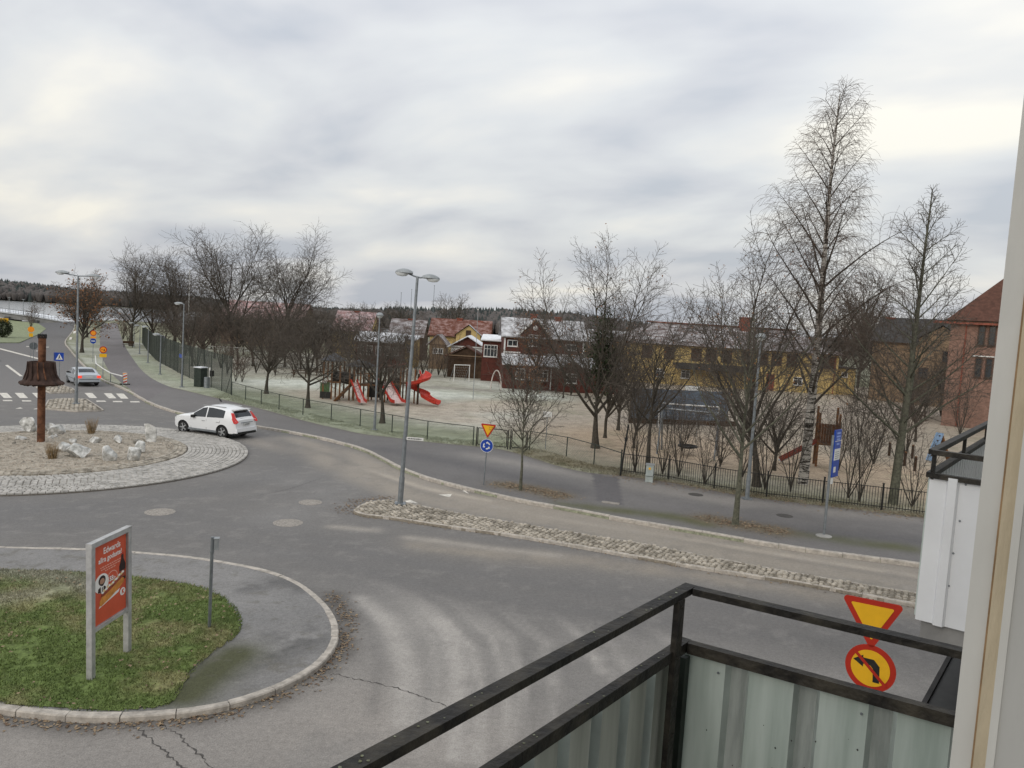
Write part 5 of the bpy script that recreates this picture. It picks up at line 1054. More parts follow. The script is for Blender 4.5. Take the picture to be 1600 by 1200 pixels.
p = G(160.5, 588, .12); t = thing('road_sign', 'orange no-passing disc with oblong plate beside the white barrier rail', 'road sign', p, facecam(p)); Hh = hgt(162, 541, p); post(t, Hh, .028); o = yellow_disc(t, Hh-.33); b = MB(); b.prism([(-.14, -.02), (-.06, -.02), (-.1, .1)][::-1], .003, Matrix.Translation((0, -.009, Hh-.33))); b.prism([(.04, -.12), (.13, -.12), (.13, .04), (.04, .04)], .003, Matrix.Translation((0, -.009, Hh-.33))); b.build('symbol', M_BLACK, o); plate(t, 'oblong_plate', [(-.3, -.16), (.3, -.16), (.3, .16), (-.3, .16)], Hh-.88, M_YEL, 0, .012)
p = G(-2, 540, .05); t = thing('road_sign', 'yellow direction board at the left edge', 'road sign', G(2, 525, .08), 0); t.rotation_euler.z = facecam(Vector(t.location)); Hh = hgt(3, 497, Vector(t.location)); post(t, Hh, .05); plate(t, 'yellow_board', [(-1.6, -.42), (1., -.42), (1., .42), (-1.6, .42)], Hh-.42, M_YEL, 0, .02)
# blue stop sign board seen obliquely
p = G(1287, 838, .12); H1_ = hgt(1303, 672, p); t = thing('stop_sign', 'tall blue and white stop sign with timetable panel on grey post', 'stop sign', p, facecam(p)+rad(71)); t.rotation_euler.x = 0.0; b = MB(); b.cyl((0, 0, 0), (0, 0, H1_-.2), .05, None, 10); b.build('post', M_STEEL, t, True); b = MB(); b.lathe([(.3, 0), (.3, .03), (.12, .08)], 12); b.build('concrete_foot', M_CONC, t)
zb = hgt(1290, 745, p); W_ = .62; hb = H1_-zb; M_PALE = mat('pale_blue_print', (.25, .34, .68), .5, .1, 4)
o = MB(); o.box((.32, -.06, zb+hb/2), (W_, .06, hb)); o = o.build('board', M_BLUE, t)
for (z0, z1, m_) in ((.36, .60, M_WHITE),): b = MB(); b.box((.32, -.094, zb+hb*(z0+z1)/2), (W_-.04, .008, hb*(z1-z0))); b.build('timetable', m_, o)
for z0, ww in ((.93, .35), (.86, .4), (.80, .3), (.70, .25)): b = MB(); b.box((.32, -.094, zb+hb*z0), (ww, .008, hb*.035)); b.build('print_line', M_PALE, o)
b = MB()
for i in range(4): b.box((.3, -.1, zb+hb*(.4+i*.045)), (.38, .006, hb*.014))
b.build('timetable_print', M_STEEL, o); b = MB(); b.box((.32, -.094, zb+hb*.765), (W_, .008, .02)); b.build('divider', M_WHITE, o)
b = MB(); b.box((.2, -.094, zb+hb*.16), (.22, .008, hb*.12)); b.build('pictogram', M_WHITE, o)
b = MB(); b.box((.12, -.06, zb-.14), (.2, .02, .24)); b.build('small_plate', M_WHITE, t)
# playground notice, street name plate, grey post with box
p = G(852, 702, .12); t = thing('notice_sign', 'small white notice on a thin post behind the low fence', 'sign', p, facecam(p)); Hh = hgt(855, 643, p); post(t, Hh, .022); plate(t, 'white_plate', [(-.26, -.16), (.26, -.16), (.26, .16), (-.26, .16)], Hh-.16, M_WHITE, 0, .01)
lp = Vector(L1.location); zs = hgt(650, 685, lp)+lp.z
t = thing('street_name_sign', 'small white street name plate on the tall twin lamp', 'sign', (lp.x, lp.y, zs), -.06); b = MB(); b.box((.47, -.05, 0), (.66, .02, .115)); o = b.build('plate', M_WHITE, t); b = MB(); b.box((.07, -.03, 0), (.16, .05, .06)); b.build('bracket', M_STEEL, t)
b = MB(); x_ = .19; random.seed(4)
while x_ < .72: w_ = random.uniform(.012, .03); b.box((x_, -.063, random.uniform(-.006, .006)), (w_, .003, random.uniform(.03, .055))); x_ += w_+.012
b.build('lettering', M_BLACK, o); b = MB(); b.box((.47, -.0625, .0), (.66, .002, .118)); 
p = G(327, 980, .12); t = thing('short_post', 'grey post with small box on the corner lawn', 'post', p, .3); Hh = hgt(331, 839, p); t.rotation_euler.y = .005; b = MB(); b.cyl((0, 0, -.05), (0, 0, Hh), .036, None, 10); b.build('post', M_STEEL, t, True); b = MB(); b.box((.09, 0, Hh-.16), (.1, .14, .24)); b.box((.09, 0, Hh-.03), (.12, .16, .02)); b.build('box', M_LAMP, t); b = MB(); b.cyl((0, 0, Hh-.36), (0, 0, Hh-.32), .048, None, 10); b.build('clamp', M_STEEL, t)
# grey cabinet
p = G(1014, 753, .12); t = thing('utility_cabinet', 'small grey utility cabinet at the bar fence', 'cabinet', p, -.25); b = MB(); b.box((0, 0, .42), (.36, .26, .84)); o = b.build('body', mat('cabinet_grey', (.33, .37, .36), .6, .15, 5), t); b = MB(); b.box((0, 0, .87), (.42, .32, .06)); b.build('lid', M_LAMP, t); b = MB(); b.box((0, -.14, .68), (.1, .012, .1)); b.build('label_plate', M_YEL, o); b = MB(); b.box((0, -.135, .3), (.32, .01, .02)); b.build('seam', M_BLACK, o)

# ================================================================== ROUNDABOUT SCULPTURE AND ROCKS
p = G(64, 690, .4); zp = rz_at(p.x, p.y); st = thing('rusty_sculpture', 'rusty steel pole carrying a flared fluted skirt on the roundabout', 'sculpture', (p.x, p.y, zp)); pb = Vector((p.x, p.y, zp))
Ht = hgt(69, 522, pb); z_sk0 = hgt(66, 601, pb); z_sk1 = hgt(67.5, 565, pb); sc = 38.5/1190
b = MB(); b.cyl((0, 0, -.1), (0, 0, z_sk0+.3), .17, None, 14); b.build('lower_pole', M_RUST, st, True); b = MB(); b.cyl((0, 0, z_sk1-.1), (0, 0, Ht-.12), .165, None, 14); b.build('upper_pole', M_RUST, st, True)
b = MB()
hs = z_sk1-z_sk0
b.lathe([(.84, z_sk0+.0), (.93, z_sk0+.07), (.90, z_sk0+.15), (.78, z_sk0+.20), (.74, z_sk0+.26), (.62, z_sk0+.50), (.575, z_sk0+hs*.75), (.565, z_sk1), (.52, z_sk1), (.5, z_sk1-.08), (.15, z_sk1-.1)], 84, fn=lambda r, z, t: (r*(1+.035*math.cos(t*14)) if z < z_sk1-.02 and r > .3 else r, z+(.03*math.cos(t*20) if z < z_sk0+.05 else 0))); b.build('skirt', M_RUSTD, st, True, angle=60)
for k in range(7):
    a = -2.6+k*.42; b = MB(); b.tube([(.585*math.cos(a), .585*math.sin(a), z_sk1), (.61*math.cos(a+.04), .61*math.sin(a+.04), z_sk0+.7), (.74*math.cos(a+.14), .74*math.sin(a+.14), z_sk0+.28)], [.02, .03, .035], 6); b.build('rib', M_RUST if k in (3, 4) else M_RUSTD, st)
b = MB()
for k in range(9): a = 2*math.pi*k/9; b.tube([(.17*math.cos(a)+.05*math.cos(q)*-math.sin(a), .17*math.sin(a)+.05*math.cos(q)*math.cos(a), Ht-.1+.09*math.sin(q)) for q in [2*math.pi*j/8 for j in range(9)]], .022, 5)
b.build('crown_rings', M_BLACK, st)
M_ROCK = mat('white_quartz', (.42, .42, .39), .9, .4, 3.2, .6, c2=(.80, .80, .78)); M_ROCKD = mat('grey_rock', (.22, .21, .185), .9, .35, 2.5, .5)
def rock(x, y, w, h, seed, label, m=None):
    p = G(x, y, .2); p = G(x, y, rz_at(p.x, p.y)); sc = math.hypot(p.x, p.y)/1190; rx, hz = w*sc/2, h*sc; bm = bmesh.new(); bmesh.ops.create_icosphere(bm, subdivisions=3, radius=1); w *= 1.15; h *= 1.12; rx *= 1.15; hz *= 1.12; rs = random.Random(seed)
    cuts = [(Vector((rs.gauss(0, 1), rs.gauss(0, 1), rs.gauss(0, .8))).normalized(), rs.uniform(.42, .72)) for _ in range(11)]
    for v in bm.verts:
        for n_, d_ in cuts:
            k = v.co.dot(n_)-d_
            if k > 0: v.co -= n_*k
        v.co += Vector((mnoise.noise(v.co*3+Vector((seed, 0, 0))), mnoise.noise(v.co*3+Vector((0, seed, 0))), 0))*.06
    zs_ = [v.co.z for v in bm.verts]; z0 = min(zs_)*.75; xs_ = max(abs(v.co.x) for v in bm.verts)
    for v in bm.verts: v.co = Vector((v.co.x/xs_*rx, v.co.y/xs_*rx*.8, (v.co.z-z0)/(max(zs_)-z0)*hz))
    me = bpy.data.meshes.new('rock'); bm.to_mesh(me); bm.free(); me.materials.append(m or M_ROCK); o = bpy.data.objects.new('rock', me); COL.objects.link(o); o.location = (p.x, p.y, p.z-.02); o.rotation_euler.z = rs.uniform(-.4, .4); tag(o, label, 'rock')
for i, (x, y, w, h, lab) in enumerate(((47, 675, 24, 19, 'big pale block left of the rusty pole at the back edge'), (77, 674, 15, 11, 'pale boulder just right of the rusty pole'), (89, 679, 17, 12, 'jagged white rock right behind the rusty pole'), (80, 686, 9, 6, 'low white stone at the foot of the pole'), (86, 684, 7, 5, 'small dark-faced stone beside the pole foot', ), (33, 688, 14, 6, 'flat white stone left of the pole'), (22, 694, 5, 4, 'tiny grey stone far left on the gravel'), (115, 692, 10, 6, 'small squared white stone mid roundabout'), (148, 692, 15, 9, 'white speckled stone before the thin grass tuft'), (184, 692, 13, 11, 'crumpled white rock left of the tall stone'), (98, 704, 16, 11, 'white block before the squared stone'), (121, 712, 29, 16, 'broad low white rock front of the roundabout'), (169, 719, 22, 19, 'bright white angular rock front centre'), (208, 719, 23, 18, 'yellowish white rock front right'), (219, 707, 16, 16, 'upright white rock leaning behind the yellowish one'), (233, 690, 19, 24, 'tall standing stone at the right back of the roundabout'), (216, 695, 14, 8, 'low dark stone beside the tall standing stone'))):
    rock(x, y, w, h, i+3, lab, M_ROCKD if 'dark stone' in lab or 'tiny grey' in lab else None)

# ================================================================== POSTER STAND
pl, pr = G(142, 1061, .12), G(199, 1018, .12); Wb = (pr-pl).length; az = math.atan2(pr.y-pl.y, pr.x-pl.x)
bs = thing('poster_stand', 'grey metal poster stand with red advertisement on the corner lawn', 'billboard', pl, az); Hb = hgt(137, 850, pl)
dxl = at(137, 850, pl.y).x-pl.x; bs.rotation_euler.x = -math.atan2(dxl, Hb)*-1 if False else 0
lean = math.atan2(-dxl, Hb)*.5; bs.rotation_euler.x = -lean
M_ALU = mat('aluminium', (.46, .46, .455), .5, .15, 6, 0, .4)
def R3(x0, x1, z0, z1, y0, y1, nm, m, parent=bs): b = MB(); b.box(((x0+x1)/2, (y0+y1)/2, (z0+z1)/2), (x1-x0, y1-y0, z1-z0)); return b.build(nm, m, parent)
zb0 = hgt(148, 990, pl); fr = .075
R3(-.06, .06, -.05, Hb-.1, -.055, .055, 'post', M_ALU); R3(Wb-.06, Wb+.06, -.05, Hb-.1, -.055, .055, 'post', M_ALU)
R3(-.06, Wb+.06, Hb-.1, Hb, -.06, .06, 'top_frame', M_ALU); R3(.06, Wb-.06, zb0, zb0+.07, -.05, .05, 'bottom_frame', M_ALU); R3(.06, Wb-.06, zb0+.07, Hb-.1, -.0, .03, 'back_panel', M_ALU)
b = MB(); b.box((0, 0, -.02), (.22, .2, .05)); b.build('foot_plate', M_CONC, bs); b = MB(); b.box((Wb, 0, -.02), (.22, .2, .05)); b.build('foot_plate', M_CONC, bs)
M_POST = mat('poster_red', (.62, .10, .045), .35, .06, 3); M_CREAM = mat('poster_white', (.85, .83, .80), .4, .03, 3); M_BUN = mat('poster_bun', (.62, .25, .05), .4, .25, 6); M_SAUS = mat('poster_sausage', (.30, .06, .03), .4, .3, 8); M_COLA = mat('poster_bottle', (.03, .015, .014), .3, .3, 5); M_SKIN = mat('poster_skin', (.45, .25, .17), .5, .1, 6); M_PALEP = mat('poster_pale', (.75, .45, .36), .4, .05, 4); M_ORN = mat('poster_onion', (.75, .55, .28), .4, .3, 20)
px0, px1, pz0, pz1 = .075, Wb-.075, zb0+.085, Hb-.115; pw, ph = px1-px0, pz1-pz0
po = R3(px0, px1, pz0, pz1, -.010, -.003, 'poster', M_POST)
def PP(u_, v_): return (px0+u_*pw, pz0+v_*ph)
lay = [0]
def pshape(nm, poly, m, y):
    b = MB(); b.prism([PP(*q) for q in poly], .002, Matrix.Translation((0, y, 0))); return b.build(nm, m, po)
def ell(cu, cv, ru, rv, n=28): return [(cu+ru*math.cos(2*math.pi*k/n), cv+rv*math.sin(2*math.pi*k/n)) for k in range(n)]
def text(s, u_, v_, size, m, y, thick=.0, parent=None, sx=1.):
    cu = bpy.data.curves.new('lettering', 'FONT'); cu.body = s; cu.size = size; cu.align_x = 'CENTER'; cu.offset = thick; cu.extrude = .0006
    tmp = bpy.data.objects.new('tmp', cu); COL.objects.link(tmp); dg = bpy.context.evaluated_depsgraph_get(); me = bpy.data.meshes.new_from_object(tmp.evaluated_get(dg)); bpy.data.objects.remove(tmp)
    me.materials.clear(); me.materials.append(m); o = bpy.data.objects.new('lettering', me); COL.objects.link(o); o.parent = parent or po; q = PP(u_, v_); o.location = (q[0], y, q[1]); o.rotation_euler = (math.pi/2, 0, 0); o.scale.x = sx; return o
text('Edwards', .55, .865, ph*.108, M_CREAM, -.0125, .0028); text('allra godaste!', .5, .765, ph*.094, M_CREAM, -.0125, .0026)
for v_, u0_, u1_ in ((.695, .2, .82), (.665, .22, .76), (.635, .34, .66)):
    x_ = u0_
    while x_ < u1_: w_ = .03+.05*random.random(); pshape('small_print', [(x_, v_), (x_+w_, v_), (x_+w_, v_+.011), (x_, v_+.011)], M_PALEP, -.0125); x_ += w_+.02
pshape('bottle', [(.78, .40), (.98, .40), (.98, .60), (.92, .68), (.915, .74), (.845, .74), (.84, .68), (.78, .60)], M_COLA, -.0125); pshape('bottle_label', [(.782, .44), (.978, .44), (.978, .53), (.782, .53)], M_SAUS, -.015); pshape('bottle_cap', [(.845, .74), (.915, .74), (.915, .765), (.845, .765)], M_SLIDE, -.0125)
o = pshape('portrait_disc', ell(.235, .505, .215, .12), M_CREAM, -.0125)
pshape('portrait_suit', [(.12, .405), (.19, .39), (.30, .392), (.36, .41), (.35, .445), (.29, .465), (.19, .465), (.13, .45)], M_COLA, -.0145); pshape('portrait_shirt', [(.21, .395), (.27, .395), (.285, .465), (.2, .465)], M_CREAM, -.0165); pshape('portrait_tie', [(.235, .395), (.255, .395), (.258, .455), (.232, .455)], M_COLA, -.0185)
pshape('portrait_hair', ell(.245, .54, .105, .062), M_COLA, -.0145); pshape('portrait_face', ell(.248, .523, .07, .046), M_SKIN, -.0165); pshape('portrait_beard', [(.185, .51), (.2, .482), (.248, .468), (.295, .482), (.31, .51), (.275, .497), (.22, .497)], M_COLA, -.0185)
b = MB()
for k in range(28):
    a0, a1 = 2*math.pi*k/28, 2*math.pi*(k+1)/28; b.prism([PP(.56+.165*math.cos(a0), .505+.092*math.sin(a0)), PP(.56+.165*math.cos(a1), .505+.092*math.sin(a1)), PP(.56+.15*math.cos(a1), .505+.083*math.sin(a1)), PP(.56+.15*math.cos(a0), .505+.083*math.sin(a0))][::-1], .002, Matrix.Translation((0, -.0125, 0)))
b.build('price_ring', M_PALEP, po); text('55:-', .56, .475, ph*.085, M_CREAM, -.0155, .005)
pshape('tray', [(.15, .20), (.75, .27), (.80, .31), (.2, .24)], M_CREAM, -.0125); pshape('bun', [(.17, .23), (.22, .215), (.5, .26), (.8, .33), (.93, .37), (.93, .42), (.85, .44), (.5, .36), (.24, .33), (.17, .28)], M_BUN, -.0145); pshape('sausage', [(.2, .335), (.3, .33), (.95, .455), (.96, .50), (.85, .485), (.25, .375)], M_SAUS, -.0165)
random.seed(3)
for k in range(13): u_ = .26+k*.052; pshape('topping', ell(u_, .375+.155*(u_-.2)/.75*.9+random.uniform(-.008, .008), .045, .016, 8), M_ORN if k % 2 else M_CREAM, -.0185-.0005*(k % 3))
o = pshape('logo_disc', ell(.89, .245, .085, .05), M_CREAM, -.0125); text('K', .895, .22, ph*.075, M_POST, -.0145, .006)
# ================================================================== BIN, TABLES, BENCH, BARRIER
p = G(318, 603, .12); t = thing('green_bin', 'tall dark green litter cabinet by the tall wire fence', 'bin', G(313, 604, .12), -.35); b = MB(); b.box((0, 0, .85), (.75, .8, 1.7)); b.build('body', M_GREENPOST, t); b = MB(); b.box((0, 0, 1.73), (.85, .9, .08)); b.build('lid', M_SNOW, t)
t = thing('litter_bin', 'grey litter bin beside the green cabinet', 'bin', G(323, 606, .12), -.35); b = MB(); b.cyl((0, 0, 0), (0, 0, .95), .25, .25, 12); b.build('body', M_STEEL, t, True); b = MB(); b.box((.12, .2, .9), (.1, .1, 1.8)); b.build('post', M_WHITE, t); b = MB(); b.box((.32, .22, 1.3), (.3, .25, .5)); b.build('bag_box', M_BLACK, t)
def picnic(x, y, label, rz):
    t = thing('picnic_table', label, 'picnic table', B(x, y), rz)
    for i in range(5): b = MB(); b.box((0, -.3+i*.15, .74), (1.8, .135, .045)); b.build('tabletop_plank', M_BROWNW, t)
    for s_ in (-1, 1): b = MB(); b.box((0, s_*.72, .45), (1.8, .26, .045)); b.build('seat', M_BROWNW, t)
    for sx in (-.65, .65):
        for s_ in (-1, 1): b = MB(); b.bar((sx, s_*.7, 0), (sx, s_*.25, .72), .09); b.build('leg', M_BROWNW, t)
        b = MB(); b.bar((sx, -.8, .4), (sx, .8, .4), .08); b.build('crossbeam', M_BROWNW, t)
picnic(468, 589, 'picnic table on the frosty yard left of the play tower', .3); picnic(490, 586, 'picnic table half hidden behind the crooked fruit tree', -.2); picnic(1418, 648, 'picnic table behind the upright dark tree', .2); picnic(1432, 655, 'second picnic table under the thicket at right', -.15)
t = thing('park_bench', 'small bench with table beside the far cycle path', 'bench', G(200.5, 543, .12), .4)
b = MB(); b.box((0, 0, .45), (1.6, .4, .06)); b.build('seat', M_BROWNW, t); b = MB(); b.box((0, .25, .8), (1.6, .06, .4)); b.build('backrest', M_BROWNW, t)
for sx in (-.6, .6): b = MB(); b.box((sx, 0, .22), (.08, .35, .44)); b.build('leg', M_BLACK, t)
t = thing('barrier_marker', 'orange and white striped marker board at the end of the barrier rail', 'marker', G(195, 601, .12), facecam(G(195, 601))); b = MB(); b.box((0, 0, .56), (.34, .05, .95)); o = b.build('board', M_WHITE, t)
for k in range(4): b = MB(); z0 = .12+k*.25; b.prism([(-.165, z0), (.165, z0+.13), (.165, min(1.02, z0+.25)), (-.165, z0+.12)], .004, Matrix.Translation((0, -.031, 0))); b.build('stripe', M_SLIDE if k % 2 == 0 else M_ORANGE, o)
b = MB(); b.box((0, 0, .05), (.8, .35, .1)); b.build('rubber_foot', M_BLACK, t)
P_ = [at(150, 547, G(150, 575).y*1.02), G(150, 568, .95), G(161, 576, .95), G(173, 583, .95), G(192, 588, .95)]
t = thing('barrier_rail', 'white tubular barrier rail bending along the cycle path', 'railing', G(171, 594, .12)); o_ = Vector(t.location); b = MB(); P_ = [G(149, 556, .95)]+P_[1:]; b.tube([q-o_ for q in P_], .05, 8); b.build('rail', M_WHITE, t)
for q in P_[1:]: b = MB(); b.cyl(Vector((q.x, q.y, .1))-o_, q-o_, .04, None, 6); b.build('post', M_STEEL, t)
# bird on the pavement
p = G(344.5, 629, .12); t = thing('bird', 'small dark bird standing on the pavement behind the white car', 'bird', p, 2.6)
prof = [(-.19, .09, .012), (-.12, .11, .035), (-.04, .15, .06), (.04, .19, .062), (.10, .24, .04), (.13, .275, .036), (.165, .28, .03), (.19, .272, .012), (.225, .262, .004)]; b = MB(); b.tube([(x, 0, z) for x, z, r in prof], [r for x, z, r in prof], 9)
for s_ in (-1, 1): b.tube([(.0, s_*.025, .12), (.005, s_*.025, .05), (.0, s_*.025, .0), (.035, s_*.025, .003)], .006, 5)
b.build('body', M_BLACK, t, True)
# ================================================================== PLAYGROUND
PY = 70.; psc = PY/1190
po_ = B(585, 628); tilt_ = .061
def LP(x, y, dy=0.):
    "local place in the play tower: photograph column and row, dy metres deeper"
    d = ray(x, y); Y = po_.y+dy; k = Y/d.y; q = CP+d*k; return Vector((q.x-po_.x, q.y-po_.y, q.z-po_.z))
pt = thing('play_tower', 'wooden climbing frame with dark roofs, tunnel, ladder and red slides', 'playground', po_)
def lx(x): return LP(x, 625).x
def ppost(x, dy, ztop, r=.06): b = MB(); b.box((lx(x), dy, ztop/2), (r*2, r*2, ztop)); return b.build('post', M_WOOD, pt)
def deck(x0, x1, y0, y1, z, nm='platform', m=None): b = MB(); b.box(((lx(x0)+lx(x1))/2, (y0+y1)/2, z), (lx(x1)-lx(x0), y1-y0, .12)); return b.build(nm, m or M_WOOD, pt)
def proof(x0, x1, y0, y1, z, h, m): 
    X0, X1 = lx(x0), lx(x1); c = ((X0+X1)/2, (y0+y1)/2, z+h); b = MB(); b.add([(X0, y0, z), (X1, y0, z), (X1, y1, z), (X0, y1, z), c], [(0, 1, 4), (1, 2, 4), (2, 3, 4), (3, 0, 4), (3, 2, 1, 0)]); b.box(((X0+X1)/2, (y0+y1)/2, z-.04), (X1-X0-.05, y1-y0-.05, .06)); return b.build('tower_roof', m, pt)
M_PROOF = mat('grey_felt', (.075, .08, .09), .85, .3, 4)
for x in (504, 517, 530):
    for dy in (0, 1.5): ppost(x, dy, 3.3)
proof(499, 533, -.3, 1.8, 3.3, .65, M_PROOF); deck(503, 531, 0, 1.5, 1.45)
b = MB(); b.box((lx(507), -.02, 1.0), (.8, .05, .85)); b.build('mesh_panel', M_PANEL if 'M_PANEL' in globals() else mat('green_panel', (.06, .11, .045), .7, .3, 8), pt); b = MB(); b.box((lx(508), -.05, .35), (.9, .1, .55)); b.build('dark_panel', M_BLACK, pt)
b = MB()
for i in range(5): b.bar((lx(499)+i*.13, -.1, 1.35), (lx(504)+i*.13, -.1, 2.0), .07, .03)
b.build('white_slats', M_WHITE, pt)
b = MB(); b.tube([(lx(517), .7, 1.95), (lx(533), .7, 1.85), (lx(549), .7, 1.7)], .5, 14); b.build('tunnel', M_BLACK, pt, True)
for x in (545, 552, 562, 575):
    for dy in (0, 1.5): ppost(x, dy, 3.0 if x < 570 else 2.6)
proof(538, 578, -.3, 1.9, 2.95, .6, M_PROOF); deck(545, 575, 0, 1.5, 1.35)
b = MB(); a0, a1 = Vector((lx(548), -.2, 1.35)), Vector((lx(528), -1.0, 0)); 
for s_ in (-.35, .35): b.bar(a0+Vector((.0, s_, 0)), a1+Vector((0, s_, 0)), .06, .2)
b.build('ladder_stringers', M_WOOD, pt)
for i in range(6): q = a0.lerp(a1, (i+.5)/6); b = MB(); b.box(q, (.22, .72, .05)); b.build('ladder_step', M_BROWNW, pt)
for k in range(9): x = lx(562)+k*.2; b = MB(); b.box((x, .05, 1.9), (.05, .05, .75)); b.build('baluster', M_BROWNW, pt)
deck(562, 600, .1, 1.4, 1.4, 'bridge_deck'); b = MB(); b.bar((lx(558), .03, 2.3), (lx(600), .03, 2.5), .08); b.build('handrail', M_WOOD, pt)
for x in (588, 600, 612, 624):
    for dy in (.2, 1.8): ppost(x, dy, 3.1)
deck(588, 624, .2, 1.8, 1.6); b = MB(); b.box((lx(582), .3, 1.0), (1.1, .1, 1.3)); b.box((lx(616), .3, 1.3), (.75, .1, 1.7)); b.build('dark_panel', M_BLACK, pt)
b = MB(); X0, X1 = lx(584), lx(628); b.add([(X0, -.2, 2.75), (X1, -.2, 3.3), (X1, 2, 3.3), (X0, 2, 2.75), (X0, -.2, 2.85), (X1, -.2, 3.4), (X1, 2, 3.4), (X0, 2, 2.85)], [(0, 3, 2, 1), (4, 5, 6, 7), (0, 1, 5, 4), (1, 2, 6, 5), (2, 3, 7, 6), (3, 0, 4, 7)]); b.build('slanted_roof', mat('faded_red_boards', (.16, .06, .045), .8, .3, 4), pt)
for k in range(12): b = MB(); b.box((lx(604)+k*.12, .25, 2.1), (.05, .05, .9)); b.build('baluster', M_BROWNW, pt)
for x in (632, 645): ppost(x, .8, 2.9)
deck(624, 652, .3, 1.6, 1.7)
M_SLIDEW = mat('slide_bed', (.62, .50, .47), .3, .1, 4); M_SLIDED = mat('slide_bed_red', (.40, .05, .035), .4, .15, 4)
def slide(p0, p1, w, bed, nm='slide'):
    "straight slide: bed and two side walls; from p0 down to p1"
    p0, p1 = Vector(p0), Vector(p1); d = Vector((p1.x-p0.x, p1.y-p0.y, 0)).normalized(); a = Vector((-d.y, d.x, 0)); pts = [p0-d*.25, p0, p0.lerp(p1, .88), p1+Vector((0, 0, .12)), p1+d*.45+Vector((0, 0, .10))]
    o = MB()
    for i in range(4):
        for s_ in (-1, 1): 
            A_, B_ = pts[i]+a*s_*w/2, pts[i+1]+a*s_*w/2; up = Vector((0, 0, .26)); tk = a*s_*.06
            o.add([A_, B_, B_+up, A_+up, A_+tk, B_+tk, B_+up+tk, A_+up+tk], [(0, 1, 2, 3), (7, 6, 5, 4), (3, 2, 6, 7), (4, 5, 1, 0), (0, 3, 7, 4), (1, 5, 6, 2)])
    o = o.build('slide', M_SLIDE, pt); c = MB()
    for i in range(4): c.add([pts[i]+a*w/2+Vector((0, 0, .02)), pts[i]-a*w/2+Vector((0, 0, .02)), pts[i+1]-a*w/2+Vector((0, 0, .02)), pts[i+1]+a*w/2+Vector((0, 0, .02)), pts[i]+a*w/2-Vector((0, 0, .03)), pts[i]-a*w/2-Vector((0, 0, .03)), pts[i+1]-a*w/2-Vector((0, 0, .03)), pts[i+1]+a*w/2-Vector((0, 0, .03))], [(0, 1, 2, 3), (7, 6, 5, 4), (0, 4, 5, 1), (2, 6, 7, 3)])
    c.build('bed', bed, o); c = MB(); q = pts[3]; c.cyl((q.x, q.y, 0), q, .04, None, 6); c.build('leg', M_STEEL, o); return o
slide((lx(553), -.15, 1.55), (lx(575), -2.6, .12), .45, M_SLIDEW); slide((lx(600), .0, 1.75), (lx(625), -1.6, .15), 1.0, M_SLIDEW)
# spiral slide
sp_ = []; cx_, cy_ = lx(652), .2
for i in range(26):
    f = i/25; a = rad(70)-f*rad(430); r_ = .62; sp_.append(Vector((cx_+math.cos(a)*r_, cy_+math.sin(a)*r_, 2.55-1.95*f)))
e0 = sp_[-1]; sp_ += [e0+Vector((.35, -.25, -.18)), e0+Vector((.8, -.5, -.36)), e0+Vector((1.2, -.7, -.42))]
o = MB(); wdt = .42
for i in range(len(sp_)-1):
    ring_ = []
    for j in (i, i+1):
        d = sp_[min(j+1, len(sp_)-1)]-sp_[max(j-1, 0)]; d.z = 0; d.normalize(); a = Vector((-d.y, d.x, 0)); ring_ += [sp_[j]+a*wdt*s_+Vector((0, 0, zz)) for s_, zz in ((-1, .38), (-.85, .1), (-.4, 0), (.4, 0), (.85, .1), (1, .3), (1.1, .3), (.95, .05), (0, -.08), (-.95, .05), (-1.1, .38))]
    n_ = 11; o.add(ring_, [(k, (k+1) % n_, n_+(k+1) % n_, n_+k) for k in range(n_)])
o.build('spiral_slide', M_SLIDE, pt, True, angle=50); b = MB(); b.cyl((cx_, cy_, 0), (cx_, cy_, 2.6), .09, None, 8); b.build('post', M_BROWNW, pt)
# white football goal
def goal(x0, y0, w, h, label, rz=0., net=True):
    t = thing('football_goal', label, 'goal', B(x0, y0), rz)
    for sx in (0, w): b = MB(); b.cyl((sx, 0, 0), (sx, 0, h), .055, None, 8); b.build('upright', M_WHITE, t)
    b = MB(); b.cyl((-.05, 0, h), (w+.05, 0, h), .055, None, 8); b.build('crossbar', M_WHITE, t)
    sg = []
    for i in range(int(w/.25)+1): sg.append((i*.25, 0, h, i*.25, 1.2, 0, .004, .004))
    for i in range(6): sg.append((0, 1.2*i/6, h*(1-i/6), w, 1.2*i/6, h*(1-i/6), .004, .004))
    segmesh('net', sg, M_WHITE, t, 3, False)
    for sx in (0, w): b = MB(); b.cyl((sx, 1.2, 0), (sx, 0, h), .03, None, 6); b.build('stay', M_STEEL, t)
goal(709, 596, 2.0, 2.0, 'white football goal on the frosty yard beyond the flagpole', .5); goal(323, 568, 6, 2.2, 'far white goal behind the tall wire fence', .1, False)
# climbing arch
t = thing('climbing_arch', 'pale curved climbing arch behind the slender street tree', 'play equipment', B(767, 612)); b = MB(); b.tube([(math.cos(a)*.55+.5, 0, .2+math.sin(a)*2.1) for a in [math.pi*k/14 for k in range(15)]], .06, 8); b.build('arch', mat('pale_wood', (.5, .46, .42), .8, .2, 4), t, True)
for k in range(3): b = MB(); b.cyl((.0, 0, .4+k*.5), (.0, .7, .4+k*.5), .04, None, 6); b.build('rung', M_BROWNW, t)
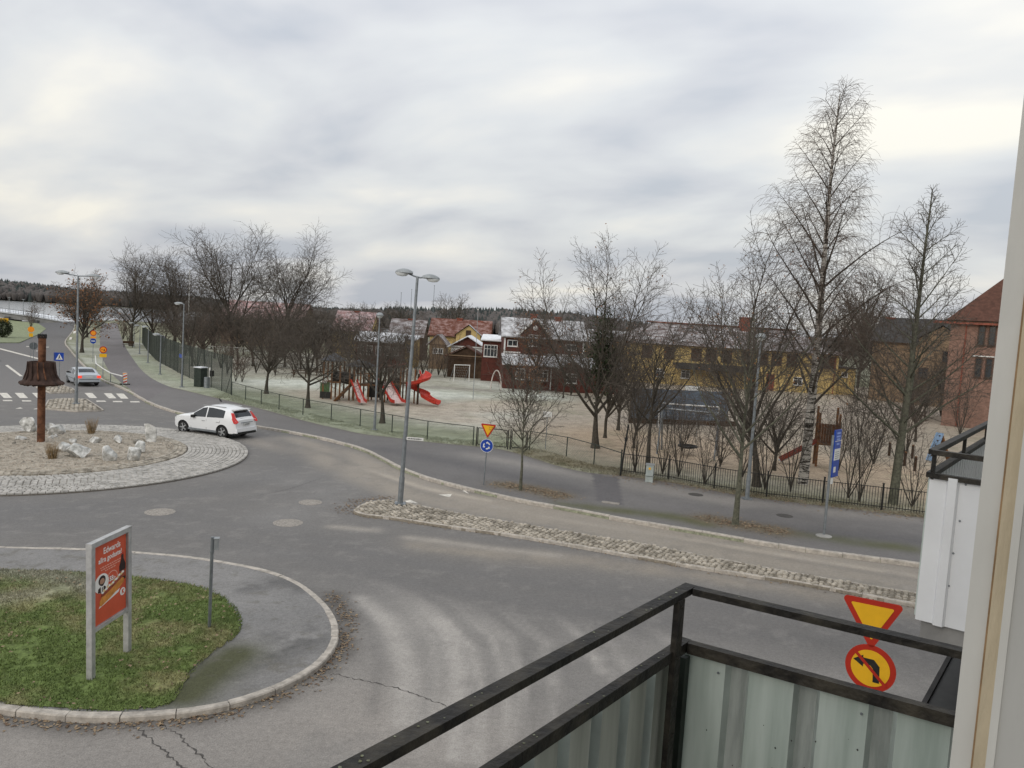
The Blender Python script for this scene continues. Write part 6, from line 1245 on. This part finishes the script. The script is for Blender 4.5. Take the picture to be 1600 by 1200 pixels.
# basket swing
p0, p1 = B(1030, 706), B(1118, 716); d = p1-p0; t = thing('basket_swing', 'grey swing frame with a black basket seat behind the bar fence', 'swing', p0, math.atan2(d.y, d.x)); L = d.length
for sx in (0, L):
    for s_ in (-1, 1): b = MB(); b.cyl((sx, s_*.9, 0), (sx, 0, 2.7), .05, None, 8); b.build('leg', M_STEEL, t)
b = MB(); b.cyl((-.1, 0, 2.7), (L+.1, 0, 2.7), .055, None, 8); b.build('crossbar', M_STEEL, t)
b = MB(); b.tube([(L*.5+.55*math.cos(a), .55*math.sin(a), .55) for a in [2*math.pi*k/18 for k in range(19)]], .06, 8); b.lathe([(.5, .5), (.3, .42), (.02, .4)], 14, (L*.5, 0, 0)); b.build('basket', M_BLACK, t)
for s_ in (-1, 1): b = MB(); b.cyl((L*.5+s_*.5, 0, .55), (L*.5+s_*.4, 0, 2.7), .012, None, 5); b.build('chain', M_STEEL, t)
# blue ball wall
p0, p1 = at(985, 650, 60), at(1150, 660, 62); p0.z = .12; d = Vector((p1.x-p0.x, p1.y-p0.y, 0)); t = thing('ball_wall', 'long blue-grey painted ball wall before the yellow hall', 'wall', p0, math.atan2(d.y, d.x)); L = d.length; zt = hgt(985, 606, p0); M_BWALL = mat('blue_grey_boards', (.115, .14, .175), .8, .2, 1.5); nb = int(L/1.2)
for k in range(nb): b = MB(); b.box((1.2*k+.6, 0, zt*.56), (1.185, .12, zt*.88)); b.build('board_panel', M_BWALL, t)
for k in range(nb+1): b = MB(); b.box((1.2*k, .12, zt/2), (.12, .12, zt)); b.build('post', M_BROWNW, t)
b = MB(); b.box((L/2, -.02, .25), (L, .1, .4)); b.build('kick_board', M_BROWNW, t)
g0 = B(1028, 690); goal(1028, 668, 4.5, 1.9, 'pale goal frame before the blue ball wall', -.1)
b = MB(); t = thing('white_board', 'small white board above the blue ball wall', 'board', Vector((at(1082, 605, 64).x, 64, .12))); zz = hgt(1082, 607, Vector(t.location)); b.box((0, 0, zz), (1.2, .05, .45)); b.build('panel', M_WHITE, t)
for sx in (-.5, .5): b = MB(); b.box((sx, .06, zz/2), (.06, .06, zz)); b.build('post', M_STEEL, t)
# small slide tower on the right
q = B(1288, 728); t = thing('slide_tower', 'small brown wooden slide tower behind the birch', 'playground', q, -.25)
for sx in (-.55, .55):
    for sy in (-.5, .5): b = MB(); b.box((sx, sy, 1.75 if sy > 0 else 1.6), (.12, .12, 3.5 if sy > 0 else 3.2)); b.build('post', M_WOOD, t)
b = MB(); b.box((0, 0, 1.35), (1.2, 1.1, .1)); b.build('platform', M_WOOD, t)
for k in range(8): b = MB(); b.box((-.5+k*.143, -.55, 2.0), (.13, .05, 1.15)); b.build('plank', mat('red_brown_planks', (.13, .06, .032), .8, .3, 5), t)
for k in range(4): b = MB(); b.box((.62, -.4+k*.26, 2.0), (.05, .24, 1.1)); b.build('plank', MATS['red_brown_planks'], t)
b = MB(); b.bar((-.6, -.2, 1.4), (-2.6, -.7, .15), .5, .05); b.build('slide_bed', M_STEEL, t); b = MB()
for s_ in (-.27, .27): b.bar((-.6, -.2+s_, 1.5), (-2.6, -.7+s_, .25), .05, .2)
b.build('slide_sides', mat('slide_side_red', (.25, .05, .03), .6, .2, 5), t)
for x, y, lab in ((1389, 712, 'leftmost of the wooden posts in the right-hand sand'), (1413, 728, 'second wooden post in the right-hand sand'), (1429, 736, 'nearest wooden post in the right-hand sand'), (1425, 716, 'farthest wooden post in the right-hand sand')):
    t = thing('wooden_post', lab, 'post', B(x, y)); b = MB(); b.cyl((0, 0, 0), (0, 0, .85), .09, .085, 10); b.build('shaft', M_BROWNW, t, True); b = MB(); b.lathe([(.085, .85), (.06, .9), (.01, .91)], 10); b.build('cap', M_WOOD, t, True)
q = B(1452, 722); t = thing('climbing_ramp', 'pale blue leaning climbing board at the right edge of the sand', 'play equipment', q, .2); b = MB(); b.bar((0, 0, .1), (.75, .2, 1.9), .5, .08); o = b.build('board', mat('pale_blue_board', (.22, .33, .48), .7, .2, 4), t)
for k in range(5): b = MB(); b.box((.12+k*.14, -.02+k*.03, .45+k*.32), (.12, .1, .08)); b.build('grip', M_SHUT, t)
b = MB(); b.bar((1.7, .3, .1), (.85, .25, 1.85), .3, .1); b.build('strut', M_WOOD, t)
# blue board hanging on the tall wire fence
fp = G(285, 585, .12); t = thing('blue_banner', 'blue sign board fixed on the tall wire fence', 'sign', (fp.x, fp.y-.4, hgt(279, 556, fp)+.12), math.atan2(*(lambda a, b: (b.y-a.y, b.x-a.x))(G(307, 594.5), G(268.6, 576.5)))+math.pi); b = MB(); b.box((0, 0, 0), (2.0, .04, .35)); b.build('board', M_BLUE, t); b = MB()
for sx in (-.9, .9): b.box((sx, .05, 0), (.05, .06, .4))
b.build('clamp', M_STEEL, t)

# ================================================================== CARS
def car(name, label, loc, heading, paint, P):
    t = thing(name, label, 'car', loc, heading); up = P['top']; ux = [p[0] for p in up]; uz = [p[1] for p in up]; xr, xf = ux[0], ux[-1]; hw = P['w']/2; wx = P['wheels']; wr = P['wr']; ra = wr+.055; sill = P['sill']
    xs = sorted(set([round(v, 3) for v in np.linspace(xr, xf, 56)]+[round(x, 3) for x in ux]+[round(w_+ra*math.cos(a), 3) for w_ in wx for a in np.linspace(0, math.pi, 13)]+[round(v, 3) for v in P['cuts']]))
    belt = lambda x: P['belt'][0]+(P['belt'][1]-P['belt'][0])*(x-xr)/(xf-xr)
    def Wd(x, z):
        e_ = max(0, (abs(x)-(xf-.75))/.75) if x > 0 else max(0, (abs(x)-(abs(xr)-.55))/.55)
        w_ = hw*(1-(.20 if x > 0 else .10)*e_**2.2); b_ = belt(x)
        if z > b_: w_ -= (z-b_)*.34
        else: w_ -= max(0, .55-z)*.12+.035*((z-b_)/max(.1, b_-.5))**2*.5
        return w_
    rows = []; nside = 7
    for x in xs:
        zu = float(np.interp(x, ux, uz)); zl = sill
        for w_ in wx:
            if abs(x-w_) < ra: zl = max(zl, wr*.98+math.sqrt(max(0, ra*ra-(x-w_)**2)))
        if x < xr+.25: zl = max(zl, sill+.16*(1-(x-xr)/.25)**2)
        if x > xf-.3: zl = max(zl, sill+.10*((x-xf+.3)/.3)**2)
        b_ = min(belt(x), zu-.05); zl = min(zl, b_-.06); wt = max(b_+.012, zu-.075); wt = min(wt, zu-.02)
        zz = [zl, zl+(b_-zl)*.33, zl+(b_-zl)*.7, b_, wt, zu-.012]; L_ = [(x, Wd(x, z), z) for z in zz]; wtop = max(.2, Wd(x, zu)-.07)
        L_[-1] = (x, wtop+.03, zu-.018); crown = .03
        mid = [(x, wtop*f, zu+crown*(1-f*f)-.0) for f in (.8, .4, 0, -.4, -.8)]
        rows.append(L_+mid+[(x, -y, z) for x_, y, z in reversed(L_)])
    n_ = len(rows[0]); body = MB(); win = {}
    def emit(key, q): win.setdefault(key, MB()).add(q, [(0, 1, 2, 3)])
    for i in range(len(rows)-1):
        xm = (xs[i]+xs[i+1])/2; zu = float(np.interp(xm, ux, uz))
        for k in range(n_-1):
            q = [rows[i][k], rows[i+1][k], rows[i+1][k+1], rows[i][k+1]]; key = None; ks = k if k < n_//2 else n_-2-k
            if ks == 3:
                for nm, a0, a1 in P['side']:
                    if a0 < xm < a1: key = (nm, k < n_//2)
            if 6 <= k <= n_-8:
                if P['rear'][0] < xm < P['rear'][1]: key = ('rear_window', 0)
                if P['front'][0] < xm < P['front'][1]: key = ('windscreen', 0)
            if key: emit(key, q)
            else: body.add(q, [(0, 1, 2, 3)])
    body.add(rows[0], [tuple(range(n_))]); body.add(rows[-1], [tuple(reversed(range(n_)))])
    me = body.build('body', paint, t); bm = bmesh.new(); bm.from_mesh(me.data); bmesh.ops.remove_doubles(bm, verts=bm.verts, dist=.0005); bmesh.ops.recalc_face_normals(bm, faces=bm.faces); bm.to_mesh(me.data); bm.free()
    me.data.polygons.foreach_set('use_smooth', [True]*len(me.data.polygons)); me.data.set_sharp_from_angle(angle=rad(38))
    for (nm, s_), w_ in win.items():
        o = w_.build(nm, M_CARGLASS, t); bm = bmesh.new(); bm.from_mesh(o.data); bmesh.ops.remove_doubles(bm, verts=bm.verts, dist=.0005); bm.to_mesh(o.data); bm.free()
    b = MB(); b.box(((xr+xf)/2, 0, sill+.16), (xf-xr-.5, P['w']-.35, .3)); b.box(((xr+xf)/2, 0, sill+.5), (P['wheels'][0]-P['wheels'][1]-.9, P['w']-.3, .5)); b.build('underbody', M_BLACK, t)
    for w_ in wx:
        for s_ in (-1, 1):
            yo = s_*(hw-.13); b = MB(); b.lathe([(wr*.66, -.11), (wr*.94, -.11), (wr, -.07), (wr, .07), (wr*.94, .11), (wr*.66, .11)], 28, cap=False); o = b.build('wheel', M_TYRE, t, True); o.rotation_euler.x = -s_*math.pi/2; o.location = (w_, yo, wr)
            b = MB(); b.lathe([(wr*.68, .0), (wr*.68, .095), (wr*.62, .10), (wr*.60, .05)], 28, cap=False); b.use(M_ALLOY)
            o2 = b.build('rim', M_ALLOY, o, True); b = MB()
            for k in range(P.get('spokes', 5)): a = 2*math.pi*k/P.get('spokes', 5); b.bar((wr*.08*math.cos(a), wr*.08*math.sin(a), .095), (wr*.62*math.cos(a), wr*.62*math.sin(a), .09), wr*.2, .03, (0, 0, 1))
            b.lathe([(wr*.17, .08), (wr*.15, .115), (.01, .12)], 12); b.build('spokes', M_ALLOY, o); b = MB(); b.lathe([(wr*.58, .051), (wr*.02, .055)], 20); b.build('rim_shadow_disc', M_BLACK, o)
    return t, Wd, belt
M_CARW = mat('white_car_paint', (.78, .79, .80), .25, .02, 1, spec=.5); M_CARS = mat('silver_car_paint', (.50, .54, .58), .3, .04, 1, 0, .35, spec=.5); M_TAIL = mat('tail_light', (.62, .03, .02), .2, .1, 6, spec=.5); M_PLATE = mat('number_plate', (.6, .6, .58), .5, .05, 9)
def glow(name, c, s):
    m = bpy.data.materials.new(name); m.use_nodes = True; b = m.node_tree.nodes['Principled BSDF']; b.inputs['Base Color'].default_value = (*c, 1); b.inputs['Emission Color'].default_value = (*c, 1); b.inputs['Emission Strength'].default_value = s; return m
M_TLIT = glow('lit_tail_light', (.9, .06, .03), .7)
PR, PF = G(348, 685), G(289, 677); hd = (PF-PR); hd.z = 0; hd.normalize(); ang = math.atan2(hd.y, hd.x); lft = Vector((-hd.y, hd.x, 0)); cc = (PR+PF)/2-lft*(.80)
suv, Wd, belt = car('parked_suv', 'white sport utility car with tall red tail lights leaving the roundabout', (cc.x, cc.y, .002), ang, M_CARW, dict(
    top=[(-2.26, .80), (-2.24, 1.06), (-2.12, 1.17), (-1.98, 1.38), (-1.84, 1.55), (-1.76, 1.60), (-1.2, 1.69), (-.6, 1.735), (-.2, 1.73), (.08, 1.68), (.45, 1.46), (.88, 1.19), (1.02, 1.15), (1.6, 1.09), (1.95, 1.0), (2.10, .86), (2.16, .62)], w=1.89, wheels=(1.40, -1.37), wr=.375, sill=.33, belt=(1.21, 1.0), cuts=(-1.5, -.30, -.23, .66), side=[('rear_side_window', -1.5, -.30), ('front_side_window', -.23, .66)], rear=(-2.10, -1.86), front=(.12, .87), spokes=5))
suv.name = 'white_suv'
for s_ in (-1, 1):
    b = MB(); P3 = [(-2.30, .80, .92), (-2.29, .93, .92), (-2.22, .945, 1.05), (-2.08, .90, 1.22), (-1.92, .80, 1.48), (-1.97, .68, 1.47), (-2.12, .70, 1.2), (-2.30, .66, 1.0)]
    vs = [(x-.015, s_*(y+.012), z) for x, y, z in P3]; vs2 = [(x+.10, s_*(y-.0), z) for x, y, z in P3]; n_ = len(vs); b.add(vs+vs2, [tuple(range(n_)) if s_ > 0 else tuple(reversed(range(n_)))]+[(i, (i+1) % n_, (i+1) % n_+n_, i+n_) for i in range(n_)]); b.build('tail_light', M_TAIL, suv)
    b = MB(); b.box((.60, s_*1.0, 1.10), (.2, .2, .15)); b.build('door_mirror', M_BLACK, suv)
    for x in (-1.0, .0): b = MB(); b.box((x-.08, s_*.955, .90), (.2, .03, .035)); b.build('door_handle', M_ALLOY, suv)
    for x in (-1.22, -.27, .82):
        b = MB(); b.bar((x, s_*(Wd(x, .45)+.002), .42), (x, s_*(Wd(x, .98)+.002), 1.0), .012, .006, (0, 1, 0)); b.build('door_seam', M_TYRE, suv)
    b = MB(); b.bar((-1.0, s_*.935, .36), (1.0, s_*.935, .36), .05, .1); b.build('sill_trim', M_STEEL, suv); b = MB(); b.bar((-1.4, s_*.64, 1.735), (.2, s_*.64, 1.745), .03, .04); b.build('roof_rail', M_ALLOY, suv)
    b = MB(); b.box((1.93, s_*.66, .83), (.3, .34, .14)); b.build('head_light', M_BOWL, suv)
b = MB(); b.box((-1.87, 0, 1.635), (.3, 1.25, .045)); b.build('spoiler', M_CARW, suv); b = MB(); b.box((-2.23, 0, .50), (.22, 1.68, .26)); b.build('rear_bumper', M_CARW, suv); b = MB(); b.box((-2.26, 0, .36), (.2, 1.5, .14)); b.build('lower_bumper', M_BLACK, suv)
b = MB(); b.box((-2.325, 0, .84), (.03, .52, .115)); b.build('number_plate', M_PLATE, suv); b = MB(); b.box((-2.325, 0, .94), (.03, .95, .035)); b.build('plate_strip', M_STEEL, suv); b = MB(); b.box((-2.345, 0, .84), (.006, .38, .05)); b.build('plate_print', M_STEEL, suv); b = MB(); b.bar((-2.155, -.3, 1.14), (-2.14, .35, 1.17), .03, .02); b.build('rear_wiper', M_BLACK, suv)
rc = G(139, 604); dv = (G(104, 556)-G(139, 602)); dv.z = 0; dv.normalize(); dv = (Matrix.Rotation(rad(9), 3, 'Z') @ dv); cc = rc+dv*2.25; ang = math.atan2(dv.y, dv.x)
sed, Wd, belt = car('silver_sedan', 'silver saloon car with lit brake lights driving away past the crossing', (cc.x, cc.y, .002), ang, M_CARS, dict(
    top=[(-2.36, .72), (-2.34, .95), (-2.2, 1.02), (-1.75, 1.05), (-1.55, 1.10), (-1.2, 1.30), (-.95, 1.385), (-.4, 1.44), (.2, 1.43), (.5, 1.36), (.95, 1.08), (1.15, .98), (1.7, .92), (2.1, .82), (2.28, .66), (2.32, .5)], w=1.81, wheels=(1.42, -1.34), wr=.32, sill=.24, belt=(.97, .90), cuts=(-1.5, -.2, .9), side=[('rear_side_window', -1.15, -.12), ('front_side_window', -.05, .85)], rear=(-1.56, -.97), front=(.5, 1.0), spokes=7))
for s_ in (-1, 1):
    b = MB(); b.box((-2.28, s_*.72, .82), (.2, .3, .2)); b.build('tail_light', M_TLIT, sed); b = MB(); b.box((.75, s_*.96, .98), (.16, .2, .13)); b.build('door_mirror', M_BLACK, sed); b = MB(); b.bar((-1.9, s_*.90, .58), (1.9, s_*.90, .58), .03, .05); b.build('side_strip', M_STEEL, sed)
    b = MB(); b.box((2.1, s_*.62, .68), (.3, .34, .14)); b.build('head_light', M_BOWL, sed)
b = MB(); b.box((-2.28, 0, .50), (.22, 1.66, .2)); b.build('rear_bumper', M_CARS, sed); b = MB(); b.box((-2.33, 0, .36), (.1, 1.5, .14)); b.build('lower_bumper', M_BLACK, sed); b = MB(); b.box((-2.37, 0, .80), (.02, .52, .12)); b.build('number_plate', M_PLATE, sed); b = MB(); b.box((-2.33, 0, .60), (.16, 1.5, .03)); b.build('bumper_strip', M_BLACK, sed)
# a far parked car behind the fence
pc = B(240, 536); far, _, _ = car('grey_hatchback', 'pale grey car parked among the trees near the lake', (pc.x, pc.y, .12), 2.9, mat('grey_car_paint', (.30, .32, .34), .35, .05, 1), dict(top=[(-2.0, .75), (-1.98, 1.0), (-1.7, 1.4), (-1.2, 1.47), (.2, 1.46), (.5, 1.38), (1.0, 1.02), (1.6, .93), (1.95, .75), (2.0, .5)], w=1.75, wheels=(1.3, -1.25), wr=.31, sill=.25, belt=(.98, .92), cuts=(), side=[('rear_side_window', -1.4, -.1), ('front_side_window', 0, .9)], rear=(-1.9, -1.72), front=(.52, 1.0)))

# ================================================================== BALCONIES
dF = Vector((.615, .788, 0)).normalized(); nF = Vector((dF.y, -dF.x, 0)); FA = math.atan2(dF.y, dF.x)   # local x along the facade, local -y towards the house
def FL(d, n, z): q = dF*d+nF*n; return Vector((q.x, q.y, z))
M_RAIL = mat('weathered_black_rail', (.026, .023, .020), .6, .45, 14, .3, c2=(.062, .054, .040), lo=.42, hi=.72); M_GRN = mat('green_tinted_sheet', (.40, .475, .43), .5, .15, 2.2, .05, c2=(.50, .565, .525), stretch=(9, 9, .7)); M_GRND = mat('aged_green_sheet', (.42, .44, .385), .6, .2, 2.2, .05, c2=(.53, .55, .49), stretch=(9, 9, .6)); M_WSHEET = mat('white_sheet_metal', (.72, .73, .74), .45, .05, 2); M_SLAB = mat('balcony_concrete', (.25, .245, .235), .9, .2, 3, .2)
M_SPECK = mat('dirt_specks', (.05, .05, .045), .9, .3, 30); M_MOSSY = mat('lichen', (.17, .165, .06), .95, .4, 40, .4, c2=(.33, .35, .27))
def corr(L, h, pitch=.125, dp=.022, x0=0., phase=0.):
    "trapezoidal sheet profile along x, from z=0 down to -h"
    pts = []; x = -phase
    while x < L+pitch:
        for fx, y in ((0, 0), (.64, 0), (.70, dp), (.94, dp)): pts.append((x+fx*pitch, y))
        x += pitch
    xs_ = [p[0] for p in pts]; ys_ = [p[1] for p in pts]
    o_ = [(0, float(np.interp(0, xs_, ys_)))]+[p for p in pts if 0 < p[0] < L]+[(L, float(np.interp(L, xs_, ys_)))]
    return o_
def sheet(parent, nm, A_, B_, zt, h, m_in, m_out, pitch, dp, flip=1, phase=0., lap=.62):
    "corrugated sheets from A to B (facade coordinates d, n), split into single sheets"
    A3, B3 = FL(*A_, 0), FL(*B_, 0); d = B3-A3; L = d.length; d.normalize(); a = Vector((-d.y, d.x, 0))*flip; x0 = 0.
    prof = corr(L, h, pitch, dp, 0, phase); k = 0
    while x0 < L-1e-3:
        x1 = min(L, x0+lap); seg = [p for p in prof if x0 < p[0] < x1]; xs_ = [p[0] for p in prof]; ys_ = [p[1] for p in prof]
        seg = [(x0, float(np.interp(x0, xs_, ys_)))]+seg+[(x1, float(np.interp(x1, xs_, ys_)))]
        for face, off, m in ((0, 0., m_in), (1, .004, m_out)):
            b = MB(); vs = []
            for x, y in seg: q = A3+d*x+a*(y+off); vs += [(q.x, q.y, zt), (q.x, q.y, zt-h)]
            for i in range(len(seg)-1):
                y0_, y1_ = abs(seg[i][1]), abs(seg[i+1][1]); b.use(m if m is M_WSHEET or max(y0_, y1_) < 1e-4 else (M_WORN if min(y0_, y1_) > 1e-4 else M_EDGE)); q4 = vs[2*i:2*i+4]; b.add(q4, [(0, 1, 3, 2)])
            b.build(nm if face == 0 else 'outer_'+nm, m, parent)
        x0 = x1; k += 1
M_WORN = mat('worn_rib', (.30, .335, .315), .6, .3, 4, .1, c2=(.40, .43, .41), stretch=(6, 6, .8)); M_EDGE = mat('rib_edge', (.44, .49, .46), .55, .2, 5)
ZR, ZP, ZB = 6.80, 6.66, 5.76; NF = -.744; D0, D1 = -2.2, 1.690; NW = .62; D2 = D1+.13*(NW-NF)
bal = thing('balcony', 'our own balcony railing with black double rail and green corrugated sheets', 'balcony', (0, 0, 0))
rw = .03
def rail(parent, A_, B_, z, w, h, nm, m=None): b = MB(); b.bar(FL(*A_, z-h/2), FL(*B_, z-h/2), w, h); return b.build(nm, m or M_RAIL, parent)
rail(bal, (D0, NF), (D1+rw/2, NF), ZR, rw, .016, 'handrail'); rail(bal, (D1, NF+rw/2+.001), (D2, NW), ZR, rw, .016, 'side_handrail')
rail(bal, (D0, NF), (D1+rw/2, NF), ZP+.005, .024, .026, 'panel_rail'); rail(bal, (D1, NF+.013), (D2, NW), ZP+.005, .024, .026, 'side_panel_rail')
for d_ in (1.62, .55, -.55, -1.6): b = MB(); q = FL(d_, NF+.012, (ZR+ZB)/2-.02); b.box(q, (.03, .014, ZR-ZB+.012), FA); b.build('post', M_RAIL, bal)
b = MB(); q = FL(D1+.13*(.3-NF)-.012, .3, (ZR+ZB)/2-.02); b.box(q, (.018, .04, ZR-ZB-.03), FA); b.build('post', M_RAIL, bal)
sheet(bal, 'sheet', (D0, NF-.012), (D1+.0, NF-.012), ZP-.03, .9, M_GRND, M_WSHEET, .118, .022, -1 if False else 1)
sheet(bal, 'sheet', (D1+.012, NF), (D2+.012, NW), ZP-.03, .9, M_GRN, M_WSHEET, .155, .024, 1)
b = MB(); b.box(FL(D1+.004, NF-.002, (ZP+ZB)/2-.03), (.03, .03, ZP-ZB-.01), FA); b.build('corner_post', M_GREENPOST, bal)
b = MB(); q = FL((D0+D1)/2, (NF+NW)/2, ZB-.10); b.box(q, (D1-D0, NW-NF, .16), FA); b.build('floor_slab', M_SLAB, bal)
random.seed(12)
for d_ in (1.62, .55, -.55):
    for zz in (ZR-.03, ZP-.012, ZP-.20, ZP-.5):
        b = MB(); b.lathe([(.0045, 0), (.0045, .003), (.003, .004)], 6); o = b.build('bolt', M_RAIL, bal); o.matrix_local = Matrix.Translation(FL(d_, NF+.019, zz)) @ Vector((0, 0, 1)).rotation_difference(nF).to_matrix().to_4x4()
for n_ in (-.66, -.35, -.04):
    b = MB(); b.lathe([(.0028, 0), (.0028, .002), (.0015, .003)], 8); o = b.build('screw', M_STEEL, bal); o.matrix_local = Matrix.Translation(FL(D1+.13*(n_-NF)+.0075, n_, ZP-.055)) @ Vector((0, 0, 1)).rotation_difference(-dF).to_matrix().to_4x4()
b = MB()
for _ in range(90):
    s_ = random.random(); z = ZR+.001; w_ = random.uniform(-.011, .011)
    q = FL(random.uniform(-.3, 1.65), NF+w_, z) if s_ < .5 else ((lambda n0: FL(D1+.13*(n0-NF)+w_, n0, z))(random.uniform(NF, .2)) if s_ < .6 else FL(random.uniform(-.2, 1.6), NF+w_, ZP+.006)); rr = random.uniform(.001, .0035); b.add([(q.x+rr*math.cos(a)*random.uniform(.6, 1.3), q.y+rr*math.sin(a)*random.uniform(.6, 1.3), q.z) for a in (0, 1.05, 2.1, 3.14, 4.2, 5.24)], [(0, 1, 2, 3, 4, 5)])
b.build('lichen_spots', M_MOSSY, bal, kind='stuff'); b = MB()
for _ in range(420):
    n_ = random.uniform(NF+.03, .3); zz = ZP-.06-random.random()**.6*.8; q = FL(D1+.13*(n_-NF)+.0085, n_, zz); rr = random.uniform(.0007, .0022); b.add([tuple(q+nF*rr*math.cos(a)+Vector((0, 0, rr*1.4*math.sin(a)))) for a in (0, 1.57, 3.14, 4.71)], [(0, 1, 2, 3)])
b.build('dirt_specks', M_SPECK, bal, kind='stuff')
# neighbour's balcony: white outside, green inside
nb_ = thing('neighbour_balcony', "neighbouring balcony clad in white corrugated sheets with black rails", 'balcony', (0, 0, 0)); E0, E1 = 5.17, 8.9; NN = -.79
sheet(nb_, 'sheet', (E0, NN), (E0, NW), ZP-.012, .90, M_WSHEET, M_GRN, .19, -.028, 1, .03, .7); sheet(nb_, 'sheet', (E0, NN), (E1, NN), ZP-.012, .90, M_GRN, M_WSHEET, .12, -.02, -1); sheet(nb_, 'far_sheet', (E1, NN), (E1, NW), ZP-.012, .90, M_GRN, M_WSHEET, .15, .02, 1)
for A_, B_, z, nm in (((E0, NN), (E1, NN), ZR, 'handrail'), ((E0, NN), (E0, NW), ZR, 'handrail'), ((E1, NN), (E1, NW), ZR, 'handrail'), ((E0, NN), (E1, NN), ZP, 'panel_rail'), ((E0, NN), (E0, NW), ZP, 'panel_rail'), ((E1, NN), (E1, NW), ZP, 'panel_rail')): rail(nb_, A_, B_, z, .045, .03, nm)
for d_ in (E0+.02, E0+1.25, E0+2.5, E1-.02): b = MB(); b.box(FL(d_, NN+.01, (ZR+ZP)/2-.02), (.04, .02, ZR-ZP+.04), FA); b.build('post', M_RAIL, nb_)
b = MB(); b.box(FL((E0+E1)/2, (NN+NW)/2, ZB-.06), (E1-E0-.06, NW-NN-.06, .14), FA); b.build('floor_slab', M_SLAB, nb_)
for n_, zz in ((-.60, 6.62), (-.61, 6.40), (-.625, 6.2), (-.63, 6.0), (-.50, 5.92), (-.40, 5.92), (-.66, 6.62), (-.3, 6.6), (-.5, 6.62)): b = MB(); b.lathe([(.006, 0), (.006, .004), (.003, .006)], 8); o = b.build('rivet', M_STEEL, nb_); o.matrix_local = Matrix.Translation(FL(E0-.002, n_, zz)) @ Vector((0, 0, 1)).rotation_difference(-dF).to_matrix().to_4x4()
cn = thing('canopy', 'dark edge of a shop canopy below the neighbouring balcony', 'canopy', (0, 0, 0)); b = MB(); b.box(FL(9.0, -.05, 4.93), (6.8, 1.4, .16), FA); b.build('roof_sheet', M_BLACK, cn); b = MB(); b.box(FL(9.0, -.765, 4.92), (6.84, .03, .22), FA); b.build('edge_trim', M_DARKROOF, cn)
# our house wall and the open door leaf
ap = thing('apartment_building', 'white apartment building wall carrying the balconies', 'building', (0, 0, 0)); M_FAC = mat('facade_render', (.55, .545, .52), .9, .06, 2, .1)
for d0_, d1_, z0_, z1_ in ((-14, -.9, 0, 12), (.86, 26, 0, 12), (-.9, .86, 0, 5.75), (-.9, .86, 8.0, 12)): b = MB(); b.box(FL((d0_+d1_)/2, NW+.16, (z0_+z1_)/2), (d1_-d0_, .3, z1_-z0_), FA); b.build('wall', M_FAC, ap)
dl = thing('balcony_door', 'open white balcony door leaf with tan sealing strip close at right', 'door', FL(.70, 0, 5.8)); dl.rotation_euler.z = FA
M_DOORW = mat('door_white', (.62, .61, .57), .5, .1, 6, .15, stretch=(1, 1, .3)); M_DOORG = mat('door_face', (.48, .475, .45), .55, .1, 5, .12, stretch=(1, 1, .35)); M_SEAL = mat('tan_seal', (.52, .44, .31), .8, .12, 30, .2, stretch=(1, 1, .2)); M_SEALD = mat('seal_edge', (.30, .20, .11), .8, .2, 30)
# local x = along facade (away), local y = towards the street, so the leaf edge is at +y
NE = .0715
def LB(x0, x1, y0, y1, nm, m, p=None): b = MB(); b.box(((x0+x1)/2, (y0+y1)/2, 1.15), (x1-x0, y1-y0, 2.3)); return b.build(nm, m, p or dl)
LB(.004, .05, NE-.0145, NE, 'edge_rebate', M_DOORW); LB(.002, .03, NE-.016, NE-.0145, 'seal_lip', M_SEALD); LB(.0, .03, NE-.0245, NE-.016, 'sealing_strip', M_SEAL); LB(-.003, .05, NE-.030, NE-.0245, 'seal_bead', M_DOORW); LB(-.001, .05, -.62, NE-.030, 'leaf', M_DOORG)
for zz in (): b = MB(); b.lathe([(.003, 0), (.003, .001), (.0015, .0012)], 8); o = b.build('screw', M_STEEL, dl); o.location = (.0035, NE-.007, zz); o.rotation_euler = (0, -math.pi/2, 0)
b = MB(); b.box((-.025, -.03, 1.0), (.03, .035, .14)); b.build('handle_plate', M_STEEL, dl)
